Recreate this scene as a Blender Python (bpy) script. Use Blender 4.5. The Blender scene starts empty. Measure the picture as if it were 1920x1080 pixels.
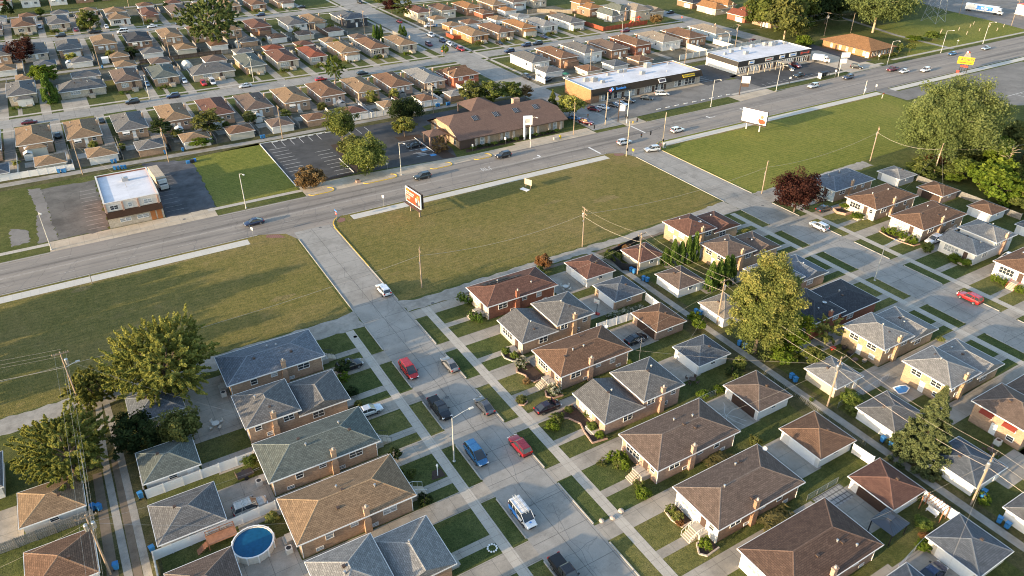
import bpy, math, random
import numpy as np
from mathutils import Vector, Matrix
R = math.radians
rnd = random.Random(11)
scene = bpy.context.scene
COL = scene.collection

# ------------------------------------------------------------------ helpers
class MB:
    """collects faces of ONE mesh"""
    def __init__(s):
        s.v = []; s.f = []; s.m = []; s.uv = []
    def face(s, pts, m=0, uv=None):
        b = len(s.v); s.v += [tuple(p) for p in pts]
        s.f.append(tuple(range(b, b + len(pts)))); s.m.append(m)
        s.uv.append(uv if uv else [(0, 0)] * len(pts))
    def box(s, x0, x1, y0, y1, z0, z1, m=0, skip=''):
        a = [(x0,y0,z0),(x1,y0,z0),(x1,y1,z0),(x0,y1,z0),(x0,y0,z1),(x1,y0,z1),(x1,y1,z1),(x0,y1,z1)]
        for k, q in (('b',(3,2,1,0)),('t',(4,5,6,7)),('s',(0,1,5,4)),('e',(1,2,6,5)),('n',(2,3,7,6)),('w',(3,0,4,7))):
            if k not in skip: s.face([a[i] for i in q], m)
        return s
    def tube(s, p0, p1, r0, r1=None, n=6, m=0, caps=True):
        r1 = r0 if r1 is None else r1
        p0 = Vector(p0); p1 = Vector(p1); d = (p1 - p0).normalized()
        a = d.orthogonal().normalized(); b = d.cross(a)
        A = [p0 + (a*math.cos(t) + b*math.sin(t))*r0 for t in [2*math.pi*i/n for i in range(n)]]
        B = [p1 + (a*math.cos(t) + b*math.sin(t))*r1 for t in [2*math.pi*i/n for i in range(n)]]
        for i in range(n):
            j = (i+1) % n; s.face([A[i], A[j], B[j], B[i]], m)
        if caps: s.face(A[::-1], m); s.face(B, m)
        return s
    def path(s, pts, r0, r1, n=6, m=0):
        k = len(pts) - 1
        for i in range(k):
            s.tube(pts[i], pts[i+1], r0+(r1-r0)*i/k, r0+(r1-r0)*(i+1)/k, n, m, caps=(i == k-1))
        return s
    def prism(s, poly, z0, z1, m=0, bottom=False):
        n = len(poly)
        s.face([(x, y, z1) for x, y in poly], m)
        for i in range(n):
            a, b = poly[i], poly[(i+1) % n]
            s.face([(a[0],a[1],z0),(b[0],b[1],z0),(b[0],b[1],z1),(a[0],a[1],z1)], m)
        if bottom: s.face([(x, y, z0) for x, y in poly[::-1]], m)
        return s
    def lathe(s, prof, n=12, m=0, c=(0,0)):
        for (r0, z0), (r1, z1) in zip(prof, prof[1:]):
            for i in range(n):
                a, b = 2*math.pi*i/n, 2*math.pi*(i+1)/n
                P = lambda r, t, z: (c[0]+r*math.cos(t), c[1]+r*math.sin(t), z)
                s.face([P(r0,a,z0),P(r0,b,z0),P(r1,b,z1),P(r1,a,z1)], m)
        return s
    def mesh(s, name, smooth=False, merge=False):
        me = bpy.data.meshes.new(name)
        me.from_pydata(s.v, [], s.f)
        me.polygons.foreach_set('material_index', s.m)
        if any(u != (0, 0) for q in s.uv for u in q):
            L = me.uv_layers.new(name='UVMap')
            L.data.foreach_set('uv', [c for q in s.uv for u in q for c in u])
        if merge:
            import bmesh
            b = bmesh.new(); b.from_mesh(me); bmesh.ops.remove_doubles(b, verts=b.verts, dist=1e-4)
            b.to_mesh(me); b.free()
        if smooth: me.polygons.foreach_set('use_smooth', [True]*len(me.polygons))
        me.update(); return me

def tag(o, label, cat, group=None):
    o['label'] = label; o['category'] = cat
    if group: o['group'] = group
    return o
def link(name, me, mats=None, parent=None, loc=(0,0,0), rz=0, scale=None):
    o = bpy.data.objects.new(name, me); COL.objects.link(o)
    if mats is not None and len(me.materials) == 0:
        for m in (mats if isinstance(mats, (list, tuple)) else [mats]): me.materials.append(m)
    o.location = loc; o.rotation_euler = (0, 0, rz)
    if scale: o.scale = scale
    if parent: o.parent = parent
    return o
def part(name, mb, mats, parent, loc=(0,0,0), rz=0, smooth=False, merge=False):
    return link(name, mb if isinstance(mb, bpy.types.Mesh) else mb.mesh(name, smooth, merge), mats, parent, loc, rz)
def thing(name, label, cat, loc=(0,0,0), rz=0, group=None):
    o = bpy.data.objects.new(name, None); COL.objects.link(o)
    o.location = loc; o.rotation_euler = (0, 0, rz); o.empty_display_size = .3
    return tag(o, label, cat, group)
def single(name, mb, mats, label, cat, group=None, loc=(0,0,0), rz=0, smooth=False):
    o = link(name, mb if isinstance(mb, bpy.types.Mesh) else mb.mesh(name, smooth), mats, None, loc, rz)
    return tag(o, label, cat, group)
def structure(name, mb, mats):
    o = link(name, mb.mesh(name), mats); o['kind'] = 'structure'; return o
def setmat(o, m, i=0):                      # this object's own material on shared mesh data
    o.material_slots[i].link = 'OBJECT'; o.material_slots[i].material = m
def copy_tree(o, parent=None):
    c = o.copy(); COL.objects.link(c)
    if parent: c.parent = parent
    for ch in list(o.children): copy_tree(ch, c)
    return c
ORD = ['zeroth','first','second','third','fourth','fifth','sixth','seventh','eighth','ninth','tenth','eleventh','twelfth',
       'thirteenth','fourteenth','fifteenth','sixteenth','seventeenth','eighteenth','nineteenth','twentieth']

# ------------------------------------------------------------------ materials
def newmat(name):
    m = bpy.data.materials.new(name); m.use_nodes = True
    nt = m.node_tree; nt.nodes.clear()
    out = nt.nodes.new('ShaderNodeOutputMaterial'); b = nt.nodes.new('ShaderNodeBsdfPrincipled')
    nt.links.new(b.outputs[0], out.inputs[0])
    return m, nt, b
def N(nt, t, **kw):
    n = nt.nodes.new(t)
    for k, v in kw.items():
        if k in n.inputs.keys(): n.inputs[k].default_value = v
        else: setattr(n, k, v)
    return n
def ramp(nt, fac, stops):
    r = nt.nodes.new('ShaderNodeValToRGB'); e = r.color_ramp.elements
    while len(e) > 1: e.remove(e[-1])
    e[0].position = stops[0][0]; e[0].color = (*stops[0][1], 1)
    for p, c in stops[1:]:
        q = e.new(p); q.color = (*c, 1)
    nt.links.new(fac, r.inputs[0]); return r.outputs[0]
def mixc(nt, fac, a, b, mode='MIX'):
    m = nt.nodes.new('ShaderNodeMix'); m.data_type = 'RGBA'; m.blend_type = mode
    for i, v in ((0, fac), (6, a), (7, b)):
        if hasattr(v, 'is_output'): nt.links.new(v, m.inputs[i])
        else: m.inputs[i].default_value = v if i == 0 else (*v, 1)
    return m.outputs[2]
def noise(nt, vec, scale, detail=4, rough=.6):
    n = N(nt, 'ShaderNodeTexNoise', Scale=scale, Detail=detail, Roughness=rough)
    if vec is not None: nt.links.new(vec, n.inputs['Vector'])
    return n.outputs['Fac']
def coords(nt, kind='Object', scale=None):
    t = nt.nodes.new('ShaderNodeTexCoord'); o = t.outputs[kind]
    if scale:
        mp = nt.nodes.new('ShaderNodeMapping'); mp.inputs['Scale'].default_value = scale
        nt.links.new(o, mp.inputs[0]); o = mp.outputs[0]
    return o
def mul(c, k): return tuple(min(1, x*k) for x in c)
def bump(nt, b, h, strength=.3, dist=.05):
    n = N(nt, 'ShaderNodeBump', Strength=strength, Distance=dist); nt.links.new(h, n.inputs['Height'])
    nt.links.new(n.outputs[0], b.inputs['Normal'])
def plain(name, c, rough=.6, metal=0, var=.12, scale=3, spec=.3):
    m, nt, b = newmat(name)
    f = noise(nt, coords(nt), scale, 5)
    nt.links.new(ramp(nt, f, [(.3, mul(c, 1-var)), (.7, mul(c, 1+var))]), b.inputs['Base Color'])
    b.inputs['Roughness'].default_value = rough; b.inputs['Metallic'].default_value = metal
    b.inputs['Specular IOR Level'].default_value = spec
    return m
def grass(name, dark, mid, dry, patch=.06, dryness=.5, stripes=0, earth=0):
    m, nt, b = newmat(name); co = coords(nt)
    big = noise(nt, co, patch, 6, .65); med = noise(nt, co, .55, 6, .7); fine = noise(nt, co, 5.5, 4, .75)
    c = ramp(nt, big, [(.32, dark), (.5, mid), (.5+.22*(1.4-dryness), dry)])
    c = mixc(nt, .55, c, ramp(nt, med, [(.3, mul(dark, .75)), (.55, mid), (.8, mul(dry, 1.1))]))
    c = mixc(nt, 1, c, ramp(nt, fine, [(.3, (.42,.45,.42)), (.52, (1,1,1)), (.72, (1.5,1.42,1.25))]), 'MULTIPLY')
    tuft = noise(nt, co, 1.7, 5, .75); c = mixc(nt, 1, c, ramp(nt, tuft, [(.33, (.62,.68,.6)), (.5, (1,1,1)), (.68, (1.28,1.2,1.08))]), 'MULTIPLY')
    if earth:
        e = noise(nt, co, .11, 7, .72); c = mixc(nt, ramp(nt, e, [(.6, (0,0,0)), (.74, (earth,earth,earth))]), c, (.24,.17,.095))
        e = noise(nt, co, .07, 6, .6); c = mixc(nt, ramp(nt, e, [(.6, (0,0,0)), (.7, (.5,.5,.5))]), c, mul(dark, .9))
        w = N(nt, 'ShaderNodeTexWave', Scale=.9, Distortion=2.2, Detail=3, bands_direction='Y'); w.inputs['Detail Scale'].default_value = .15
        nt.links.new(co, w.inputs[0]); c = mixc(nt, .55, c, ramp(nt, w.outputs['Fac'], [(.1, (.8,.84,.76)), (.9, (1.14,1.1,1.08))]), 'MULTIPLY')
    if stripes:
        w = N(nt, 'ShaderNodeTexWave', Scale=.28, Distortion=1.6, Detail=2, bands_direction='Y')
        w.inputs['Detail Scale'].default_value = .4
        nt.links.new(co, w.inputs[0])
        c = mixc(nt, stripes, c, ramp(nt, w.outputs['Fac'], [(.2, (.8,.85,.75)), (.8, (1.15,1.12,1.1))]), 'MULTIPLY')
    nt.links.new(c, b.inputs['Base Color']); b.inputs['Roughness'].default_value = .95
    b.inputs['Specular IOR Level'].default_value = .05
    bump(nt, b, fine, .9, .25)
    return m
def paving(name, c, joint=None, jw=.03, var=.18, scale=.35, stain=.0, rough=.85, off=0, jdark=.45, crack=0, row=None, streak=0):
    m, nt, b = newmat(name); co = coords(nt)
    a = noise(nt, co, scale, 7, .7); f = noise(nt, co, 9, 3, .7)
    col = ramp(nt, a, [(.28, mul(c, 1-var)), (.5, c), (.75, mul(c, 1+var))])
    col = mixc(nt, .8, col, ramp(nt, f, [(.25, (.8,.8,.8)), (.75, (1.2,1.2,1.2))]), 'MULTIPLY')
    if streak:                                    # long wheel-worn bands along local x
        g = noise(nt, coords(nt, 'Object', (.012, .42, 1)), 1.0, 5, .6)
        col = mixc(nt, streak, col, ramp(nt, g, [(.36, (.5,.5,.51)), (.48, (.95,.95,.95)), (.66, (1.16,1.13,1.08))]), 'MULTIPLY')
    if stain:
        s = noise(nt, co, .13, 5, .75)
        col = mixc(nt, stain, col, ramp(nt, s, [(.38, (.45,.44,.42)), (.55, (1,1,1))]), 'MULTIPLY')
    if joint:
        br = N(nt, 'ShaderNodeTexBrick', offset=off, Scale=1.0)
        br.inputs['Brick Width'].default_value = joint; br.inputs['Row Height'].default_value = row or joint
        br.inputs['Mortar Size'].default_value = jw; br.inputs['Mortar Smooth'].default_value = .3
        br.inputs['Color1'].default_value = (1,1,1,1); br.inputs['Color2'].default_value = (.93,.935,.94,1)
        br.inputs['Mortar'].default_value = (jdark, jdark, jdark, 1)
        nt.links.new(co, br.inputs[0]); col = mixc(nt, 1, col, br.outputs[0], 'MULTIPLY')
    if crack:
        v = N(nt, 'ShaderNodeTexVoronoi', feature='DISTANCE_TO_EDGE', Scale=.16)
        w = noise(nt, co, .5, 4); vm = N(nt, 'ShaderNodeVectorMath', operation='MULTIPLY_ADD')
        nt.links.new(co, vm.inputs[0]); vm.inputs[1].default_value = (1,1,1)
        sc = N(nt, 'ShaderNodeMath', operation='MULTIPLY'); sc.inputs[1].default_value = 2.5; nt.links.new(w, sc.inputs[0])
        nt.links.new(sc.outputs[0], vm.inputs[2]); nt.links.new(vm.outputs[0], v.inputs['Vector'])
        col = mixc(nt, crack, col, ramp(nt, v.outputs['Distance'], [(.0, (.45,.45,.45)), (.012, (1,1,1))]), 'MULTIPLY')
    nt.links.new(col, b.inputs['Base Color']); b.inputs['Roughness'].default_value = rough
    b.inputs['Specular IOR Level'].default_value = .2
    bump(nt, b, f, .25, .02)
    return m
def shingle(name, c, row=.24, bw=.5, contrast=.2):
    m, nt, b = newmat(name); uv = coords(nt, 'UV')
    br = N(nt, 'ShaderNodeTexBrick', offset=.5, Scale=1.0)
    br.inputs['Brick Width'].default_value = bw; br.inputs['Row Height'].default_value = row
    br.inputs['Mortar Size'].default_value = .022; br.inputs['Bias'].default_value = 0
    br.inputs['Color1'].default_value = (*mul(c, 1+contrast), 1); br.inputs['Color2'].default_value = (*mul(c, 1-contrast), 1)
    br.inputs['Mortar'].default_value = (*mul(c, .5), 1)
    nt.links.new(uv, br.inputs[0])
    oi = nt.nodes.new('ShaderNodeObjectInfo')
    ad = N(nt, 'ShaderNodeVectorMath', operation='ADD'); nt.links.new(coords(nt), ad.inputs[0]); nt.links.new(oi.outputs['Random'], ad.inputs[1])
    a = noise(nt, ad.outputs[0], .5, 6, .7); f = noise(nt, ad.outputs[0], 7, 3, .8)
    col = mixc(nt, 1, br.outputs[0], ramp(nt, a, [(.3, (.86,.86,.87)), (.55, (1,1,1)), (.75, (1.12,1.1,1.07))]), 'MULTIPLY')
    col = mixc(nt, 1, col, ramp(nt, f, [(.3, (.7,.7,.7)), (.7, (1.3,1.3,1.3))]), 'MULTIPLY')
    nt.links.new(col, b.inputs['Base Color']); b.inputs['Roughness'].default_value = .9
    b.inputs['Specular IOR Level'].default_value = .15
    bump(nt, b, f, .5, .03)
    return m
def brick(name, c, mortar=None, bw=.3, row=.1, contrast=.25):
    m, nt, b = newmat(name); co = coords(nt)
    sp = nt.nodes.new('ShaderNodeSeparateXYZ'); nt.links.new(co, sp.inputs[0])
    ad = N(nt, 'ShaderNodeMath', operation='ADD'); nt.links.new(sp.outputs[0], ad.inputs[0]); nt.links.new(sp.outputs[1], ad.inputs[1])
    cb = nt.nodes.new('ShaderNodeCombineXYZ'); nt.links.new(ad.outputs[0], cb.inputs[0]); nt.links.new(sp.outputs[2], cb.inputs[1])
    br = N(nt, 'ShaderNodeTexBrick', offset=.5, Scale=1.0)
    br.inputs['Brick Width'].default_value = bw; br.inputs['Row Height'].default_value = row; br.inputs['Mortar Size'].default_value = .013
    br.inputs['Color1'].default_value = (*mul(c, 1+contrast), 1); br.inputs['Color2'].default_value = (*mul(c, 1-contrast), 1)
    br.inputs['Mortar'].default_value = (*(mortar or mul(c, 1.2)), 1)
    nt.links.new(cb.outputs[0], br.inputs[0])
    a = noise(nt, co, .7, 5, .7)
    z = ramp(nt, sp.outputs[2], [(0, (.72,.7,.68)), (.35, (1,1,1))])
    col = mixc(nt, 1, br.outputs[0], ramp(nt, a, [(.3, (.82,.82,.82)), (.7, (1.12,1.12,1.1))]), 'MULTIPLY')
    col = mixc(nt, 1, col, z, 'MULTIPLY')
    nt.links.new(col, b.inputs['Base Color']); b.inputs['Roughness'].default_value = .9
    b.inputs['Specular IOR Level'].default_value = .15
    return m
def siding(name, c, row=.2):
    m, nt, b = newmat(name); co = coords(nt)
    sp = nt.nodes.new('ShaderNodeSeparateXYZ'); nt.links.new(co, sp.inputs[0])
    mo = N(nt, 'ShaderNodeMath', operation='FRACT'); k = N(nt, 'ShaderNodeMath', operation='MULTIPLY')
    k.inputs[1].default_value = 1/row; nt.links.new(sp.outputs[2], k.inputs[0]); nt.links.new(k.outputs[0], mo.inputs[0])
    col = ramp(nt, mo.outputs[0], [(0, mul(c, .72)), (.16, c), (1, mul(c, 1.04))])
    col = mixc(nt, 1, col, ramp(nt, noise(nt, co, .8, 5, .7), [(.3, (.85,.85,.84)), (.6, (1,1,1))]), 'MULTIPLY')
    nt.links.new(col, b.inputs['Base Color']); b.inputs['Roughness'].default_value = .7
    return m
def paint(name, c, rough=.22, coat=.7, metal=.25):
    m, nt, b = newmat(name)
    f = noise(nt, coords(nt), 1.3, 4)
    nt.links.new(ramp(nt, f, [(.3, mul(c, .9)), (.7, mul(c, 1.08))]), b.inputs['Base Color'])
    nt.links.new(ramp(nt, f, [(.3, (rough,)*3), (.7, (rough+.12,)*3)]), b.inputs['Roughness'])
    b.inputs['Metallic'].default_value = metal; b.inputs['Coat Weight'].default_value = coat; b.inputs['Coat Roughness'].default_value = .08
    return m
def leafmat(name, c, c2, tr=.38):
    m = bpy.data.materials.new(name); m.use_nodes = True; nt = m.node_tree; nt.nodes.clear()
    out = nt.nodes.new('ShaderNodeOutputMaterial')
    at = nt.nodes.new('ShaderNodeAttribute'); at.attribute_name = 'tint'
    oi = nt.nodes.new('ShaderNodeObjectInfo')
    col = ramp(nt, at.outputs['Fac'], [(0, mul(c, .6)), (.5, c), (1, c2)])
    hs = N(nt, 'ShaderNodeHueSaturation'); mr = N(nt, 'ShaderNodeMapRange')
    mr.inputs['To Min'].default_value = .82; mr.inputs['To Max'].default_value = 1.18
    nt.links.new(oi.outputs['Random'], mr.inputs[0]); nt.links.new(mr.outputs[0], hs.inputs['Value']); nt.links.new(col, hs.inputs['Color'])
    d = nt.nodes.new('ShaderNodeBsdfDiffuse'); t = nt.nodes.new('ShaderNodeBsdfTranslucent'); mx = nt.nodes.new('ShaderNodeMixShader')
    nt.links.new(hs.outputs[0], d.inputs[0]); nt.links.new(hs.outputs[0], t.inputs[0]); mx.inputs[0].default_value = tr
    nt.links.new(d.outputs[0], mx.inputs[1]); nt.links.new(t.outputs[0], mx.inputs[2]); nt.links.new(mx.outputs[0], out.inputs[0])
    return m
M = {}
M['ground'] = grass('lawn_ground', (.06,.076,.024), (.1,.112,.036), (.17,.15,.068), .08, .55)
M['lawn'] = grass('front_lawn', (.055,.074,.024), (.094,.107,.036), (.15,.138,.058), .15, .3)
M['field'] = grass('vacant_field', (.112,.118,.036), (.185,.158,.056), (.275,.2,.1), .035, .65, stripes=.3, earth=.4)
M['lawn_b'] = grass('dry_front_lawn', (.1,.108,.036), (.155,.15,.052), (.22,.19,.085), .3, .6)
M['lawn_c'] = grass('dark_front_lawn', (.052,.076,.025), (.088,.108,.037), (.135,.135,.055), .2, .3)
M['yard'] = paving('back_yard_mix', (.12,.108,.075), var=.55, scale=.25, stain=.6)
M['fieldE'] = grass('greener_field', (.125,.15,.032), (.19,.195,.048), (.26,.225,.075), .03, .6, stripes=.45, earth=.3)  # greener grass tone, also on the lot beside the car parks
M['weeds'] = grass('alley_verge', (.055,.062,.025), (.1,.095,.045), (.17,.145,.085), .3, .8)
M['dirt'] = paving('bare_dirt', (.16,.125,.09), var=.3, scale=.6)
M['gravel'] = paving('gravel', (.3,.275,.235), var=.25, scale=.8, stain=.5)
M['arterial'] = paving('main_road_asphalt', (.235,.208,.178), var=.12, scale=.12, streak=.75, crack=.55)
M['street'] = paving('street_concrete', (.3,.28,.247), joint=4.55, row=6.1, jw=.055, var=.11, scale=.3, stain=.4, jdark=.5, crack=.45)
M['sidewalk'] = paving('sidewalk_concrete', (.42,.375,.31), joint=1.55, jw=.025, var=.14, scale=.5, jdark=.55)
M['newwalk'] = paving('new_concrete', (.5,.465,.4), joint=1.6, jw=.02, var=.07, scale=.5, jdark=.75)
M['drive'] = paving('driveway_concrete', (.34,.3,.245), joint=3.1, jw=.03, var=.2, scale=.3, stain=.45, jdark=.5, crack=.3)
M['apron'] = paving('tan_apron_concrete', (.46,.38,.28), joint=3.0, jw=.03, var=.16, scale=.4, stain=.3, jdark=.6)
M['blacktop'] = paving('blacktop', (.068,.066,.064), var=.35, scale=.2, stain=.35)
M['oldtop'] = paving('worn_asphalt', (.19,.175,.155), var=.2, scale=.12, stain=.4, crack=.5)
M['oldtop2'] = paving('cracked_asphalt', (.13,.12,.105), var=.35, scale=.15, stain=.5, crack=.6)
M['blacktop2'] = paving('salt_stained_blacktop', (.09,.09,.095), var=.55, scale=.16, stain=.6)
M['brickpath'] = paving('red_paver', (.25,.13,.1), joint=.4, jw=.03)
M['whiteline'] = plain('road_white', (.62,.6,.56), .8, var=.25, scale=2)
M['fadedline'] = plain('worn_white', (.36,.33,.29), .85, var=.3, scale=1.5)
M['yellowline'] = plain('kerb_yellow', (.55,.36,.05), .8, var=.25, scale=2)
M['kerb'] = paving('kerb_concrete', (.38,.35,.3), joint=3, jw=.03)
M['tar'] = plain('tar', (.12,.113,.105), .8, var=.35)
M['blueline'] = plain('blue_paint', (.08,.25,.5), .8)
M['mulch'] = plain('mulch', (.055,.036,.026), .95, var=.4, scale=6)
ROOF = {k: shingle('shingle_'+k, c) for k, c in dict(
    bluegray=(.13,.145,.165), greengray=(.105,.118,.105), gray=(.125,.122,.118), lightgray=(.21,.205,.195), tan=(.215,.145,.088),
    brown=(.15,.088,.056), redbrown=(.13,.068,.05), darkbrown=(.1,.064,.048), graybrown=(.135,.098,.077), black=(.048,.05,.056),
    orange=(.26,.135,.06), red=(.19,.065,.04), beige=(.24,.2,.155), slate=(.095,.105,.118)).items()}
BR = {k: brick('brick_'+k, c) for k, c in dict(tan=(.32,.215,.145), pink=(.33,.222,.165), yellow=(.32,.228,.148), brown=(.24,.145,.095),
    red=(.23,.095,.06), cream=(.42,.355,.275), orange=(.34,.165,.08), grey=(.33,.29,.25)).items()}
SD = {k: siding('siding_'+k, c) for k, c in dict(white=(.62,.6,.56), cream=(.5,.45,.36), blue=(.38,.46,.5), grey=(.3,.3,.3), dark=(.035,.037,.042),
    tan=(.42,.36,.27), redwood=(.36,.1,.05), beige=(.5,.43,.33)).items()}
WALL = {**BR, **{'s_'+k: v for k, v in SD.items()}}
WALLNAME = dict(tan='tan brick', pink='pinkish brick', yellow='yellow brick', brown='brown brick', red='red brick', cream='cream brick', orange='orange brick',
    grey='grey brick', s_white='white sided', s_cream='cream sided', s_blue='pale blue sided', s_grey='grey sided', s_dark='black sided', s_tan='tan sided', s_redwood='red sided', s_beige='beige sided')
ROOFNAME = dict(bluegray='blue-grey', greengray='greenish grey', gray='grey', lightgray='light grey', tan='tan', brown='brown', redbrown='reddish brown', darkbrown='dark brown',
    graybrown='grey-brown', black='black', orange='orange-tan', red='red', beige='beige', slate='slate grey')
M['white'] = plain('white_paint', (.72,.7,.66), .5, var=.05)
M['offwhite'] = plain('aged_white', (.55,.52,.46), .6, var=.12)
M['concrete'] = plain('cast_concrete', (.4,.36,.3), .85, var=.15)
M['brownpaint'] = plain('brown_paint', (.06,.035,.025), .5)
M['brownmetal'] = plain('brown_metal', (.09,.06,.045), .5, .2)
M['darkdoor'] = plain('dark_door', (.07,.045,.035), .5)
M['metal'] = plain('galvanised', (.42,.42,.42), .4, .7)
M['lamp_metal'] = plain('lamp_metal', (.5,.49,.46), .45, .4)
M['black'] = plain('black_paint', (.02,.02,.022), .5)
M['rustred'] = plain('rust_red_awning', (.2,.035,.02), .6)
M['rubber'] = plain('rubber', (.02,.02,.02), .8)
M['wood'] = plain('pole_wood', (.27,.2,.14), .9, var=.3, scale=4)
M['oldwood'] = plain('grey_fence_wood', (.19,.18,.16), .9, var=.3, scale=3)
M['deckwood'] = plain('deck_wood', (.28,.13,.07), .8, var=.25)
M['redwood'] = plain('red_fence_wood', (.3,.07,.035), .8, var=.2)
M['bark'] = plain('bark', (.13,.1,.075), .95, var=.35, scale=5)
M['palebark'] = plain('pale_bark', (.38,.29,.19), .95, var=.3, scale=5)
M['roofmembrane'] = paving('roof_membrane', (.58,.58,.6), joint=6, row=2.2, jw=.04, var=.1, scale=.3, stain=.25, jdark=.85)
M['yellow'] = plain('yellow_paint', (.5,.34,.012), .5, var=.05)
M['red'] = plain('red_paint', (.5,.05,.03), .5)
M['orangered'] = plain('orange_red_ad', (.42,.05,.018), .5, var=.03)
M['blue'] = plain('blue_paint_sign', (.05,.22,.6), .5)
M['bluebin'] = plain('blue_bin_plastic', (.03,.16,.36), .5, var=.15)
M['poster_white'] = plain('poster_white', (.34,.32,.29), .6, var=.04)
M['skin'] = plain('printed_skin', (.3,.15,.085), .6)
M['printdark'] = plain('printed_dark', (.06,.05,.06), .6)
M['poolwater'] = plain('pool_water', (.006,.07,.15), .08, var=.15, scale=2)
M['wire'] = plain('wire', (.36,.32,.27), .6)
M['wiredark'] = plain('dark_wire', (.08,.075,.07), .6)
M['solar'] = plain('solar_glass', (.02,.023,.04), .15, .2)
m_, nt_, b_ = newmat('window_glass')
b_.inputs['Base Color'].default_value = (.03,.036,.042,1); b_.inputs['Roughness'].default_value = .08; b_.inputs['Specular IOR Level'].default_value = .7
M['glass'] = m_
M['curtain'] = plain('curtained_glass', (.3,.31,.31), .15, var=.4, scale=2, spec=.6)
M['rim'] = plain('wheel_rim', (.45,.45,.46), .3, .8)
M['headlight'] = plain('headlight', (.7,.7,.68), .1)
M['taillight'] = plain('taillight', (.4,.02,.015), .25)
M['flowers'] = plain('flower_heads', (.75,.7,.6), .8, var=.3, scale=8)
M['stone'] = plain('field_stone', (.45,.36,.29), .9, var=.25)
M['edging'] = plain('edging_brick', (.4,.25,.18), .9, var=.25)
PAINT = {k: paint('paint_'+k, c) for k, c in dict(red=(.42,.02,.02), dred=(.2,.012,.02), maroon=(.13,.01,.018), gray=(.2,.195,.19), dgray=(.07,.075,.085),
    black=(.012,.012,.015), blue=(.03,.13,.28), navy=(.012,.02,.06), white=(.72,.72,.72), silver=(.5,.52,.54), beige=(.4,.37,.32), dark=(.022,.03,.032),
    silverblue=(.35,.43,.5), maroonblack=(.02,.01,.018)).items()}
SKY, SUN = .55, 10.8
# ------------------------------------------------------------------ the lots (eave rectangles, metres; x along the main road, y away from the camera)
WEST = [('W0',9.4,26,117.9-75,126.8-75.1)]
WL = dict(W1=(105.3,114.5), W2=(92.6,101.4), W3=(80.6,89.7), W4=(68.1,77.3), W5=(55.7,64.6), W6=(43.3,52.3))
EL = dict(E1=(104.2,112.8), E2=(91.2,100.1), E3=(79.3,88.3), E4=(66.6,75.4), E5=(54.5,63.5), E6=(42.3,51.2), E7=(29.8,39.0), E8=(17.6,26.6))
AL = dict(A1=(105.3,114.3), A2=(93.2,101.8), A3=(80.2,89.0), A4=(67.6,77.1), A5=(55.8,64.8), A6=(43.5,52.4), A7=(31.2,40.2), A8=(19,28))
BL = dict(B1=(106,115.1), B2=(93.7,102.8), B3=(81.2,90.3), B4=(68.4,77.5), B5=(56,65), B6=(43.8,52.8))
NX = [(-29.8,-20.6),(-17,-7.5),(-4.1,5.4),(9.2,18.4),(22.6,31.4),(35.4,44.3),(47.8,57),(60.5,69.6),(73,82.1),(85.9,94.4),(98.4,107.2),(111,120.2)]
PX = [(-31,-21.7),(-18.4,-9.3),None,(15.2,24.4),(27.8,37.2),None,(60.6,69.3),(73.2,82.4),(86.6,94.3),(99.6,108.2),(112.2,121),(125.4,134.2),
      (160,169.5),(173.4,182.6),(186.2,194.6),(198.2,207.2),(213,222.2)]
QX = [(158.6,167.6),(171.4,180.3),(183.6,193.3),(197.4,206.8),(210,219.3),(225,236.2),(239.4,250.4),(256.5,266.4)]
RX = [(-25.2,-15.6),(-12,-2.6),(.7,10),(14.2,23.6),(27.2,37.4),(41.2,50),(54,63.2),(66.8,75.6),(79.8,89.2),(96,106),(107.4,115.4)]
SX = [(-27.5,-18),(-14.3,-4.4),(0,9.6),(13,21.8),None,(40.8,49),(54,63.2),(67,76),(80,89),(93.5,102),(107.5,117)]
TX = [-22,-9.2,3.6,16.4,29.2,42,54.8]
VX = [(158,166.8),(171.2,180),(185.6,194.8),(200.4,209.2),(213,222),(226,235)]

def rects(mb, L, z):
    for x0, x1, y0, y1 in L: mb.face([(x0,y0,z),(x1,y0,z),(x1,y1,z),(x0,y1,z)])
def ragged(p, step=1.3, amp=.35, seed=1):
    q = random.Random(seed); out = []
    for (ax, ay), (bx, by) in zip(p, p[1:]+p[:1]):
        L = math.hypot(bx-ax, by-ay); n = max(1, int(L/step)) if L < 160 else 1; d = Vector((bx-ax, by-ay)); nn = Vector((-d.y, d.x)).normalized() if L else d
        for i in range(n):
            k = q.uniform(-amp, amp)*(0 if i == 0 else 1); out.append((ax+d.x*i/n+nn.x*k, ay+d.y*i/n+nn.y*k))
    return out
def polys(mb, L, z):
    for p in L: mb.face([(x, y, z) for x, y in p])

g = MB(); rects(g, [(-1500,2500,-400,3500)], 0); structure('ground', g, M['ground'])
f = MB(); polys(f, [[(-400,120.2),(36,120.2),(36.3,163),(-400,163)], [(46.2,119.4),(136.6,120.4),(137,163),(46.2,163)]], .004); structure('field', f, M['field'])
f = MB(); polys(f, [[(147.5,120.6),(252,121),(255.5,163),(147.5,163)], [(24.4,183.6),(45.2,183.6),(45.2,223.5),(25.2,221)], [(308,186.5),(700,186.5),(700,230),(341,232),(338,205)]], .004); structure('field', f, M['fieldE'])
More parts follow.
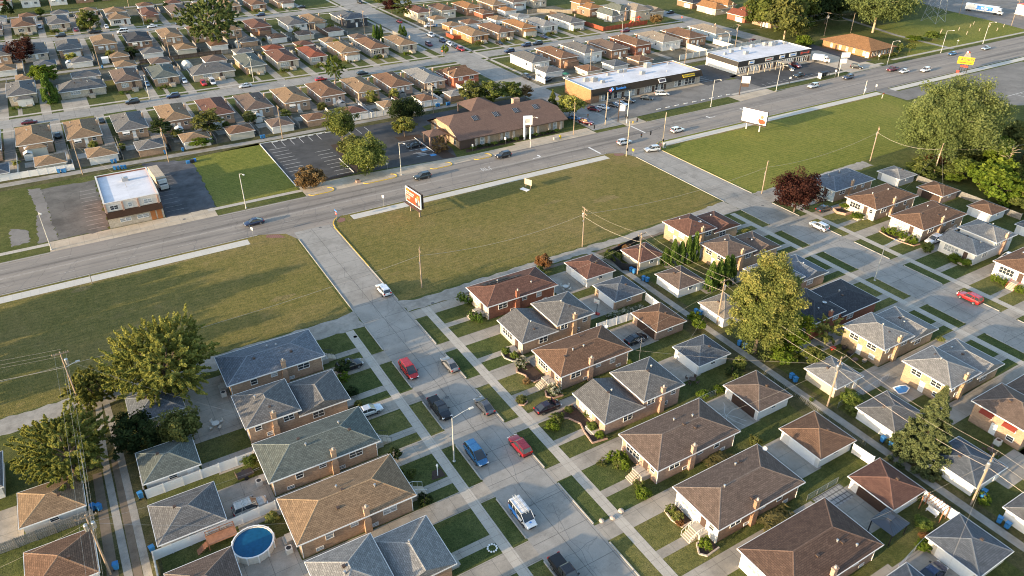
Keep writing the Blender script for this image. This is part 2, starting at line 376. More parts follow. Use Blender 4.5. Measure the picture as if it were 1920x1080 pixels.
# front lawns
l = MB(); rects(l, [(26,36.8,0,115),(46,57.8,0,113.4),(126,137.3,0,115),(147.2,160,0,116),(-200,140,264,276.6),(-200,140,285.5,299.4),(-200,140,380,397.5),(-200,140,406.5,418),
    (151.8,274,264,276.6),(151.8,274,285.5,299.4)], .004); structure('lawn', l, M['lawn'])
for j, mt in enumerate(('lawn_b','lawn_c')):
    l = MB(); L = []
    for i, (y0, y1) in enumerate(list(WL.values())+list(EL.values())+list(AL.values())+list(BL.values())):
        n = i if i < 6 else i-6 if i < 14 else i-14 if i < 22 else i-22
        xa, xb = ((26,36.6) if i < 6 else (46.1,57.8) if i < 14 else (126,137.1) if i < 22 else (147.4,160)); w_ = i < 6 or 14 <= i < 22
        if (i*5+2) % 3 == j: L.append((xa,xb,y0-3.2 if w_ else y0-1,y1-.6 if w_ else y1+2))
    for i, P in enumerate(NX+[q for q in PX if q]+[q for q in SX if q]):
        a = (264,276.4) if i < 12 else (285.7,299.4) if i < 12+len([q for q in PX if q]) else (406.7,418)
        if (i*7+1) % 3 == j: L.append((P[0]-2,P[1]+1,*a))
    rects(l, L, .0065); structure('lawn', l, M[mt])
l = MB(); rects(l, [(-200,139.8,229.4,246.4),(-200,139.8,318,335.4),(-200,139.8,343.6,363),(-200,139.8,437,456.8),(152,274,231.2,247),(152,230,318,337),(152,240,342,353)], .0055); structure('back_yards', l, M['yard'])
# grass strips and bare earth along the alleys
l = MB(); rects(l, [(-13,-5.9,0,115.2),(88.8,95,0,115.3),(-200,140,221.8,229.2),(151.8,274,225,231),(-200,140,335.5,343.5),(-200,140,457,466),(161,184,337,342)], .004)
structure('alley_verge', l, M['weeds'])
l = MB(); polys(l, [[(-12.4,62),(-11,62),(-10.8,99),(-12,99)]], .008); rects(l, [(-9.3,-8.3,0,101),(52,137,115.2,116.2)], .008); structure('bare_earth', l, M['dirt'])
# roads
r = MB(); polys(r, [[(-400,163.1),(29.5,163.1),(35,160.5),(36.8,156),(45.9,156),(47,160.8),(49.4,163.1),(131.5,163.1),(135.6,161),(137.3,156.5),(147.2,156.5),(148.6,160.5),(152,163.1),(256,163),(700,163),
    (700,184.6),(300,183.7),(230,181.2),(200,178.9),(-400,177.7)]], .012); structure('main_road', r, M['arterial'])
r = MB(); rects(r, [(36.8,45.9,-60,160)], .016); structure('street', r, M['street'])
r = MB(); rects(r, [(137.3,147.2,-60,160.5)], .016); structure('street', r, M['street'])
r = MB(); rects(r, [(-400,284,276.6,285.5),(-400,284,397.5,406.5),(-400,284,519,528),(-400,284,640,649)], .016); structure('street', r, M['street'])
r = MB(); rects(r, [(139.9,151.8,181,760),(274,284,232,760)], .020); structure('street', r, M['street'])
# gravel lanes
r = MB()
def wob(pts, w, z=.012, mb=None):
    for (x0,y0),(x1,y1) in zip(pts, pts[1:]):
        d = Vector((x1-x0,y1-y0)).normalized(); n = Vector((-d.y,d.x))*w/2
        mb.face([(x0-n.x,y0-n.y,z),(x1-n.x,y1-n.y,z),(x1+n.x,y1+n.y,z),(x0+n.x,y0+n.y,z)])
wob([(92.9,-30),(92.9,104),(92.6,112),(91,117)], 1.5, .012, r)
wob([(-9.9,0),(-9.7,60),(-9.9,80),(-10.1,100),(-10,106),(-9.5,116)], 1.0, .0125, r); wob([(-7.7,0),(-7.6,60),(-7.8,88),(-8.0,103),(-8.4,116)], 1.0, .0135, r)
polys(r, [ragged(p,1.1,.3,i) for i, p in enumerate([[(-30,115.3),(18,115.5),(36.8,114.8),(36.8,121),(33,119.9),(18,120.1),(-30,119.8)], [(45.9,115.2),(57,115.4),(72,117),(96,116.6),(137.3,115.2),(137.3,121.2),(110,119.2),(72,119.3),(49,118.6),(45.9,120)],
    [(147.2,116.2),(160,117),(192,117),(192,120.9),(160,120.6),(147.2,121)]])], .0105)
polys(r, [[(-400,224.6),(5,224.6),(44,223.9),(101,225.2),(139.9,225),(139.9,227.4),(100,228),(44,226.6),(5,227.6),(-400,227.6)]], .0115); rects(r, [(151.8,274,227,230.4),(-400,140,338.3,341.6),(-400,140,460.5,463.5),(151.8,274,337.8,341.4)], .0095)
wob([(354,262),(349.6,244.8),(341.5,215),(340.3,186)], 2.6, .012, r)
structure('gravel_lane', r, M['gravel'])
# pavements
s = MB(); rects(s, [(-400,26.5,159.5,162.2),(51.5,130,159.6,162.2),(150.5,254.5,159.2,161.9),(262,440,159.4,162.2)], .012); structure('pavement', s, M['newwalk'])
s = MB(); rects(s, [(32.8,34.4,-40,114.8),(48.6,50.3,-40,114.9),(133,134.6,-40,114.8),(149.9,151.5,-40,115.6),(-400,-13,182,183.5),(22,46,182,183.5),(206,292,185.6,187.1),(300,700,187,188.5)]
    + [(-400,139.9,y,y+1.5) for y in (272.6,287.8,393.8,408.8)] + [(151.8,274,y,y+1.5) for y in (272.6,287.8,393.8)] + [(137,138.5,300,700),(153.5,155,236,700)], .0225); structure('pavement', s, M['sidewalk'])
s = MB(); polys(s, [[(-13,177.8),(23.5,177.9),(23.5,183.9),(-13,183.9)], [(45.8,177.9),(139.5,178.2),(139.5,184.2),(112,184.4),(112,182.8),(97,182.6),(60,185.4),(45.8,185.4)],
    [(151.8,178.5),(160,178.7),(160,184.6),(151.8,184.6)], [(203,179.2),(222.5,180.6),(222.5,185.2),(203,185.2)], [(268,182.9),(288,183.6),(288,187),(287,224),(269,224)]], .0085); structure('concrete_apron', s, M['apron'])
s = MB(); polys(s, [[(31.6,160),(34.4,158.6),(33.6,160.9),(31,162.2),(30.4,161)], [(49.4,159.9),(47.9,159.6),(47.6,160.6),(49.0,162.2),(49.9,161.4)],
    [(133,160),(135.2,159.4),(135.8,160.6),(133.4,162),(132.6,161)], [(149.8,159.6),(148.8,159.2),(149,160.4),(150.8,162),(151.4,161)]], .0175); structure('paver_corner', s, M['brickpath'])
# driveways, garage pads and front walks
d = MB(); L = []
gw = dict(W1=(2.6,105,112), W2=None, W3=(2.1,90.5,97.8), W4=(2.9,78.2,86.1), W5=(2.4,65.6,73.4))
for k, (y0, y1) in WL.items():
    L += [(4,36.8,y0-3.2,y0+.3),(27.0,32.8,y0+2.3,y0+3.8)]
L += [(2,9.8,97.9,104.5),(2.1,9.8,90.3,93),(2.6,9.8,78.9,86.4),(2.3,9.8,65.4,73.6),(2.4,9.8,104.5,113.5),(-31,-21,90.2,98)]
GE = dict(E1=(81.4,88.9,104.3,112.6), E2=(81.1,88.8,94.5,101.9), E3=(81.3,88.7,82.4,89.9), E4=(80.8,88.4,70.7,77.4), E5=(80.8,88.6,57,64.8), E6=(80.6,88.7,44.8,52.6), E7=(81.3,88.5,33.1,40.5), E8=(81,88.6,20.9,28.2))
for k, (y0, y1) in EL.items():
    gx = GE[k]
    L += [(45.9,75,y1-.7,y1+2.25),(75,gx[0]+1,min(y1-.7,gx[2]),gx[3]),(50.3,56.4,y0+2.2,y0+3.6)]
GA = dict(A1=(95.2,102.6,104.1,110.9), A2=(95,102.2,91.5,98.9), A3=(95.1,102.2,79,86.1), A5=(96.2,103.2,54.3,61), A6=(95.1,103.2,42.6,49.8), A7=(95,103,29.7,37.2), A8=(94.8,102.8,18,25.8))
for k, (y0, y1) in AL.items():
    L += [(101.5,137.3,y0-3.2,y0+.3),(127,133,y0+2.3,y0+3.8)]
    if k in GA: L += [(GA[k][1]-.3,110.5,GA[k][2]+.4,y0+1)] if GA[k][2] < y0-.5 else []
L += [(106.4,112,47.4,56),(110,118,30,31.5)]
for k, (y0, y1) in BL.items():
    L += [(147.2,184,y1-.7,y1+2.25),(151.5,157.8,y0+2.2,y0+3.7)]
for x0, x1 in NX: L += [(x1-.2,x1+2.7,232,276.6),(x0+1,x1+1,236.8,241),(x0+5.4,x0+6.6,264,272.6)]
for P in PX:
    if P: x0, x1 = P; L += [(x1-.2,x1+2.8,285.5,327),(x0+2.2,x0+3.5,289.3,297.5),(x0,x1,325,327)]
for x0, x1 in QX: L += [(x1-.1,x1+2.6,236,276.6)]
for x0, x1 in RX: L += [(x1-.2,x1+2.8,354,397.5)]
for P in SX:
    if P: x0, x1 = P; L += [(x1-.2,x1+2.8,406.5,448),(x0+2.2,x0+3.5,410.3,417)]
L += [(-3,5,285.5,300),(48,55.5,285.5,298.5),(29.5,36,406.5,417)]
for k, q in enumerate(L): rects(d, [q], .0165 + .0004*(k % 7))
structure('driveway', d, M['drive'])
# car parks
p = MB(); polys(p, [[(45.6,185.6),(61,186.6),(72,185.2),(92,182.9),(94,190),(94.5,212),(113,216.5),(139.5,216),(139.5,222.3),(86,221.6),(66,221.8),(45.6,222.6)]], .0125); structure('car_park', p, M['blacktop'])
p = MB(); polys(p, [[(222.6,185.3),(262,187.4),(268.8,187.5),(268.8,204.4),(222.6,204.4)], [(206.5,199),(226,203),(226.4,222),(206.5,222)], [(284,191.5),(292.4,191.5),(292.4,224),(270,224),(272,218),(286,214)]], .0135); structure('car_park', p, M['blacktop'])
p = MB(); polys(p, [[(151.9,184.7),(206,185.2),(222.5,185.2),(222.6,200),(206,203.5),(151.9,203.5)]], .0105)
polys(p, [[(262.5,145),(267,135),(330,104),(345,150),(345,158.5),(262.5,158.5)], [(407,190),(413,213),(417,237),(426,265),(440,330),(700,330),(700,190)], [(255.5,150),(262.4,150),(262.4,163.5),(255.5,163.5)]], .0095)
structure('worn_car_park', p, M['oldtop'])
p = MB(); polys(p, [ragged([(-11.2,184),(-.3,183.9),(-.2,218),(-13,218)],1.2,.5,5)], .0125); structure('gravelled_car_park', p, M['oldtop2'])
p = MB(); polys(p, [ragged([(12.2,183.6),(24.3,183.6),(25.2,220),(12.6,224)],1.2,.45,6)], .0125); structure('stained_car_park', p, M['blacktop2'])
p = MB(); polys(p, [ragged([(-15.2,184.4),(-11.2,184.1),(-13,219),(-16,220),(-14.6,204)],.8,.35,7), ragged([(-20.5,185.5),(-16.6,186.5),(-17,193),(-20.6,196)],.8,.4,8)], .0155); structure('gravel_patch', p, M['oldtop'])
p = MB(); polys(p, [[(62.3,186.9),(66.5,186.4),(67.2,211),(63.6,211)], [(88,184),(92,183.4),(91.6,192),(90,196),(88,197)], [(83,203),(90.6,203),(90.6,206),(83,207.4)], [(96,184.6),(130,185.4),(131,187.4),(97,187)],[(46,185),(61,186.2),(61,187.6),(48,187)]], .0185); structure('planting_bed', p, M['mulch'])
# painted lines
w = MB(); z = .024
for i in range(11): rects(w, [(46.6,51.6,188.5+i*2.75,188.62+i*2.75)], z)
for i in range(8): rects(w, [(57.6,62.2,188.2+i*2.75,188.32+i*2.75)], z)
for i in range(6): rects(w, [(48.8+i*2.8,48.92+i*2.8,217,221.4)], z)
for i in range(4): rects(w, [(69.5+i*2.9,69.62+i*2.9,215.5,220.8)], z)
for i in range(6): rects(w, [(68,73,188.5+i*2.7,188.62+i*2.7),(82,88,189+i*2.7,189.12+i*2.7)], z)
for i in range(5): polys(w, [[(83,192.2-i*.6),(83.2,192.2-i*.6),(85.6,190.2-i*.3),(85.4,190.2-i*.3)]], z)
for i in range(12): rects(w, [(225.5+i*3,225.62+i*3,188.4,190.6)], z)
for i in range(10): rects(w, [(207.4,213,203.4+i*1.9,203.52+i*1.9)], z)
for i in range(8): rects(w, [(296+i*3.2,296.2+i*3.2,128,134)], z)
rects(w, [(290,330,134.4,134.6)], z)
structure('bay_markings', w, M['whiteline'])
w = MB()
for i in range(11): rects(w, [(-4.6,-.9,186.2+i*2.5,186.34+i*2.5),(13,18 if i > 6 else 17,187+i*2.6,187.1+i*2.6)], z)
structure('faded_bay_markings', w, M['fadedline'])
b = MB(); rects(b, [(85.4,87.2,192.4,194),(85.9,87.7,187.3,188.7)], .028); structure('accessible_bay_symbol', b, M['blueline'])
w = MB()
rects(w, [(-400,128,170.2,170.32),(-400,128,170.55,170.67),(152,700,172.2,172.35)], .016)
for y in (166.6,174.4): 
    for i in range(60): rects(w, [(-120+i*12,-117+i*12,y,y+.12)], .016)
structure('worn_lane_markings', w, M['fadedline'])
w = MB(); rects(w, [(129.6,130.2,164,170),(152.6,153.1,171,178.4)], .018)
def arrow(x, y, s):     # left-turn arrow painted on the centre lane
    polys(w, [[(x-1.4*s,y-.12),(x+1.4*s,y-.12),(x+1.4*s,y+.12),(x-1.4*s,y+.12)], [(x+1.4*s,y+.12),(x+.9*s,y+.12),(x+.9*s,y+1.0),(x+1.4*s,y+1.0)], [(x+.6*s,y+1.0),(x+1.15*s,y+1.9),(x+1.7*s,y+1.0)]], .018)
arrow(112, 170.8, 1); arrow(182, 171.6, -1); arrow(198, 171.8, -1)
for i, bars in enumerate([[(0,.15,0,2.2),(.75,.9,0,2.2),(0,.9,2.05,2.2),(0,.9,1,1.15)], [(1.3,1.45,0,2.2),(1.3,2.1,0,.15)], [(2.5,2.65,0,2.2),(2.5,3.3,2.05,2.2)]]):
    rects(w, [(93.6+a,93.6+q,169.8+c,169.8+e) for a,q,c,e in bars], .018)
structure('road_markings', w, M['whiteline'])
t = MB()
def crack(x, y, dx, dy, n, zz, s):  # a tar-filled crack
    q = random.Random(s)
    for i in range(n):
        x2 = x+dx+q.uniform(-.4,.4)*abs(dy); y2 = y+dy+q.uniform(-.35,.35)*abs(dx); wob([(x,y),(x2,y2)], .045, zz, t); x, y = x2, y2
for k in range(26): crack(-20+k*11+3*math.sin(k*5), 163.3, .5, 1.2, 6+k % 6, .0185, k)
for k in range(10): crack(-15+k*24, 167.2+(k % 3), 2.4, .05, 6, .0188, 40+k)
for k in range(12): crack(37, 40+k*10.3, .9, .1, 9, .0215, 70+k); crack(137.4, 38+k*9.6, .9, -.1, 10, .0213, 170+k)
for k in range(5): crack(41.2+.4*math.sin(k), 40+k*22, .06, 2.2, 9, .0219, 90+k); crack(142.3, 36+k*22, -.05, 2.2, 9, .0217, 95+k)
rects(t, [(36.9,37.7,86.6,91.8)], .021)
for x, y in ((40.8,88),(33.9,112.5),(43,159.5),(144,114.3),(51.5,115.6),(78,166),(16,180.6)): t.lathe([(0,.0225),(.38,.0225)], 10, 0, (x, y))
structure('tar_seams', t, M['tar'])
# kerbs: a real step along the roads, dropped at the driveways
k = MB()
def kerb(axis, c, a, b, gaps=(), h=.12):
    cur = a
    for g0, g1 in sorted(gaps)+[(b, b)]:
        if g0 > cur: 
            k.box(*((c-.09,c+.09,cur,g0) if axis == 'y' else (cur,g0,c-.09,c+.09)), 0, h, skip='b')
        cur = max(cur, g1)
kerb('y', 36.72, 0, 156, [(y0-3.6,y0+.7) for y0, _ in WL.values()]+[(114.6,121)])
kerb('y', 45.98, 0, 156, [(y1-1,y1+2.6) for _, y1 in EL.values()]+[(115,120.2)])
kerb('y', 137.22, 0, 156.5, [(y0-3.6,y0+.7) for y0, _ in AL.values()]+[(115,121)])
kerb('y', 147.28, 0, 156.5, [(y1-1,y1+2.6) for _, y1 in BL.values()]+[(116,121)])
kerb('x', 163.0, -100, 29); kerb('x', 163.0, 50, 131); kerb('x', 162.9, 152, 255); kerb('x', 162.9, 263, 420)
kerb('x', 177.8, -100, -13); kerb('x', 177.9, 23.5, 45.8); kerb('x', 178.8, 160, 203); kerb('x', 181.4, 222.5, 268)
for P, xs in ((276.6,NX),(285.5,[q for q in PX if q and q[0] < 140])): kerb('x', P, -60, 139, [(x1-.4,x1+3) for x0, x1 in xs])
structure('kerb', k, M['kerb'])
k = MB()
def arc(cx, cy, r, a0, a1, n=8, h=.14, wd=.2):
    for i in range(n):
        a, b = R(a0+(a1-a0)*i/n), R(a0+(a1-a0)*(i+1)/n)
        P = [(cx+q*math.cos(t), cy+q*math.sin(t)) for q, t in ((r,a),(r+wd,a),(r+wd,b),(r,b))]
        k.prism(P if a1 > a0 else P[::-1], 0, h)
arc(51.9,158.2,5.6,128,180); k.box(45.9,46.1,136,158,0,.13,skip='b')
arc(153,157.2,5.6,118,180); k.box(147.2,147.4,128,157,0,.13,skip='b')
for x0, x1 in ((47,53),(62,71),(82,88),(96,101)):
    k.box(x0+1,x1-1,178.0,178.2,0,.15,skip='b'); arc(x1-1,179.6,1.4,-90,80,6); arc(x0+1,179.6,1.4,-90,-160,5)
structure('kerb', k, M['yellowline'])
# painted kerb blocks round the church car park
k = MB(); k.box(45.3,45.5,186,222,0,.14,skip='b'); k.box(45.5,66,222.5,222.7,0,.14,skip='b'); k.box(66.6,66.8,187,199,0,.14); k.box(62.0,62.2,187.4,199,0,.14); k.box(88.0,88.15,190,204,0,.14)
structure('kerb', k, M['whiteline'])

# worn earth, thin grass and a mown-through footpath on the open lots
w = MB(); q = random.Random(31)
for cx_, cy_, a_, b_ in ((112,138,5,1.8),(99,143,3,1.0),(-8.5,157.4,2.2,1.2),(26,133,3,1.2)):
    n = 16; w.face([(cx_+a_*math.cos(2*math.pi*i/n)*(.6+.5*q.random()), cy_+b_*math.sin(2*math.pi*i/n)*(.6+.5*q.random()), .0075) for i in range(n)])
for y0, x0, x1 in ((159.2,49.8,130),(159.2,-20,31),(158.9,151,254)):
    n = int((x1-x0)/1.4); top = [(x0+(x1-x0)*i/n, y0+.1+q.uniform(0,.35)) for i in range(n+1)]; bot = [(x0+(x1-x0)*i/n, y0-.15-q.uniform(0,.5)) for i in range(n+1)]
    for i in range(n): w.face([(*bot[i],.0078),(*bot[i+1],.0078),(*top[i+1],.0078),(*top[i],.0078)])
structure('thin_grass', w, grass('thin_worn_grass', (.13,.12,.045), (.215,.172,.075), (.3,.225,.12), .3, .9))
# ------------------------------------------------------------------ building kit (local frame: the front looks along +x)
_win = {}
def window_meshes(w, h, mull):
    k = (round(w, 2), round(h, 2), mull)
    if k not in _win:
        t = .07; f = MB()
        for a in ((-w/2-t, w/2+t, h/2, h/2+t), (-w/2-t, w/2+t, -h/2-t-.03, -h/2), (-w/2-t, -w/2, -h/2, h/2), (w/2, w/2+t, -h/2, h/2)):
            f.box(0, .07, a[0], a[1], a[2], a[3], skip='w')
        for i in range(1, mull):
            y = -w/2 + w*i/mull; f.box(.0, .06, y-.035, y+.035, -h/2, h/2, skip='w')
        f.box(0, .05, -w/2, w/2, -.025, .025, skip='w')
        p = MB(); p.face([(.025,-w/2,-h/2),(.025,w/2,-h/2),(.025,w/2,h/2),(.025,-w/2,h/2)])
        fm = f.mesh('window'); fm.materials.append(M['white']); pm = p.mesh('pane'); pm.materials.append(M['glass'])
        _win[k] = (fm, pm)
    return _win[k]
def window(parent, x, y, z, ang, w, h, mull=1, curtain=False, panes=True):
    """ang: the way it looks, degrees from +x"""
    fm, pm = window_meshes(w, h, mull)
    f = link('window', fm, None, parent, (x, y, z), R(ang))
    p = link('pane', pm, None, f)
    if curtain or (int(abs(x*13+y*7+parent.location.x*3+parent.location.y*5)) % 5 < 2 and panes): setmat(p, M['curtain'])
    return f
def hip_faces(mb, x0, x1, y0, y1, ze, zr, hipa=True, hipb=True, run=None, cap=None, m=0):
    """hip roof over an eave rectangle; hipa / hipb: whether the ends at low / high x (or y) are hipped"""
    lx, ly = x1-x0, y1-y0
    flip = ly > lx
    T = (lambda u, v, z: (x0+v, y1-u, z)) if flip else (lambda u, v, z: (x0+u, y0+v, z))
    L, W = (ly, lx) if flip else (lx, ly)
    if flip: hipa, hipb = hipb, hipa
    h = W/2 if run is None else run
    h = min(h, L/2-.05 if hipa and hipb else L-.3)
    a = h if hipa else 0; b = L-h if hipb else L
    s = math.hypot(W/2, zr-ze); e = math.hypot(h, zr-ze)
    o = (x0*.37+y0*.61) % 5
    mb.face([T(0,0,ze),T(L,0,ze),T(b,W/2,zr),T(a,W/2,zr)], m, [(o,0),(L+o,0),(b+o,s),(a+o,s)])
    mb.face([T(L,W,ze),T(0,W,ze),T(a,W/2,zr),T(b,W/2,zr)], m, [(o,.07),(L+o,.07),(L-a+o,s),(L-b+o,s)])
    if hipa: mb.face([T(0,W,ze),T(0,0,ze),T(a,W/2,zr)], m, [(o,.03),(W+o,.03),(W/2+o,e)])
    else: mb.face([T(0,W,ze),T(0,0,ze),T(0,W/2,zr)], m, [(0,0),(W,0),(W/2,1)])
    if hipb: mb.face([T(L,0,ze),T(L,W,ze),T(b,W/2,zr)], m, [(o,.05),(W+o,.05),(W/2+o,e)])
    else: mb.face([T(L,0,ze),T(L,W,ze),T(L,W/2,zr)], m, [(0,0),(W,0),(W/2,1)])
    if cap is not None:
        segs = [(T(a,W/2,zr), T(b,W/2,zr))]
        if hipa: segs += [(T(0,0,ze), T(a,W/2,zr)), (T(0,W,ze), T(a,W/2,zr))]
        if hipb: segs += [(T(L,0,ze), T(b,W/2,zr)), (T(L,W,ze), T(b,W/2,zr))]
        for p, q in segs:
            p, q = Vector(p), Vector(q)
            if (q-p).length < .2: continue
            d = (q-p).normalized(); n = Vector((-d.y, d.x, 0)).normalized()*.15; up = Vector((0,0,.035)); dn = Vector((0,0,-.03))
            cap.face([p-n+dn, q-n+dn, q+up, p+up], 0, [(0,0),((q-p).length,0),((q-p).length,.15),(0,.15)])
            cap.face([p+up, q+up, q+n+dn, p+n+dn], 0, [(0,.15),((q-p).length,.15),((q-p).length,.3),(0,.3)])
CAPM = {k: shingle('ridge_'+k, mul(m, 1.28), contrast=.1) for k, m in dict(
    bluegray=(.14,.155,.175), greengray=(.12,.133,.12), gray=(.135,.132,.128), lightgray=(.22,.215,.205), tan=(.235,.16,.095), brown=(.17,.105,.068), redbrown=(.14,.075,.055),
    darkbrown=(.115,.075,.056), graybrown=(.14,.108,.088), black=(.05,.052,.058), orange=(.28,.145,.065), red=(.2,.07,.04), beige=(.25,.21,.16), slate=(.105,.115,.128)).items()}
def fascia(mb, x0, x1, y0, y1, ze, t=.17, o=.05, skip=''):
    for k, b in (('s',(x0-o,x1+o,y0-o,y0+.01)),('n',(x0-o,x1+o,y1-.01,y1+o)),('w',(x0-o,x0+.01,y0+.012,y1-.012)),('e',(x1-.01,x1+o,y0+.012,y1-.012))):
        if k not in skip: mb.box(*b, ze-t, ze+.02)
    mb.face([(x0,y1,ze-t+.02),(x1,y1,ze-t+.02),(x1,y0,ze-t+.02),(x0,y0,ze-t+.02)])
def chimney(parent, x, y, s, wallkey, top):
    c = MB(); y0, y1 = sorted((y, y+s*.45))
    c.box(x-.48, x+.48, y0, y1, 0, 2.6); c.box(x-.36, x+.36, y0-.02, y1+.02, 2.6, top); c.box(x-.42, x+.42, y0-.08, y1+.08, top, top+.12)
    o = part('chimney', c, WALL[wallkey], parent)
    f = MB(); f.lathe([(.16,top+.12),(.14,top+.5),(0,top+.5)], 8, 0, (x, (y0+y1)/2)); part('flue', f, M['concrete'], o)
def vents(roof, spots, dish=None):
    for i, (x, y, z) in enumerate(spots):
        v = MB()
        if i % 2: v.lathe([(.11,z-.15),(.11,z+.28),(.19,z+.3),(.16,z+.42),(0,z+.46)], 8, 0, (x, y))
        else: v.box(x-.2, x+.2, y-.2, y+.2, z-.1, z+.17)
        part('roof_vent', v, M['metal'] if i % 2 else M['brownmetal'], roof)
def stoop(parent, x, y, w, hgt, wallmat, rail=True, run=1.5, rails=M['black']):
    s = MB(); s.box(x, x+run, y-w/2, y+w/2, 0, hgt); part('porch', s, M['concrete'], parent)
    st = MB(); n = 5
    for i in range(n):
        st.box(x+run+i*.3, x+run+(i+1)*.3, y-w*.36, y+w*.36, 0, hgt*(1-(i+1)/(n+1)), skip='w')
    part('steps', st, M['apron'], parent)
    if rail:
        e = x+run+n*.3
        for q in (-w*.36, w*.36):
            r = MB(); r.tube((x+run,y+q,hgt+.85),(e,y+q,.95),.03,n=4); r.tube((x+.1,y+q,hgt+.85),(x+run,y+q,hgt+.85),.03,n=4)
            for t in (0,.5,1): r.tube((x+run+t*(e-x-run),y+q,(1-t)*hgt),(x+run+t*(e-x-run),y+q,(1-t)*hgt+.9-.0),.022,n=4)
            for t in (.25,.75): r.tube((x+run*t,y+q,hgt),(x+run*t,y+q,hgt+.85),.02,n=4)
            part('handrail', r, rails, parent)
def door(parent, x, y, z, ang, mat='darkdoor', w=.95, h=2.05):
    d = MB(); d.box(0,.06,-w/2,w/2,0,h,skip='w'); o = part('door', d, M[mat], parent, (x,y,z), R(ang))
    return o
def awning(parent, x, y, z, ang, w, mat='white'):
    a = MB(); a.face([(.03,-w/2,.35),(.03,w/2,.35),(.85,w/2,-.15),(.85,-w/2,-.15)][::-1]); a.face([(.03,-w/2,.38),(.03,w/2,.38),(.85,w/2,-.12),(.85,-w/2,-.12)])
    for s in (-1, 1): a.face([(.03,s*w/2,.38),(.85,s*w/2,-.12),(.85,s*w/2,-.3),(.03,s*w/2,.35)])
    a.face([(.85,-w/2,-.12),(.85,w/2,-.12),(.85,w/2,-.3),(.85,-w/2,-.3)][::-1])
    part('awning', a, M[mat], parent, (x,y,z), R(ang))
FRONT = dict(E=0, N=90, W=180, S=-90)
def frame(x0, x1, y0, y1, front):
    cx, cy = (x0+x1)/2, (y0+y1)/2
    L, W = (x1-x0, y1-y0) if front in 'EW' else (y1-y0, x1-x0)
    return cx, cy, L, W, R(FRONT[front])
def ranch(label, x0, x1, y0, y1, front, roof, wall, near=2, side=1, group=None, ze=3.3, solar=0, picw=2.9, aw=None, fw=None, railm='black', zr=None):
    """one-storey house on a raised basement. near 2: all details, 1: fewer, 0: far"""
    cx, cy, L, W, rz = frame(x0, x1, y0, y1, front)
    o = thing('bungalow', label, 'house', (cx, cy, 0), rz, group)
    a, b, w_, d_ = -L/2, L/2, -W/2, W/2
    zr = zr or ze + W/2*.325
    i = .5
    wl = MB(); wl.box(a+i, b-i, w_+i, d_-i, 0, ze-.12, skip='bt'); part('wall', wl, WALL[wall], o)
    if fw:
        v = MB(); v.box(b-i, b-i+.05, w_+i-.02, d_-i+.02, 0, ze-.13, skip='w'); part('front_facing', v, WALL[fw], o)
    r = MB(); cap = MB(); hip_faces(r, a, b, w_, d_, ze, zr, cap=cap)
    ro = part('roof', r, ROOF[roof], o); part('ridge_cap', cap, CAPM[roof], ro)
    fa = MB(); fascia(fa, a, b, w_, d_, ze); part('gutter', fa, M['white'], o)
    xs, ys, fx = b-i, d_-i, b-i+(.05 if fw else 0)
    zc = 2.2
    for s in (-1, 1):
        an = 90*s; yy = s*ys
        window(o, L*.27, yy, zc, an, 1.9, 1.0, 2); window(o, -L*.24, yy, zc, an, 1.0, 1.0, 1)
        if near: window(o, L*.02 + (1.2 if s == side else 0)*0 - .9, yy, 2.35, an, .95, .6, 1)
        if near > 1: window(o, L*.13, yy, .62, an, .9, .42, 1); window(o, -L*.33, yy, .62, an, .9, .42, 1)
        if near > 1:
            for xp in (xs-.12, -xs+.05): t = MB(); t.box(xp, xp+.09, yy-.01 if s > 0 else yy-.08, yy+.08 if s > 0 else yy+.01, .1, ze-.2); part('downpipe', t, M['white'], o)
    window(o, fx, -side*W*.16, 2.0, 0, picw, 1.35, 4 if picw > 2 else 2, curtain=(int(x0*7) % 3 == 0))
    door(o, fx, side*W*.16, .95, 0)
    if near > 1: window(o, fx, side*W*.33, 2.2, 0, .8, .9, 1)
    stoop(o, fx, side*W*.16, 2.3, .95, None, near > 0, rails=M[railm])
    window(o, -xs, W*.22, zc, 180, 1.7, 1.0, 2); window(o, -xs, -W*.25, zc, 180, 1.0 if near else 1.3, 1.0, 1)
    door(o, -xs, -W*.02, .6 if near else .95, 180, 'white')
    if near: 
        st = MB(); st.box(-xs-1.1, -xs, -W*.02-.7, -W*.02+.7, 0, .6); st.box(-xs-1.45, -xs-1.1, -W*.02-.7, -W*.02+.7, 0, .3); part('back_step', st, M['concrete'], o)
    if aw: awning(o, -xs, W*.22, 2.55, 180, 2.1, aw)
    chimney(o, 1.2, side*ys, side, wall if wall[:2] != 's_' else 'pink', ze+1.35)
    if near:
        k = (zr-ze)/(W/2)
        q = random.Random(int(x0*10+y0*17))
        vents(ro, [(L*q.uniform(-.3,.3), -side*W*q.uniform(.1,.3), 0) for _ in range(2 + near)] and
              [(px, py, ze + k*(W/2-abs(py))) for px, py in [(L*q.uniform(-.3,.3), W*q.uniform(-.35,.35)) for _ in range(2+near)]])
    if solar:
        k = (zr-ze)/(W/2); sp = MB(); s = -1 if front == 'W' else 1
        for (u0, u1, v0, v1) in [(-5.6,.4,-3.3,-1.3),(-4.8,2.6,-2.2,-.9)] if solar == 1 else [(-3,2.5,-3.2,-1.0),(-3,2.5,1.0,3.2)]:
            P = [(u0*s, v0*-s if solar == 1 else v0), (u1*s, v0*-s if solar == 1 else v0), (u1*s, v1*-s if solar == 1 else v1), (u0*s, v1*-s if solar == 1 else v1)]
            sp.face([(x, y, ze+k*(W/2-abs(y))+.12) for x, y in P]); sp.face([(x, y, ze+k*(W/2-abs(y))+.06) for x, y in P[::-1]])
        part('solar_panel', sp, M['solar'], ro)
    return o
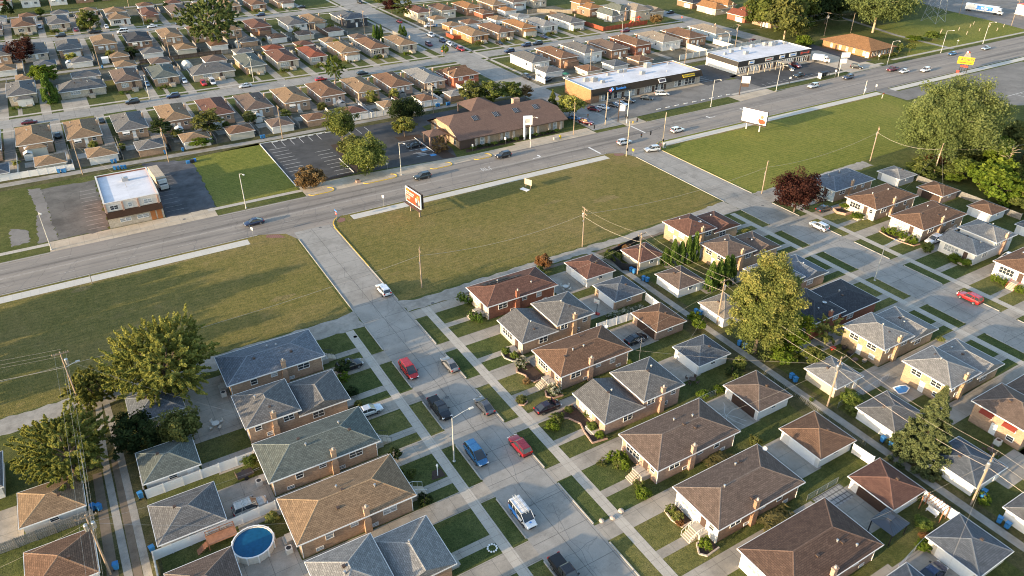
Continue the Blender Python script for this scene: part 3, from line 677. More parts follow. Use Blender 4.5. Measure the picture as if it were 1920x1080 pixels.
def split(label, x0, x1, y0, y1, front, roof, wall, near=2, side=1, group=None, zl=2.9, zh=4.1, D=8.6, fw=None, aw=None, dish=False, zr=None, rwall=None, garage=False):
    """split-level: a low front wing and a taller square rear block"""
    cx, cy, L, W, rz = frame(x0, x1, y0, y1, front)
    o = thing('split_level_house', label, 'house', (cx, cy, 0), rz, group)
    a, b, w_, d_ = -L/2, L/2, -W/2, W/2; i = .5; mid = a + D
    wl = MB(); wl.box(a+i, mid-i, w_+i, d_-i, 0, zh-.12, skip='bt'); part('rear_wall', wl, WALL[rwall or wall], o)
    wl = MB(); wl.box(mid-i, b-i, w_+i+.003, d_-i-.003, 0, zl-.12, skip='btw'); part('front_wall', wl, WALL[wall], o)
    if fw:
        v = MB(); v.box(b-i, b-i+.05, w_+i-.02, d_-i+.02, 0, zl-.13, skip='w'); part('front_facing', v, WALL[fw], o)
    k = .325
    r = MB(); cap = MB(); hip_faces(r, a, mid, w_, d_, zh, zh + W/2*k, cap=cap, run=min(D,W)/2-.4); ro = part('rear_roof', r, ROOF[roof], o); part('ridge_cap', cap, CAPM[roof], ro)
    r = MB(); cap = MB(); hip_faces(r, mid-i+.02, b, w_+.03, d_-.03, zl, zl + W/2*.31, hipa=False, cap=cap); rf = part('front_roof', r, ROOF[roof], o); part('ridge_cap', cap, CAPM[roof], rf)
    fa = MB(); fascia(fa, a, mid, w_, d_, zh); part('rear_gutter', fa, M['white'], o)
    fa = MB(); fascia(fa, mid-i+.02, b, w_+.03, d_-.03, zl, skip='w'); part('front_gutter', fa, M['white'], o)
    ys = d_-i; fx = b-i+(.05 if fw else 0)
    for s in (-1, 1):
        an = 90*s; yy = s*ys
        window(o, mid-2.0, yy, 3.05, an, 1.5, .9, 2); window(o, a+3.4, yy, 1.3, an, .8, .6, 1)
        window(o, mid+2.6, yy-s*.003, 1.75, an, 1.7, 1.1, 2)
        if near > 1: window(o, a+1.9, yy, 3.05, an, .9, .8, 1)
    door(o, mid-.4+1.2, -side*(ys-.003), .35, -90*side, 'brownmetal')
    if garage:
        g_ = MB(); g_.box(0,.06,-2.3,2.3,0,2.1,skip='w'); part('garage_door', g_, M['white'], o, (fx, side*W*.15, 0))
    else:
        window(o, fx, -side*W*.14, 1.65, 0, 3.2, 1.35, 4); door(o, fx, side*W*.22, .35, 0)
        st = MB(); st.box(fx, fx+1.5, side*W*.22-1.1, side*W*.22+1.1, 0, .34); st.box(fx+1.5, fx+1.8, side*W*.22-.9, side*W*.22+.9, 0, .17, skip='w'); part('porch', st, M['concrete'], o)
    bx = -(L/2-i)
    window(o, bx, W*.2, 3.05, 180, 1.7, .95, 2); window(o, bx, -W*.2, 3.05, 180, 1.7, .95, 2)
    door(o, bx, W*.03, .1, 180, 'white'); window(o, bx, -W*.26, 1.2, 180, 1.0, .8, 1)
    if aw:
        for q in (W*.2, -W*.2): awning(o, bx, q, 3.35, 180, 2.0, aw)
    chimney(o, mid-4.2, side*ys, side, wall if wall[:2] != 's_' else 'pink', zh+1.0)
    if near:
        q = random.Random(int(x0*10+y0*17))
        vents(ro, [(px, py, zh+k*(W/2-abs(py))) for px, py in [((a+mid)/2+q.uniform(-1.6,1.6), W*q.uniform(-.28,.28)) for _ in range(2)]])
        vents(rf, [(px, py, zl+.31*(W/2-abs(py))) for px, py in [((b+mid)/2+q.uniform(-2,.3), W*q.uniform(-.3,.3)) for _ in range(2)]])
    if dish:
        d = MB(); d.lathe([(0,.02),(.4,.1),(.42,.14)], 10); part('satellite_dish', d, M['metal'], ro, (mid-3, W*.2*side, zh+W*.3*k+.25))
    return o
def garage(label, x0, x1, y0, y1, front, roof, wall, near=1, group=None, ze=2.25, doormat='white', two=True):
    cx, cy, L, W, rz = frame(x0, x1, y0, y1, front)
    o = thing('garage', label, 'garage', (cx, cy, 0), rz, group)
    a, b, w_, d_ = -L/2, L/2, -W/2, W/2; i = .38; h = min(L, W)/2
    zr = ze + h*.32
    wl = MB(); wl.box(a+i, b-i, w_+i, d_-i, 0, ze-.1, skip='bt'); part('wall', wl, WALL[wall], o)
    r = MB(); cap = MB(); hip_faces(r, a, b, w_, d_, ze, zr, cap=cap); ro = part('roof', r, ROOF[roof], o); part('ridge_cap', cap, CAPM[roof], ro)
    fa = MB(); fascia(fa, a, b, w_, d_, ze, .15); part('gutter', fa, M['white'], o)
    g_ = MB(); dw = min(4.9, W-2.2); g_.box(0,.06,-dw/2,dw/2,.02,1.98,skip='w')
    for q in (.5, 1.0, 1.5): g_.box(.06,.075,-dw/2,dw/2,q,q+.03)
    part('garage_door', g_, M[doormat], o, (b-i, W*.06, 0))
    if near:
        window(o, 0, d_-i, 1.5, 90, 1.0, .6, 1); window(o, 0, w_+i, 1.5, -90, 1.0, .6, 1)
        door(o, L*.3, w_+i, .02, -90, 'white', .85, 1.95)
        vents(ro, [(a+L*.36, W*.1, ze+.32*(h-W*.1 if L > W else h-.4))])
    return o
# ------------------------------------------------------------------ houses and garages
ROWW = 'in the row across the street from the brown-eaved bungalows'
def rn(r): return ROOFNAME[r]
W_ = 'west_side'
H = ranch; S_ = split
nearL = 'left of the near street'; nearR = 'right of the near street'
# left of the near street (fronts look along +x)
H('tan brick house with blue-grey roof, nearest the vacant field '+nearL, 9.4,26,105.3,114.5,'E','bluegray','tan',side=-1)
S_('split-level house with dark grey roof, second from the field '+nearL, 9.3,25.8,92.5,101.5,'E','gray','tan',side=-1)
H('brick house with greenish grey roof, third from the field '+nearL, 9.4,26.1,80.6,89.7,'E','greengray','tan',side=-1)
H('brick house with tan shingle roof, next to the round pool '+nearL, 9.5,26.2,68.1,77.3,'E','tan','tan',side=-1,railm='white')
S_('split-level house with light blue-grey roof, lowest in the picture '+nearL, 9.5,25.9,55.6,64.6,'E','lightgray','tan',side=-1)
H('grey roofed house just below the picture edge '+nearL, 9.5,26,43.3,52.3,'E','graybrown','tan',side=-1)
# right of the near street (fronts look along -x)
H('red brick house with solar panels on its roof, '+nearR, 57.7,74.1,104.2,112.8,'W','redbrown','red',side=1,solar=1,fw='cream')
S_('grey split-level house with curved flower bed, '+nearR, 57.5,73.6,91.2,100.1,'W','gray','tan',side=1,fw='cream')
H('brick house with warm brown roof and hydrangeas by its steps, '+nearR, 57.7,73.1,79.3,88.3,'W','brown','pink',side=1)
S_('split-level brick house with grey roof beside the car with raised bonnet', 57.4,73.6,66.6,75.4,'W','gray','pink',side=1)
H('brick house with grey-brown roof and clipped round topiary at its steps', 57.6,74,54.5,63.5,'W','graybrown','pink',side=1)
H('white fronted house with brown roof and white porch rails', 57.5,74.1,42.3,51.2,'W','graybrown','brown',side=1,fw='s_white',railm='white')
H('house with dark brown roof and white front beside the gazebo', 57.5,74.1,29.8,39,'W','darkbrown','pink',side=1,fw='s_white')
H('dark grey roofed house at the bottom edge beside a dark car', 57.6,74.2,17.6,26.6,'W','slate','tan',side=1)
# backs towards the camera, fronts on the second street (+x)
nb = 'backing onto the gravel alley'
S_('yellow brick split-level house with reddish brown roof and dish, at the field', 110,126.5,105.3,114.2,'E','redbrown','yellow',side=-1,dish=True)
S_('yellow brick split-level house with dark grey-brown roof behind the arborvitae', 110,126.4,93.2,101.8,'E','graybrown','yellow',side=-1)
S_('grey roofed brick house half hidden behind the big yellowing maple', 110,126.2,80.2,89,'E','bluegray','tan',side=-1)
S_('dark red brick house with black roof behind the small yellow tree', 106,125.9,67.6,77.1,'E','black','red',side=-1,D=9,dish=True,rwall='s_redwood')
S_('yellow brick split-level house with beige-grey roof and cluttered back patio', 110.1,126.4,55.8,64.8,'E','lightgray','yellow',side=-1)
S_('yellow brick split-level house with pale grey roof and blue paddling pool', 110.1,126.3,43.5,52.4,'E','lightgray','yellow',side=-1)
S_('brick split-level house with red window awnings at the picture edge', 110.2,126.3,31.2,40.2,'E','graybrown','tan',side=-1,aw='rustred')
# beyond the second street
H('brick house with weathered blue-grey roof behind the dark red maple', 160.5,176.4,106,115.1,'W','bluegray','tan',side=1,fw='s_blue')
H('white fronted house with brown roof and curved brick planter by its steps', 160,176.6,93.7,102.8,'W','brown','tan',side=1,fw='s_cream')
H('brown roofed house with round bushes and a white car alongside', 159.9,177.1,81.2,90.3,'W','brown','tan',side=1,fw='s_cream')
S_('pale grey split-level house overgrown with bushes beyond the second street', 159.7,174.9,68.4,77.5,'W','lightgray','s_white',side=1,D=8.2)
H('white fronted house with brown roof and red steps at the picture edge', 159.8,176.4,56,65,'W','brown','tan',side=1,fw='s_white',railm='red')
# garages of the near blocks
gar = garage
gar('blue-grey roofed garage half hidden under the spreading yellow-green tree', -5.4,2.6,104.8,112.2,'E','bluegray','s_white')
gar('greenish grey roofed white garage beside the upper white fence', -5.8,2.1,90.5,97.8,'E','greengray','s_white')
gar('grey roofed white garage between two white fences by the beige car', -5.8,2.9,78.2,86.1,'E','gray','s_white')
gar('brown-grey roofed garage behind the round pool', -5.8,2.4,65.6,73.4,'E','graybrown','s_white')
gar('orange-brown roofed garage beside the weathered wood fence', -21,-13,90.5,97.8,'W','tan','s_white')
gar('brown roofed garage below the weathered wood fence at the utility pole', -20.6,-12.6,77.8,85.9,'W','brown','s_white')
gar('grey roofed garage behind the bushy tree at the picture edge', -31,-22.6,100.2,108.4,'W','gray','s_white')
gar('reddish brown roofed white garage at the end of the alley by the orange shrub', 81.4,88.9,104.3,112.6,'W','redbrown','s_white')
gar('grey roofed brick garage beside the basketball hoop', 81.1,88.8,94.5,101.9,'W','slate','tan')
gar('brown roofed brick garage with the black car on its pad', 81.3,88.7,82.3,89.9,'W','brown','pink',doormat='brownpaint')
gar('blue-grey roofed white garage on the shaded back lawn', 80.8,88.4,70.6,77.4,'W','slate','s_white')
gar('brown roofed garage with a patched cracked concrete pad', 80.8,88.6,56.9,64.8,'W','graybrown','s_white',doormat='brownpaint')
gar('brown roofed white garage beside the gridded concrete patio', 80.6,88.7,44.7,52.6,'W','brown','s_white')
gar('reddish brown roofed garage with brown door above the gazebo', 81.3,88.5,33.1,40.5,'W','redbrown','s_white',doormat='brownpaint')
gar('dark grey roofed garage at the bottom edge beside the dark car', 81,88.6,20.9,28.2,'W','slate','s_cream')
gar('reddish brown roofed grey garage with black privacy fence near the field', 95.3,102.5,104.1,110.9,'E','redbrown','s_beige')
gar('grey-brown roofed garage in front of the second clump of arborvitae', 95,102.2,91.5,98.9,'E','graybrown','s_white')
gar('beige roofed white garage under the big yellowing maple', 95.1,102.2,79,86.1,'E','beige','s_white')
gar('grey roofed beige garage at the leaning utility pole', 96.2,103.2,54.3,61,'E','lightgray','s_tan')
gar('grey roofed white garage behind the blue spruce', 95.1,103.2,42.6,49.8,'E','gray','s_white')
gar('dark grey roofed long white garage below the spruce', 95,103,29.7,37.2,'E','slate','s_white')
gar('grey roofed white garage with blue bins at the picture edge', 94.8,102.8,18,25.8,'E','gray','s_white')
gar('pale grey roofed weathered garage beside the weathered blue-grey house', 184,191.4,103.7,110.8,'W','lightgray','s_grey')
gar('brown roofed garage with open arched bay in front of the green thicket', 183.6,191.3,91.4,98.7,'W','brown','pink',doormat='brownpaint')
gar('tan-brown roofed white garage in front of the green thicket', 183.9,191,78.8,85.2,'W','brown','s_white')
gar('grey roofed white garage at the picture edge below the thicket', 184,191,66.5,73.4,'W','gray','s_white')
# far rows
q = random.Random(5)
GROUPF = dict(N='houses backing onto the car parks', P='houses fronting the first far street', Q='houses behind the long shop building', R='houses backing onto the far alley', S='houses beyond the second far street', T='houses along the picture top')
def row(key, P, y0, y1, front, roofs, walls, near, where, **kw):
    for i, p in enumerate(P):
        if p is None: continue
        r_, w_ = roofs[i % len(roofs)], walls[i % len(walls)]
        lab = f'{rn(r_)}-roofed {WALLNAME[w_]} house, {ORD[i+1]} from the left {where}'
        kk = dict(kw); kk['ze'] = kw.get('ze', 3.3)+q.uniform(-.25,.45); kk['picw'] = q.choice([2.2,2.9,3.3])
        o = ranch(lab, p[0], p[1], y0+q.uniform(-.9,.5), y1+q.uniform(-.5,.6), front, r_, w_, near, side=-1 if front == 'N' else 1, group=GROUPF[key], **kk)
        if q.random() < .45:                     # a lower addition or enclosed porch on the street or the yard end
            sg = q.choice([-1,1]); W2 = (p[1]-p[0])*q.uniform(.25,.36); LL = (y1-y0)/2; yy = q.uniform(-1,1)
            m = MB(); xa, xb = sorted((sg*(LL-.8), sg*(LL+q.uniform(.9,2.2)))); m.box(xa,xb,yy-W2,yy+W2,0,2.5,skip='bt'); e = part('extension_wall', m, WALL[q.choice([w_,'s_white','s_cream'])], o)
            m = MB(); hip_faces(m, xa-.3,xb+.3,yy-W2-.3,yy+W2+.3,2.55,3.3); part('extension_roof', m, ROOF[r_], o)
        if q.random() < .4: awning(o, -(y1-y0)/2+.5, (p[1]-p[0])*.22, 2.6, 180, 2.0, q.choice(['white','offwhite','brownmetal']))
row('N', NX, 246, 264.2, 'N', 'gray tan tan gray tan redbrown graybrown tan brown tan brown lightgray'.split(), 'tan tan tan tan pink tan tan tan pink tan pink tan'.split(), 1, 'behind the car parks')
split('red sided split-level house with brown roof at the cross street corner', 122,133.4,243.5,259,'N','brown','s_redwood',1,group=GROUPF['N'],D=8)
row('P', [p for p in PX[:12] if p], 300, 318.8, 'S', 'gray gray graybrown greengray greengray redbrown red tan brown tan'.split(), 'cream cream tan tan tan cream grey tan grey cream'.split(), 1, 'facing the first far street')
row('P', PX[12:], 299.6, 318.6, 'S', 'tan brown orange lightgray gray'.split(), 'orange tan yellow s_white s_white'.split(), 1, 'past the cross street')
H('long low house with white garage door and grey roof on a double lot', -3,12.2,300,310.5,'S','gray','cream',1,group=GROUPF['P'],ze=2.7)
H('long low grey roofed house with a red car and white van outside', 41.2,57.2,299,310,'S','gray','cream',1,group=GROUPF['P'],ze=2.7)
row('Q', [(p[0], p[1]) for p in QX], 246.8, 265.4, 'N', 'gray brown gray graybrown brown beige brown beige'.split(), 's_white brown s_white brown red s_white brown s_blue'.split(), 1, 'behind the long shop building', ze=3.9)
row('R', RX, 362.5, 381, 'N', 'gray gray gray tan black tan brown tan redbrown gray tan'.split(), 'tan cream tan tan brown tan tan tan brown s_white tan'.split(), 0, 'before the second far street')
split('modern black and pale house with grey hip roof at the far corner', 122.5,134,356,380,'N','slate','s_cream',0,group=GROUPF['R'],rwall='s_dark',D=11)
row('S', [p for p in SX if p], 418.5, 437, 'S', 'redbrown brown gray graybrown redbrown graybrown brown tan brown graybrown'.split(), 'grey cream cream grey tan yellow tan tan brown tan'.split(), 0, 'beyond the second far street')
split('tan roofed split-level house with four front bushes beyond the second far street', 25.8,35.7,417,439,'S','tan','s_white',0,group=GROUPF['S'],D=11)
row('T', [(x, x+9.4) for x in TX], 486, 504.5, 'N', 'red brown gray graybrown tan brown redbrown'.split(), 's_cream s_white s_white brown tan s_cream tan'.split(), 0, 'along the picture top', ze=4.2)
row('R', VX, 352, 369.6, 'N', 'redbrown brown orange tan graybrown orange'.split(), 's_beige s_cream brown tan s_white cream'.split(), 0, 'beyond the cross street', ze=3.9)
split('orange roofed house with brick base behind the red fence', 238.5,248,318,336,'S','orange','brown',0,group='houses behind the red fence',D=9,zh=5.2,zl=4.2)
split('green-grey roofed house behind the red fence', 241,251.6,303,316.5,'W','greengray','s_grey',0,group='houses behind the red fence',D=6,zh=5,zl=3)
split('beige house beside the red playset', 252.5,272,299,312,'E','beige','cream',0,group='houses behind the red fence',D=10,zh=5.0,zl=3.4)
for i, (x0, x1, y0, y1, rf, wl, t) in enumerate([(298,313,289.5,304.3,'orange','cream','large orange-tan roofed house with white garage door'),(297.5,312,268.6,281.7,'red','red','red roofed brick house with white garage door'),
        (300,313,254,267,'graybrown','tan','grey roofed house with white garage door by the big trees'),(299,314,308,321,'black','brown','dark roofed brown house with white garage door at the top edge')]):
    split(t+' past the farthest street', x0,x1,y0,y1,'W',rf,wl,1,group='houses past the farthest cross street',garage=True,zl=3,D=7)
# far garages
def grow(key, L, roofs, front, where, wall=('s_white','s_cream','s_white','tan')):
    for i, (x0, x1, y0, y1) in enumerate(L):
        r_ = roofs[i % len(roofs)]; w_ = wall[i % len(wall)]
        garage(f'{rn(r_)}-roofed {WALLNAME[w_]} garage, {ORD[i+1]} from the left {where}', x0,x1,y0,y1,front,r_,w_,0,group='garages '+where)
grow('N', [(-27,-19.3,229,237.5),(-13.3,-5.4,229.6,238),(-.4,7.7,229.2,237.8),(12.5,20.3,228.6,237),(25,33.1,228.6,237),(38.3,46.2,229,236.8),(51.1,58.5,228.8,237.3),(62.5,70.8,229,236),
    (75.5,83,229,236.5),(88.5,95.2,229,236.6),(102.3,108.8,229,236.9),(113.6,119.5,229.4,235.4)], 'slate tan tan gray tan brown graybrown brown redbrown tan brown lightgray'.split(), 'N', 'along the alley behind the car parks')
grow('P', [(-15.5,-9.9,326,334),(2.6,12.3,318.5,327.6),(18.2,26,326.8,336),(30.8,38.5,325.4,334.4),(49.8,58.4,317.5,327),(63.4,70.9,325.5,333),(75.5,83.7,324.6,332),(89.3,97,325,332.6),(101.2,108.9,325,333.4),(114.8,121.8,325.6,333.6)],
    'tan gray tan graybrown graybrown gray red redbrown tan graybrown'.split(), 'S', 'behind the first far street')
grow('Q', [(158.4,166.8,237,245.2),(173.3,180.8,230.4,239.2),(186.7,194.5,231.2,239.6),(200,207.8,232,240.3)], 'gray brown slate brown'.split(), 'N', 'behind the long shop building')
grow('R', [(-22,-14.6,343.4,352),(-8.6,-1,343.4,352),(4,11.9,342.8,351.2),(18.2,25.5,343.8,353.6),(30.2,38.5,343.6,353.4),(43.5,51.8,343.4,353.4),(57,64.8,343.4,352.4),(70,77.6,343.6,352),(83,90.6,343.6,352),(95.5,103,343.6,352),(109,117,343.6,352)],
    'tan slate gray tan gray tan brown gray brown graybrown darkbrown'.split(), 'N', 'backing the far alley')
grow('V', [(162.2,169.8,326,334.6),(172,180.2,326,335.4),(188.2,195.4,327,336),(200.6,208,327,335)], 'tan brown tan lightgray'.split(), 'S', 'past the cross street', ('orange','s_white','s_white','s_white'))
grow('X', [(162.2,170,342.6,350.4),(189.6,196.6,342.8,352.6),(203,210.4,343,352)], 'tan brown orange'.split(), 'N', 'beyond the far alley', ('s_white','red','s_white'))
grow('S', [(-24,-16,448,456.5),(-11,-3,448,456.5),(3,11,448,456.5),(16,24,448,456.5),(43,51,448,456.5),(57,65,448,456.5),(70,78,448,456.5),(83,91,448,456.5)], 'lightgray brown gray tan brown redbrown gray tan'.split(), 'S', 'behind the second far street')
# ------------------------------------------------------------------ shops, church, restaurant
def lettering(parent, text, size, mat, loc, rot=(math.pi/2, 0, 0), name='lettering', bold=.012, shear=0):
    c = bpy.data.curves.new(name, 'FONT'); c.body = text; c.size = size; c.align_x = 'CENTER'; c.align_y = 'CENTER'
    c.offset = bold; c.extrude = .02; c.shear = shear; c.resolution_u = 2
    o = bpy.data.objects.new(name, c); COL.objects.link(o); c.materials.append(mat)
    me = bpy.data.meshes.new_from_object(o); bpy.data.objects.remove(o); o = link(name, me, mat, parent, loc); o.rotation_euler = rot; return o
def rooftop_unit(parent, x, y, z, s=1.0):
    u = MB(); u.box(x-.8*s,x+.8*s,y-.6*s,y+.6*s,z,z+1.0*s); u.lathe([(.4*s,z+1.0*s),(.4*s,z+1.12*s),(0,z+1.12*s)],10,0,(x-.2*s,y)); part('rooftop_unit', u, M['metal'], parent)
def flat_box(o, x0, x1, y0, y1, h, par=.35, t=.25, wall=None, cap='white'):
    w = MB(); w.box(x0,x1,y0,y1,0,h+par,skip='bt')
    w.face([(x0+t,y0+t,h),(x0+t,y0+t,h+par),(x1-t,y0+t,h+par),(x1-t,y0+t,h)]); w.face([(x0+t,y1-t,h),(x1-t,y1-t,h),(x1-t,y1-t,h+par),(x0+t,y1-t,h+par)])
    w.face([(x0+t,y0+t,h),(x0+t,y1-t,h),(x0+t,y1-t,h+par),(x0+t,y0+t,h+par)]); w.face([(x1-t,y0+t,h),(x1-t,y0+t,h+par),(x1-t,y1-t,h+par),(x1-t,y1-t,h)])
    part('wall', w, wall, o)
    c = MB()
    for b in ((x0-.04,x1+.04,y0-.04,y0+t+.02),(x0-.04,x1+.04,y1-t-.02,y1+.04),(x0-.04,x0+t+.02,y0+t+.02,y1-t-.02),(x1-t-.02,x1+.04,y0+t+.02,y1-t-.02)): c.box(*b,h+par,h+par+.06)
    part('parapet_cap', c, M[cap], o)
    r = MB(); r.face([(x0+t,y0+t,h),(x1-t,y0+t,h),(x1-t,y1-t,h),(x0+t,y1-t,h)]); return part('roof', r, M['roofmembrane'], o)
def shopfront(o, x0, x1, y, z0, z1, n, curtain=()):
    for i in range(n):
        w = (x1-x0)/n
        window(o, x0+w*(i+.5), y, (z0+z1)/2, -90, w-.16, z1-z0, 1, curtain=i in curtain)
# long shop building
o = thing('shop_building', 'long flat-roofed shop building with brown mansard front and blue and yellow signs', 'shops', (0,0,0))
ro = flat_box(o, 155,206,203.4,219.2,4.6,.3,.25,BR['orange'])
e = MB(); e.box(154.95,158.5,203.3,203.4,0,3.1,skip='n'); part('dark_brick_pier', e, BR['brown'], o)
m = MB(); m.face([(154.9,203.35,5.0),(154.9,202.0,3.05),(206.1,202.0,3.05),(206.1,203.35,5.0)]); m.face([(154.9,202.0,3.05),(154.9,203.35,5.0),(154.9,203.35,3.05)]); m.face([(206.1,202.0,3.05),(206.1,203.35,3.05),(206.1,203.35,5.0)])
m.face([(154.9,202,3.04),(154.9,203.35,3.04),(206.1,203.35,3.04),(206.1,202,3.04)]); part('mansard', m, shingle('mansard_brown', (.075,.06,.045), row=.3, bw=.2), o)
b = MB(); b.box(158.6,206,203.28,203.38,0,3.03,skip='n'); part('front_facing', b, BR['grey'], o)
for x0, x1, n, cu in ((159.5,164.2,3,()),(165,168.4,2,()),(170,174.5,3,(0,1,2)),(179,182.4,3,(0,1,2)),(184,188,3,()),(193.2,203.5,6,(2,))): shopfront(o, x0, x1, 203.28, .5, 2.7, n, cu)
for x in (169,176.2,183.1,188.7): door(o, x, 203.28, .05, -90, 'darkdoor', 1, 2.2)
for x, y, s in ((160.5,214,1.2),(163,212.5,1.4),(164.5,209.5,.9),(172,216,.8),(178,216.8,1),(180,216.5,.9),(184,211,1.1),(192,217.6,1.6),(202,217,.6)): rooftop_unit(ro, x, y, 4.6, s)
for i in range(5): 
    v = MB(); v.lathe([(.08,4.6),(.08,5.1),(0,5.1)],6,0,(158+i*9,206+(i%3)*3)); part('roof_vent', v, M['metal'], ro)
tl = R(54)
s = MB(); s.box(-.9,.9,-.5,.5,0,.14); s2 = part('pizza_sign_tile', s, M['blue'], o, (163.1,202.45,4.0)); s2.rotation_euler = (tl, R(-28), 0)
s = MB(); s.box(-.85,.0,-.45,.45,.14,.17); s3 = part('red_half', s, M['red'], s2)
for x, y in ((-.42,0),(.25,.22),(.6,-.22)):
    d = MB(); d.lathe([(0,.2),(.13,.2)],10,0,(x,y)); part('dot', d, M['white'], s2)
lettering(o, "Domino's", 1.15, M['blue'], (167.2,202.3,4.15), (tl,0,0), shear=.25, bold=.03)
s = MB(); s.box(-1.6,1.6,-.75,.75,0,.14); q_ = part('sign_board', s, M['white'], o, (186.2,202.35,4.05)); q_.rotation_euler = (tl,0,0)
s = MB(); s.box(-1.35,1.35,-.5,.5,.14,.16); part('sign_face', s, M['printdark'], q_)
s = MB(); s.box(-2.9,2.9,-.55,.55,0,.14); q_ = part('sign_board', s, M['yellow'], o, (199,202.3,4.1)); q_.rotation_euler = (tl,0,0)
lettering(q_, 'FOOD & LIQUORS', .66, M['printdark'], (0,0,.16), (0,0,0), bold=.015)
w = MB(); w.box(154.9,206.2,200.9,203.27,0,.14,skip='b'); part('walkway', w, M['apron'], o)
# second shop building
o = thing('shop_building', 'flat-roofed shop building with black fascia, white side wall and a row of small signs', 'shops', (0,0,0))
ro = flat_box(o, 226.4,268.4,204.2,221.4,4.7,.3,.25,SD['white'])
b = MB(); b.box(226.3,268.5,204.08,204.18,2.9,5.05,skip='n'); b.box(226.28,226.38,204.3,221,3.15,5.04,skip='e'); part('fascia_band', b, plain('black_fascia', (.035,.032,.03), .7), o)
b = MB(); b.box(226.4,268.4,204.1,204.19,0,2.89,skip='n'); part('front_facing', b, BR['grey'], o)
for x0, x1, n, cu in ((227,231,4,()),(233.5,238,5,(1,2)),(241,246,5,()),(248.5,252,3,(0,)),(253.5,258,4,(0,1,2)),(260,266.5,5,())): shopfront(o, x0, x1, 204.1, .5, 2.6, n, cu)
for x in (232.3,239.6,247.3,259,267.3): door(o, x, 204.1, .05, -90, 'darkdoor', 1, 2.2)
for x, wd, mt in ((233.6,3.0,'white'),(243.6,4.4,'offwhite'),(251,3.0,'white'),(257.2,4.2,'white'),(264.4,5.6,'printdark')):
    s = MB(); s.box(x-wd/2,x+wd/2,203.96,204.07,3.35,4.6); b_ = part('sign_board', s, M[mt], o)
    if mt == 'printdark':
        for k in (-1, 1): s = MB(); s.box(x+k*2.1-.5,x+k*2.1+.5,203.93,203.955,3.5,4.45); part('sign_panel', s, M['red'], b_)
    s = MB(); s.box(x-wd*.3,x+wd*.3,203.9,203.925,3.8,4.15); part('sign_stripe', s, M['blue'] if mt == 'white' else M['red'], b_)
for x, y, s in ((231,216,1),(236,217.5,1.2),(239,212.5,1.4),(243,219,1),(250,219.5,1.3),(257,219,1.5),(259,217,1.8),(262,218,1.4),(266,216.5,1.2)): rooftop_unit(ro, x, y, 4.7, s*.8)
w = MB(); w.box(226.3,268.4,202,204.08,0,.14,skip='b'); part('walkway', w, M['apron'], o)
for i in range(6): 
    p = MB(); p.box(230+i*3.1,230.25+i*3.1,201.7,201.95,0,2.9); part('post', p, M['apron'], o)
p = MB(); p.box(247.2,251.4,199.4,202.6,2.6,2.75); p.box(247.3,247.5,199.5,199.7,0,2.6); p.box(251.1,251.3,199.5,199.7,0,2.6); part('porch_canopy', p, M['apron'], o)
# restaurant
o = thing('restaurant', 'orange brick restaurant with broad orange-brown hip roof beside the far drive', 'restaurant', (0,0,0))
w = MB(); w.box(293.6,309.4,194.2,218.2,0,3.1,skip='bt'); part('wall', w, BR['orange'], o)
r = MB(); hip_faces(r, 292.6,310.4,193.2,219.2,3.15,6.2); part('roof', r, ROOF['orange'], o)
f = MB(); fascia(f, 292.6,310.4,193.2,219.2,3.15,.22); part('gutter', f, M['brownmetal'], o)
for y in (197,202,205.5,209,213.5): window(o, 293.6, y, 1.5, 180, 1.0, 1.7, 1, curtain=True)
for i in range(7): window(o, 295.6+i*2.0, 194.2, 1.5, -90, 1.0, 1.6, 1)
door(o, 293.6, 195.3, 0, 180, 'white', 1.6, 2.2); door(o, 293.6, 211, 0, 180, 'darkdoor')
# church hall
o = thing('church_hall', 'long brown-roofed hall with four skylights, brick walls and side canopies by the car park', 'hall', (0,0,0))
x0, x1, y0, y1, ze, zr, yc = 94.8, 134, 187, 208.6, 3.1, 7.4, 197.8
w = MB(); w.box(x0+.9,x1-.9,y0+.9,y1-.9,0,3.0,skip='bt')
w.face([(x0+.9,y1-.9,3.0),(x0+.9,y0+.9,3.0),(x0+.9,yc-4.6,5.35),(x0+.9,yc+4.6,5.35)]); w.face([(x1-.9,y0+.9,3.0),(x1-.9,y1-.9,3.0),(x1-.9,yc+4.6,5.35),(x1-.9,yc-4.6,5.35)])
part('wall', w, BR['yellow'], o)
r = MB(); k = (zr-ze)/(yc-y0); zq = 5.6; dq = (zq-ze)/k; hx = 4.2
for sgn, ya, yq in ((1,y0,y0+dq),(-1,y1,y1-dq)):
    P = [(x0,ya,ze),(x1,ya,ze),(x1,yq,zq),(x1-hx,yc,zr),(x0+hx,yc,zr),(x0,yq,zq)]; U = [(p[0], abs(p[1]-ya)*1.1) for p in P]
    r.face(P if sgn > 0 else P[::-1], 0, U if sgn > 0 else U[::-1])
r.face([(x0,y1-dq,zq),(x0,y0+dq,zq),(x0+hx,yc,zr)],0,[(0,0),(9,0),(4.5,4)]); r.face([(x1,y0+dq,zq),(x1,y1-dq,zq),(x1-hx,yc,zr)],0,[(0,0),(9,0),(4.5,4)])
brn = shingle('shingle_hall', (.155,.1,.078), contrast=.07); ro = part('roof', r, brn, o)
f = MB(); f.box(x0,x1,y0-.05,y0,ze-.25,ze+.02); f.box(x0,x1,y1,y1+.05,ze-.25,ze+.02); f.face([(x0,y0,ze-.2),(x0,y1,ze-.2),(x1,y1,ze-.2),(x1,y0,ze-.2)]); part('gutter', f, M['brownmetal'], o)
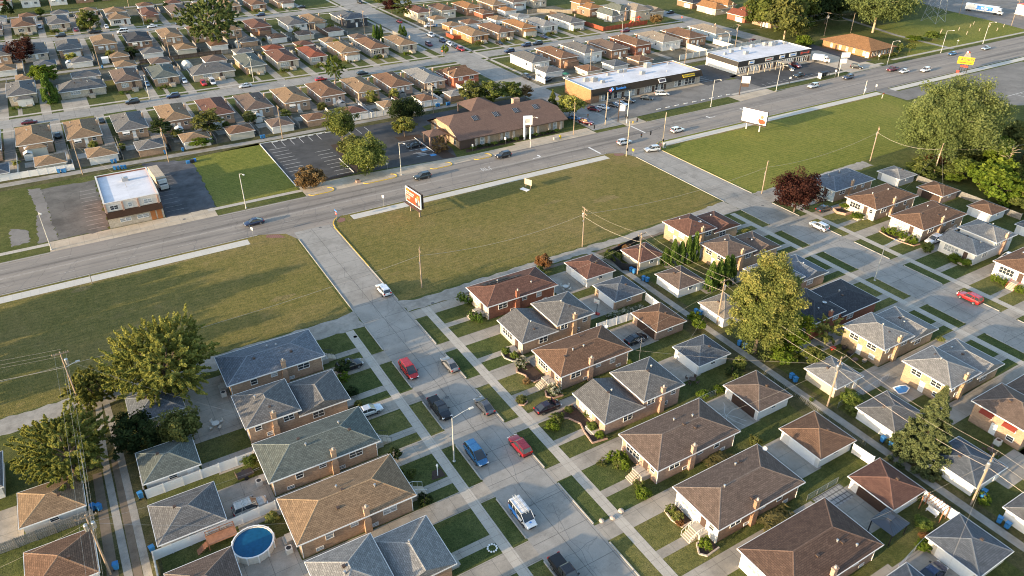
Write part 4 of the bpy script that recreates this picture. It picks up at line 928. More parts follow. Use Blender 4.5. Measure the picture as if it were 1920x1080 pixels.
for i in range(4):
    x = 104.4+i*7.3; ym = 194.6; z = ze+k*(ym-y0); s = MB(); s.face([(x-.75,ym-1.0,z-1.0*k+.16),(x+.75,ym-1.0,z-1.0*k+.16),(x+.75,ym+1.0,z+1.0*k+.16),(x-.75,ym+1.0,z+1.0*k+.16)]); s.box(x-.8,x+.8,ym-1.06,ym-1.0,z-1.0*k-.1,z-1.0*k+.16)
    b = part('skylight', s, M['glass'], ro); u = MB()
    for q_ in (-.78,-.26,.26,.78): u.tube((x+q_,ym-1.0,z-1.0*k+.17),(x+q_,ym+1.0,z+1.0*k+.17),.035,n=4)
    part('skylight_bar', u, M['metal'], b)
c = MB(); c.box(121.2,123.6,199.4,200.9,6,8.1); part('chimney', c, BR['pink'], o)
for i in range(8):
    p = MB(); p.box(100.5+i*4.4,101.3+i*4.4,y0+.35,y0+.9,0,2.95); part('pier', p, BR['grey'], o)
    if i < 7 and i % 2 == 0: window(o, 103.2+i*4.4, y0+.9, 1.4, -90, 1.3, 2.1, 1)
for y in (191.2,201.5,204.6): window(o, x0+.9, y, 1.8, 180, 1.1, 2.6, 1, curtain=y > 195)
p = MB(); p.box(x0+.6,x0+5.4,y0+.5,y0+.88,.1,2.8); part('recess_shade_slab', p, M['darkdoor'], o)  # solid dark brown slab; its colour stands in for the porch recess's shade
for cx_, cy_, wx, wy, nm in ((116.5,214.8,11,11,'rear_canopy'),(91.9,197.2,6.4,5.4,'side_canopy')):
    r = MB(); hip_faces(r, cx_-wx/2, cx_+wx/2, cy_-wy/2, cy_+wy/2, 3.0, 3.0+wy*.22); r.face([(cx_-wx/2,cy_+wy/2,2.98),(cx_+wx/2,cy_+wy/2,2.98),(cx_+wx/2,cy_-wy/2,2.98),(cx_-wx/2,cy_-wy/2,2.98)])
    c_ = part(nm, r, brn, o)
    for sx in (-1, 1):
        for sy in (-1, 1):
            b = MB(); b.box(cx_+sx*(wx/2-.6)-.25,cx_+sx*(wx/2-.6)+.25,cy_+sy*(wy/2-.6)-.25,cy_+sy*(wy/2-.6)+.25,0,2.97); part('pillar', b, BR['pink'], c_)
# flat roofed corner shop
o = thing('corner_shop', 'two-storey flat white-roofed corner building with brown awning and two orange doors', 'shop', (0,0,0))
ro = flat_box(o, 0,12.1,184.2,203.2,6.0,.35,.3,BR['red'],'offwhite')
b = MB(); b.box(-.06,12.16,184.08,184.18,3.6,6.3,skip='n'); part('upper_facing', b, plain('stucco', (.55,.49,.42), .9), o)
b = MB(); b.box(-.06,12.16,184.08,184.18,0,3.59,skip='n'); part('stone_facing', b, BR['cream'], o)
for x in (.2,3.9,7.3,11.7): 
    p = MB(); p.box(x-.18,x+.18,183.93,184.07,3.9,6.25); part('pilaster', p, M['edging'], o)
for x, w in ((2.0,1.7),(5.5,.8),(9.4,1.7)): window(o, x, 184.08, 5.1, -90, w, .95, 2 if w > 1 else 1)
a = MB(); a.face([(-.1,184.05,4.2),(-.1,183.2,2.75),(12.2,183.2,2.75),(12.2,184.05,4.2)]); a.face([(-.1,183.2,2.75),(-.1,184.05,4.2),(-.1,184.05,2.75)]); a.face([(12.2,183.2,2.75),(12.2,184.05,2.75),(12.2,184.05,4.2)]); a.face([(-.1,183.2,2.74),(-.1,184.05,2.74),(12.2,184.05,2.74),(12.2,183.2,2.74)])
part('awning', a, shingle('awning_brown', (.1,.055,.035), row=.25), o)
shopfront(o, 2.4,4.9,184.08,1.2,2.0,2,(0,1)); shopfront(o, 6.2,8.8,184.08,1.2,2.0,2,(0,1))
odm = plain('orange_door', (.35,.13,.04), .5); 
for x in (9.8,11.2):
    d = MB(); d.box(0,.06,-.55,.55,0,2.5,skip='w'); part('door', d, odm, o, (x,184.08,.03), R(-90))
rooftop_unit(ro, 6.3, 197.4, 6.0, .9); v = MB(); v.lathe([(.07,6),(.07,6.9),(0,6.9)],6,0,(6,193)); part('roof_vent', v, M['metal'], ro)
for y in (188,195): window(o, 0, y, 4.6, 180, 1.1, 1.1, 1)
# background sheds at the yard
for i, (x0, x1, y0, y1, h, mt, t) in enumerate([(440,470,200,214,5,'white','white shed with red roof edge at the yard corner'),(405,440,262,285,7,'offwhite','long pale warehouse behind the lorry yard')]):
    o = thing('shed', t, 'shed', (0,0,0)); w = MB(); w.box(x0,x1,y0,y1,0,h,skip='bt'); part('wall', w, M[mt], o)
    r = MB(); hip_faces(r, x0-.3,x1+.3,y0-.3,y1+.3,h,h+1.2,hipa=False,hipb=False); part('roof', r, M['red'] if i == 0 else M['metal'], o)
    d = MB(); d.box(x0-.06,x0,(y0+y1)/2-2,(y0+y1)/2+2,0,3.6); part('door', d, M['metal'], o)
# ------------------------------------------------------------------ vehicles (local: front along +x)
KIND = dict(
    sedan=dict(L=4.7, W=1.8, st=[(-2.35,.62,.42,.78),(-2.2,.8,.26,.95),(-1.3,.88,.22,1.0),(0,.9,.22,.97),(1.0,.89,.22,.93),(1.85,.84,.24,.82),(2.2,.72,.3,.7),(2.34,.55,.4,.6)],
        gh=[(-1.95,.72,.97),(-.95,.6,1.42),(.25,.6,1.44),(1.15,.74,.93)], wb=1.35, wr=.33),
    suv=dict(L=4.7, W=1.88, st=[(-2.35,.78,.45,.95),(-2.25,.88,.3,1.1),(-1.3,.93,.26,1.12),(0,.94,.26,1.1),(1.0,.93,.26,1.08),(1.9,.9,.28,1.0),(2.25,.78,.34,.88),(2.36,.62,.45,.75)],
        gh=[(-2.28,.8,1.1),(-1.95,.66,1.7),(.2,.68,1.72),(1.05,.8,1.08)], wb=1.4, wr=.38),
    minivan=dict(L=5.1, W=1.95, st=[(-2.55,.8,.4,.95),(-2.45,.92,.26,1.1),(-1.3,.97,.22,1.12),(0,.97,.22,1.1),(1.2,.95,.22,1.02),(2.1,.88,.25,.85),(2.45,.74,.32,.7),(2.55,.55,.4,.6)],
        gh=[(-2.5,.84,1.08),(-2.2,.7,1.74),(.4,.72,1.76),(1.75,.84,.98)], wb=1.5, wr=.35),
    van=dict(L=5.0, W=1.85, st=[(-2.5,.85,.4,1.0),(-2.45,.9,.26,1.2),(-1.3,.92,.22,1.2),(0,.92,.22,1.18),(1.2,.9,.22,1.1),(2.1,.86,.25,.9),(2.42,.74,.32,.75),(2.5,.55,.4,.65)],
        gh=[(-2.47,.86,1.18),(-2.35,.78,1.85),(.7,.78,1.87),(1.7,.82,1.02)], wb=1.5, wr=.34),
    pickup=dict(L=5.8, W=2.0, st=[(-2.9,.9,.5,1.0),(-2.85,.96,.4,1.12),(-1.3,.98,.36,1.14),(0,.98,.34,1.14),(1.2,.98,.34,1.14),(2.4,.95,.36,1.08),(2.8,.86,.42,.98),(2.9,.74,.5,.9)],
        gh=[(-.75,.84,1.12),(-.5,.74,1.84),(.9,.74,1.86),(1.6,.84,1.12)], wb=1.75, wr=.42))
_car = {}
def car_meshes(kind):
    if kind in _car: return _car[kind]
    K = KIND[kind]; b = MB(); S = []
    for x, w, z0, z1 in K['st']:
        h = z1-z0
        S.append([(x,-w*.88,z0),(x,-w,z0+h*.3),(x,-w*.99,z0+h*.72),(x,-w*.86,z1-.02),(x,0,z1+.02),(x,w*.86,z1-.02),(x,w*.99,z0+h*.72),(x,w,z0+h*.3),(x,w*.88,z0)])
    bed = False; cover = kind == 'pickup'
    for P, Q in zip(S, S[1:]):
        for i in range(8):
            if bed and P[0][0] >= -2.86 and Q[0][0] <= .01 and i in (3, 4): continue
            b.face([P[i], P[i+1], Q[i+1], Q[i]][::-1])
        b.face([P[0], Q[0], Q[8], P[8]][::-1])
    b.face(S[0]); b.face(S[-1][::-1])
    if bed:
        b.face([(-2.8,-.78,.7),(-.72,-.78,.7),(-.72,.78,.7),(-2.8,.78,.7)], 1)
        for s in (-1, 1): b.face([(-2.8,s*.78,.7),(-2.8,s*.86,1.13),(-.72,s*.86,1.13),(-.72,s*.78,.7)][::s], 1)
        b.face([(-2.8,-.78,.7),(-2.8,.78,.7),(-2.84,.86,1.12),(-2.84,-.86,1.12)], 1); b.face([(-.76,-.85,.7),(-.76,.85,.7),(-.76,.85,1.14),(-.76,-.85,1.14)][::-1], 1)
    if cover: b.box(-2.78,-.74,-.8,.8,1.13,1.19,1)
    g = K['gh']; (xa,wa,za),(xb,wb_,zb),(xc,wc,zc),(xd,wd,zd) = g
    # pillars and roof rails in body colour
    for s in (-1, 1):
        for p, q_ in (((xa,s*wa,za),(xb,s*wb_,zb)),((xd,s*wd,zd),(xc,s*wc,zc)),((xb,s*wb_,zb),(xc,s*wc,zc)),(((xa+xd)/2,s*(wa+wd)/2+s*.03,(za+zd)/2),((xb+xc)/2,s*(wb_+wc)/2,(zb+zc)/2))):
            b.tube(p, q_, .045, n=4, caps=False)
        if kind in ('suv','minivan','van'): b.tube((xa*.55+xd*.02,s*(wa+.02),za),(xb*.55,s*wb_,zb),.06,n=4,caps=False)
    gl = MB(); A = [(xa,-wa,za-.03),(xd,-wd,zd-.03),(xd,wd,zd-.03),(xa,wa,za-.03)]; T = [(xb,-wb_,zb),(xc,-wc,zc),(xc,wc,zc),(xb,wb_,zb)]
    for i in range(4): gl.face([A[i], A[(i+1) % 4], T[(i+1) % 4], T[i]])
    rf = MB(); e = .05
    ring = [(xb-e,-wb_-e*.6,zb-.01),(xc+e,-wc-e*.6,zc-.01),(xc+e,wc+e*.6,zc-.01),(xb-e,wb_+e*.6,zb-.01)]; top = [(xb+.12,-wb_+.1,zb+.07),(xc-.15,-wc+.1,zc+.07),(xc-.15,wc-.1,zc+.07),(xb+.12,wb_-.1,zb+.07)]
    for i in range(4): rf.face([ring[i], ring[(i+1) % 4], top[(i+1) % 4], top[i]])
    rf.face(top)
    wr = K['wr']; ty = MB(); ty.lathe([(wr*.62,.0),(wr*.95,.0),(wr,.05),(wr,.17),(wr*.95,.21),(wr*.3,.21)], 14); rm = MB(); rm.lathe([(0,-.02),(wr*.3,-.015),(wr*.64,.012)], 14)
    ti = lambda mb, nm, mt: (lambda me: (me.materials.append(mt), me)[1])(mb.mesh(nm, True))
    hl = MB(); fx = K['st'][-2][0]; z_ = K['st'][-2][3]-.06; w_ = K['st'][-2][1]
    hl.box(fx-.12,fx+.1,-.2,.2,-.08,.08)
    tlm = MB(); tlm.box(-.06,.08,-.17,.17,-.12,.12); mr = MB(); mr.box(-.1,.1,-.1,.12,-.07,.08)
    bm = MB(); bm.box(K['st'][0][0]-.06,K['st'][0][0]+.1,-K['W']*.4,K['W']*.4,.38,.55); bm.box(K['st'][-1][0]-.1,K['st'][-1][0]+.05,-K['W']*.28,K['W']*.28,.36,.56)
    for s in (-1, 1): sl = sorted((s*(K['W']/2-.12), s*(K['W']/2+.012))); b.box(-K['wb']+K['wr']+.05,K['wb']-K['wr']-.05,sl[0],sl[1],.22,.4,1)
    me = b.mesh('body', True, True); me.materials.append(PAINT['gray']); me.materials.append(M['black'])
    try: me.set_sharp_from_angle(angle=R(38))
    except Exception: pass
    gm = gl.mesh('glass'); gm.materials.append(M['glass']); rm_ = rf.mesh('roof_panel'); rm_.materials.append(PAINT['gray'])
    _car[kind] = dict(body=me, glass=gm, roof=rm_, tyre=ti(ty,'tyre',M['rubber']), rim=ti(rm,'rim',M['rim']), head=ti(hl,'headlight',M['headlight']), tail=ti(tlm,'taillight',M['taillight']), mir=ti(mr,'mirror',M['black']), bump=ti(bm,'bumper',M['black']))
    return _car[kind]
def car(kind, colour, hd, x, y, label, cat, near=True, rack=False, group=None, hood=False):
    K = KIND[kind]; m = car_meshes(kind)
    o = thing(dict(sedan='sedan', suv='suv', minivan='minivan', van='van', pickup='pickup_truck')[kind], label, cat, (x, y, .02), R(hd), group)
    b = link('body', m['body'], None, o); setmat(b, PAINT[colour]); link('glass', m['glass'], None, o)
    r = link('roof_panel', m['roof'], None, o); setmat(r, PAINT[colour])
    for sx in (-1, 1):
        for s in (-1, 1):
            w = link('wheel', m['tyre'], None, o, (sx*K['wb'], s*(K['W']/2-.2), K['wr']))
            w.rotation_euler = (R(-90*s), 0, 0)
            if near: 
                q_ = link('rim', m['rim'], None, w, (0,0,.212)); q_.rotation_euler = (math.pi, 0, 0)
                q_.rotation_euler = (0, 0, 0)
    if near:
        st = K['st']
        for s in (-1, 1):
            link('headlight', m['head'], None, o, (0, s*st[-2][1]*.78, st[-2][3]-.12)); link('taillight', m['tail'], None, o, (st[1][0]-.06, s*st[1][1]*.8, st[1][3]-.16))
            link('mirror', m['mir'], None, o, (K['gh'][3][0]-.35, s*(K['gh'][3][1]+.2), K['gh'][3][2]+.12))
        link('bumper', m['bump'], None, o)
    if rack:
        g = MB(); zb = K['gh'][1][2]+.16
        for q_ in (-1.8,-.9,0,.7 if rack == 2 else .1): g.tube((q_,-.75,zb),(q_,.75,zb),.03,n=4)
        for s in (-1, 1): g.tube((-2.0,s*.74,zb-.05),(.8,s*.74,zb-.05),.03,n=4)
        if rack == 2:
            for s in (-.28,.1): g.tube((-2.5,s+.1,zb+.1),(1.2,s+.1,zb+.1),.05,n=4)
            for i in range(9): g.tube((-2.3+i*.4,-.18,zb+.1),(-2.3+i*.4,.2,zb+.1),.025,n=4)
        part('roof_rack', g, M['lamp_metal'], o)
        if rack == 2:
            p = MB()
            for s in (-1, 1): p.face([(-2.3,s*.935,.4),(.4,s*.935,.35),(-.3,s*.935,1.1),(-2.35,s*.93,1.15)][::s])
            part('blue_side_panel', p, M['blue'], o); p = MB(); p.lathe([(0,.0),(.17,.0)],12); part('bonnet_emblem', p, M['blue'], o, (1.95,0,.98))
    if hood:
        p = MB(); p.face([(1.12,-.74,.95),(1.12,.74,.95),(.95,.66,1.95),(.95,-.66,1.95)]); p.face([(1.10,-.74,.95),(1.10,.74,.95),(.93,.66,1.95),(.93,-.66,1.95)][::-1]); part('raised_bonnet', p, PAINT[colour], o)
    return o
CARS = [
 ('minivan','red',270,38.1,97.4,'red minivan parked at the left kerb of the near street','minivan'),
 ('sedan','gray',90,45.0,95.2,'silver-grey sedan parked opposite the red minivan','sedan'),
 ('pickup','black',270,38.2,85.5,'glossy black pickup parked above the near street lamp','pickup truck'),
 ('sedan','dgray',90,44.8,82.4,'dark grey sedan parked opposite the black pickup','sedan'),
 ('minivan','blue',270,38.3,73.3,'blue minivan parked beside the near street lamp','minivan'),
 ('suv','dred',90,44.9,71.4,'dark red car parked opposite the blue minivan','suv'),
 ('van','white',270,38.2,59.7,'white and blue service van with ladders on its roof rack','van'),
 ('pickup','black',270,37.9,48.8,'dark pickup cut by the bottom edge of the picture','pickup truck'),
 ('suv','white',90,44.6,124.4,'white suv parked by the vacant field on the near street','suv'),
 ('suv','black',0,29.6,103.9,'black suv on the first driveway left of the near street','suv'),
 ('sedan','silver',0,28.0,90.9,'silver sedan half hidden behind the greenish roofed house','sedan'),
 ('sedan','maroonblack',0,53.6,76.8,'black-maroon sedan on a driveway with its bonnet raised','sedan'),
 ('sedan','black',0,78.3,84.4,'black sedan on the pad before the brown brick garage','sedan'),
 ('suv','beige',0,6.3,80.4,'beige suv with roof racks beside the white fence','suv'),
 ('sedan','navy',0,78.2,24.9,'dark sedan beside the dark roofed garage at the bottom edge','sedan'),
 ('suv','red',90,145.9,60.9,'bright red suv parked on the second street','suv'),
 ('suv','silver',90,145.7,98.2,'silver suv parked on the second street by the curved steps','suv'),
 ('sedan','dark',0,154.9,104.3,'dark sedan on the driveway below the dark red maple','sedan'),
 ('suv','white',180,163.0,79.9,'white suv with black sunroof beside the round bushes','suv'),
 ('suv','gray',180,169.6,79.9,'grey suv parked behind the white suv with sunroof','suv'),
 ('sedan','white',180,169.8,66.6,'white sedan deep in the driveway at the picture edge','sedan'),
 ('sedan','navy',180,29.9,169.2,'navy sedan on the main road before the side street','sedan'),
 ('suv','dark',180,76.7,173.9,'dark green suv on the main road behind the orange billboard','suv'),
 ('suv','black',180,103.6,176.0,'black suv on the main road in front of the hall','suv'),
 ('suv','silver',0,140.8,166.6,'silver suv crossing the main road junction','suv'),
 ('suv','silver',165,144.3,157.8,'silver suv turning out of the second street','suv'),
 ('suv','white',0,162.1,166.6,'white suv on the main road past the traffic signals','suv'),
 ('suv','silver',180,238.6,177.4,'silver suv on the main road before the second shop building','suv'),
 ('suv','navy',180,259.8,178.4,'dark blue suv on the main road by the bus shelter','suv'),
 ('pickup','maroon',180,284.9,176.9,'maroon pickup on the main road before the restaurant','pickup truck'),
 ('sedan','white',180,286.6,172.9,'white sedan on the main road beside the maroon pickup','sedan'),
 ('suv','white',180,295.4,169.6,'white suv on the main road behind the white sedan','suv'),
 ('suv','black',300,275.5,186.6,'black suv leaving the drive beside the restaurant','suv'),
 ('sedan','silverblue',180,351.8,177.9,'pale blue sedan far along the main road','sedan'),
 ('sedan','blue',180,329.7,179.7,'blue sedan on the main road behind the yellow sign','sedan'),
 ('sedan','maroon',300,151.9,196.8,'maroon sedan at the end of the row before the long shop','sedan'),
 ('sedan','silver',300,155.6,196.9,'silver sedan beside the maroon sedan before the long shop','sedan'),
 ('sedan','black',300,160.1,197.4,'black sedan between silver and white cars at the shops','sedan'),
 ('sedan','white',300,163.5,197.0,'white sedan in the row of cars before the long shop','sedan'),
 ('suv','black',300,167.8,198.4,'black suv beside the white sedan before the long shop','suv'),
 ('sedan','dark',310,175.5,197.6,'dark grey sedan parked alone before the shop windows','sedan'),
 ('minivan','white',335,183.4,198.6,'white minivan parked before the long shop building','minivan'),
 ('suv','maroon',300,141.6,187.3,'dark red suv waiting at the signals beside the hall','suv'),
 ('sedan','blue',300,140.9,192.6,'bright blue sedan behind the dark red suv by the hall','sedan'),
 ('suv','black',270,250.6,199.6,'black suv parked at the porch of the second shop building','suv'),
 ('suv','maroon',270,255.6,200.4,'maroon suv parked at the second shop building','suv'),
 ('sedan','dark',180,245.6,190.2,'dark sedan parked near the bus shelter','sedan'),
 ('sedan','black',180,84.6,196.6,'black sedan in the hall car park','sedan')]
for k, c, h, x, y, l, ct in CARS: car(k, c, h, x, y, l, ct, True, rack=2 if k == 'van' else (1 if c == 'beige' else 0), hood=c == 'maroonblack')
FAR = [('suv','black',180,18.1,283.8,'black suv at the kerb of the first far street'),('suv','navy',180,31.4,283.6,'navy suv at the kerb of the first far street'),('sedan','silver',180,56.6,283.6,'silver sedan at the kerb of the first far street'),
 ('sedan','maroon',0,-13.3,278,'maroon sedan half hidden on the first far street at the picture edge'),('sedan','red',0,83.5,278.1,'red sedan under the pale green weeping tree'),('sedan','dark',0,100.1,278,'dark sedan on the first far street behind the roofs'),
 ('suv','red',270,44,294.2,'red suv outside the long low house'),('van','white',270,47.2,294.5,'white van beside the red suv outside the long low house'),('sedan','silverblue',270,25.7,304,'silver-blue sedan on a driveway between tan roofed houses'),
 ('sedan','white',270,38.5,301.5,'white sedan on a driveway of the first far street'),('sedan','dark',90,6.8,268,'dark sedan on a driveway behind the car parks'),('sedan','dark',90,-6.3,259.8,'dark sedan in a narrow driveway behind the corner shop'),
 ('suv','black',180,3.9,404.5,'black suv parked on the second far street'),('pickup','black',180,18,404.5,'black pickup parked on the second far street'),('van','white',180,29.3,399.6,'white passenger van on the second far street'),
 ('sedan','white',180,42.9,404.4,'white sedan parked on the second far street'),('sedan','navy',180,55.5,404.5,'navy sedan parked near the giant tree'),('pickup','white',270,-3.2,429,'white pickup on a driveway at the top'),
 ('sedan','dred',270,11,414,'dark red sedan on a driveway at the top'),('sedan','white',270,24,414,'white sedan on a driveway at the top near the round tree'),('suv','navy',180,94.5,404.4,'navy suv parked on the second far street past the giant tree'),
 ('sedan','black',180,118.6,414,'black sedan on a driveway by the far corner house'),('pickup','silver',270,150.4,321.7,'silver pickup parked on the cross street'),('suv','navy',270,150.4,309.2,'navy suv parked on the cross street'),
 ('sedan','white',270,150.5,302.6,'white sedan parked on the cross street'),('sedan','black',270,150.5,297.3,'black sedan parked on the cross street'),('suv','red',270,150.4,291.6,'red suv with open back parked at the corner of the cross street'),
 ('suv','maroon',270,142.2,306.3,'maroon suv driving on the cross street'),('pickup','white',180,158.5,339.2,'white pickup at the alley mouth beside the cross street'),('sedan','red',90,149.6,355.5,'red sedan far along the cross street'),
 ('suv','black',270,150.6,411.1,'black suv at the far end of the cross street'),('suv','navy',180,178.7,283.6,'navy suv parked before the white houses'),('suv','black',180,184.8,283.7,'black suv parked behind the navy suv before the white houses'),
 ('suv','navy',180,166.8,278.2,'navy suv on the near kerb past the cross street'),('sedan','navy',270,194.2,293,'navy sedan on a driveway beside a grey roofed house'),('suv','maroon',180,234.1,283.6,'maroon suv parked by the red fence'),
 ('sedan','black',180,281.2,305.1,'black sedan on the farthest cross street'),('suv','black',270,152.6,241.1,'black suv by the hedge of the white house near the shops'),('sedan','black',200,157.4,234.4,'black sedan behind the white fence near the shops'),
 ('suv','maroon',0,271.5,238,'maroon suv beside the pale fence behind the second shop building'),('sedan','black',270,170.6,293.2,'black sedan on a driveway past the cross street')]
for k, c, h, x, y, l in FAR: car(k, c, h, x, y, l, dict(sedan='sedan', suv='suv', van='van', pickup='pickup truck', minivan='minivan')[k], False)
# box trucks
def boxtruck(label, name, x, y, hd, L, boxm, cabm, trailer=False):
    o = thing(name, label, 'truck', (x, y, 0), R(hd)); b = MB(); b.box(-L/2, L/2-2.1, -1.22, 1.22, .95, 3.9 if trailer else 2.9); bd = part('cargo_box', b, boxm, o)
    c = MB(); c.box(L/2-1.9, L/2-.9, -1.1, 1.1, .6, 2.6 if not trailer else 3.3); c.box(L/2-.9, L/2+.3, -1.0, 1.0, .55, 1.5); c.face([(L/2-.9,-1.05,2.5),(L/2-.9,1.05,2.5),(L/2-.4,1.0,1.5),(L/2-.4,-1.0,1.5)][::-1]); part('cab', c, cabm, o)
    w = MB(); w.face([(L/2-.86,-1,2.35),(L/2-.4,-.95,1.55),(L/2-.4,.95,1.55),(L/2-.86,1,2.35)]); w.box(L/2-1.75,L/2-1.0,-1.12,1.12,1.6,2.3); part('windscreen', w, M['glass'], o)
    for px in ([-L/2+1,-L/2+2.2,L/2-3.2,L/2-.5] if trailer else [-L/2+1.2,L/2-.6]):
        for s in (-1, 1):
            t = MB(); t.lathe([(0,0),(.42,0),(.46,.05),(.46,.24),(0,.24)], 12); k = part('wheel', t, M['rubber'], o, (px, s*1.0, .46)); k.rotation_euler = (R(-90*s),0,0)
    return o, bd
o, bd = boxtruck('white articulated lorry with blue lettered panel in the far yard','lorry',428,224,282,18,M['white'],M['white'],True)
for s in (-1, 1):
    p = MB(); p.face([(-3.5,s*1.24,1.5),(4.5,s*1.24,1.5),(4.5,s*1.24,3.5),(-3.5,s*1.24,3.5)][::-s]); part('blue_panel', p, M['blue'], bd)
    lettering(bd, 'edo', 2.2, M['white'], (.5, s*1.26, 2.5), (math.pi/2, 0, 0 if s < 0 else math.pi), bold=.05)
boxtruck('white removal truck with red front corner at the end of the second shop','box_truck',271,200.6,300,6.5,M['white'],M['white'])
boxtruck('grey box bus with dark windscreen parked beside the corner shop','bus',14.6,206.8,274,12,M['apron'],M['offwhite'])
# ------------------------------------------------------------------ trees: trunk with limbs, crown of many leaf faces
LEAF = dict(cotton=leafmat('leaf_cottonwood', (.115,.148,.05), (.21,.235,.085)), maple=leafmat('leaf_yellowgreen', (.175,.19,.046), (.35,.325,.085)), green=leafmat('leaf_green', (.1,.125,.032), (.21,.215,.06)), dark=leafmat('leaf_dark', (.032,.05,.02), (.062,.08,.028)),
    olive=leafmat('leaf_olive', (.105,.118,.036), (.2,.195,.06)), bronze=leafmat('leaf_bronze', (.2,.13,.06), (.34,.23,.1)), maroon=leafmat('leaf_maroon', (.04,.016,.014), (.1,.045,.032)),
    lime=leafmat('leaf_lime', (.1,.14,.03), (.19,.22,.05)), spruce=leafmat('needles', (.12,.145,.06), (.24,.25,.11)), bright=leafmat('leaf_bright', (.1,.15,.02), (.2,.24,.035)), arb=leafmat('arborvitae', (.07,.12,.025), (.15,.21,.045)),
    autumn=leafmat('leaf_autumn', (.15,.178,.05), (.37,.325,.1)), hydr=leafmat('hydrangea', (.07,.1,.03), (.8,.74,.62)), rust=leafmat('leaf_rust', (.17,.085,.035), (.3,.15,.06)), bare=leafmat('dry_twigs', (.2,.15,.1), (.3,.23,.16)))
def crown_mesh(seed, rx, rz, nclump, nleaf, leaf, shape='round', shoot=0, hollow=.5, sq=1.0, crad=.27):
    """leaf faces in clumps through the crown's volume; centre at z=0, radii rx (sideways) and rz (up)"""
    g = np.random.default_rng(seed)
    d = g.normal(size=(nclump, 3)); d /= np.linalg.norm(d, axis=1)[:, None]
    lob = 1 + .16*np.sin(3*np.arctan2(d[:,1], d[:,0]) + seed) + .14*np.sin(5*np.arctan2(d[:,1], d[:,0])+2*seed+4*d[:,2]) + g.uniform(-.16,.16,nclump)
    rad = (hollow + (1-hollow)*g.random(nclump)**.55)*lob
    if shape == 'round': c = d*rad[:,None]*np.array([rx,rx,rz])*.86
    elif shape == 'cone':
        t = g.random(nclump)**1.25; a = g.uniform(0, 2*np.pi, nclump); rr = (1-t)**.9*rx*(.5+.5*g.random(nclump)**.6)*(1+.13*np.sin(t*46))
        c = np.stack([rr*np.cos(a), rr*np.sin(a), (-1+2*t)*rz], 1)
    elif shape == 'column':
        t = g.random(nclump); a = g.uniform(0, 2*np.pi, nclump); rr = rx*np.minimum(1,(1-t)*1.6+.08)*np.minimum(1,.55+t*3)*(.6+.4*g.random(nclump))
        c = np.stack([rr*np.cos(a), rr*np.sin(a), (-1+2*t)*rz], 1)
    elif shape == 'dome':
        d[:,2] = np.abs(d[:,2])*1.15 - .25; c = d*rad[:,None]*np.array([rx,rx,rz])*.9
    cr = crad*rx*(.6+.8*g.random(nclump))
    if shape == 'cone': cr *= np.clip(1.25-t, .3, 1)
    ci = g.integers(0, nclump, nleaf)
    u = g.normal(size=(nleaf,3)); u /= np.linalg.norm(u, axis=1)[:,None]
    rr = g.random(nleaf)**.4
    if shoot:                                     # long leafy shoots pointing out and up
        nd = c/np.maximum(np.linalg.norm(c, axis=1)[:,None], .01); nd[:,2] += .25; nd += g.normal(scale=.35, size=nd.shape); nd /= np.linalg.norm(nd, axis=1)[:,None]
        s = g.random(nleaf); p = c[ci] + nd[ci]*(s*shoot*(.6+.8*g.random(nclump))[ci])[:,None] + u*(rr*shoot*.3*(1.2-s))[:,None]
    else: p = c[ci] + u*(rr*cr[ci])[:,None]*np.array([1,1,.78])
    o = p/np.array([rx,rx,rz]); out = o/np.maximum(np.linalg.norm(o, axis=1)[:,None], .05)
    n = out*.7 + g.normal(scale=.62, size=(nleaf,3)); n[:,2] += .3; n /= np.linalg.norm(n, axis=1)[:,None]
    a = np.cross(n, g.normal(size=(nleaf,3))); a /= np.linalg.norm(a, axis=1)[:,None]; b = np.cross(n, a)
    sz = leaf*(.6+.8*g.random(nleaf)); a *= sz[:,None]; b *= (sz*.62)[:,None]
    V = np.stack([p-a, p+b*.9, p+a, p-b*.9], 1).reshape(-1, 3)
    me = bpy.data.meshes.new('crown'); me.vertices.add(nleaf*4); me.vertices.foreach_set('co', V.astype(np.float32).ravel())
    me.loops.add(nleaf*4); me.loops.foreach_set('vertex_index', np.arange(nleaf*4, dtype=np.int32))
    me.polygons.add(nleaf); me.polygons.foreach_set('loop_start', np.arange(0, nleaf*4, 4, dtype=np.int32)); me.polygons.foreach_set('loop_total', np.full(nleaf, 4, np.int32))
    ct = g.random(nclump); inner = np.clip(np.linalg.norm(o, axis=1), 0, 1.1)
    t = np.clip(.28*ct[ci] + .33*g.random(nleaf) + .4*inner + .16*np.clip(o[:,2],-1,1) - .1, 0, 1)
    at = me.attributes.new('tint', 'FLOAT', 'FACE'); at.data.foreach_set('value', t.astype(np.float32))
    me.update(calc_edges=True); return me
def trunk_mb(h, r, zc, rx, rz, seed, limbs=7, single=False):
    q = random.Random(seed); t = MB()
    if single: t.tube((0,0,-.1),(0,0,h),r,r*.3,7); return t
    top = zc - rz*.25
    t.path([(0,0,-.1),(q.uniform(-.1,.1),q.uniform(-.1,.1),top*.5),(q.uniform(-.3,.3),q.uniform(-.3,.3),top)], r, r*.62, 8)
    for i in range(limbs):
        a = i*2*math.pi/limbs + q.uniform(-.3,.3); e = q.uniform(.2,1.0)
        p0 = Vector((0,0,top*q.uniform(.65,1))); p2 = Vector((math.cos(a)*rx*.8*math.cos(e), math.sin(a)*rx*.8*math.cos(e), zc+rz*.75*math.sin(e)-rz*.1)); p1 = p0.lerp(p2, .5)+Vector((0,0,rz*.12))
        t.path([p0, p1, p2], r*.42, r*.1, 5)
    return t
_cr = {}
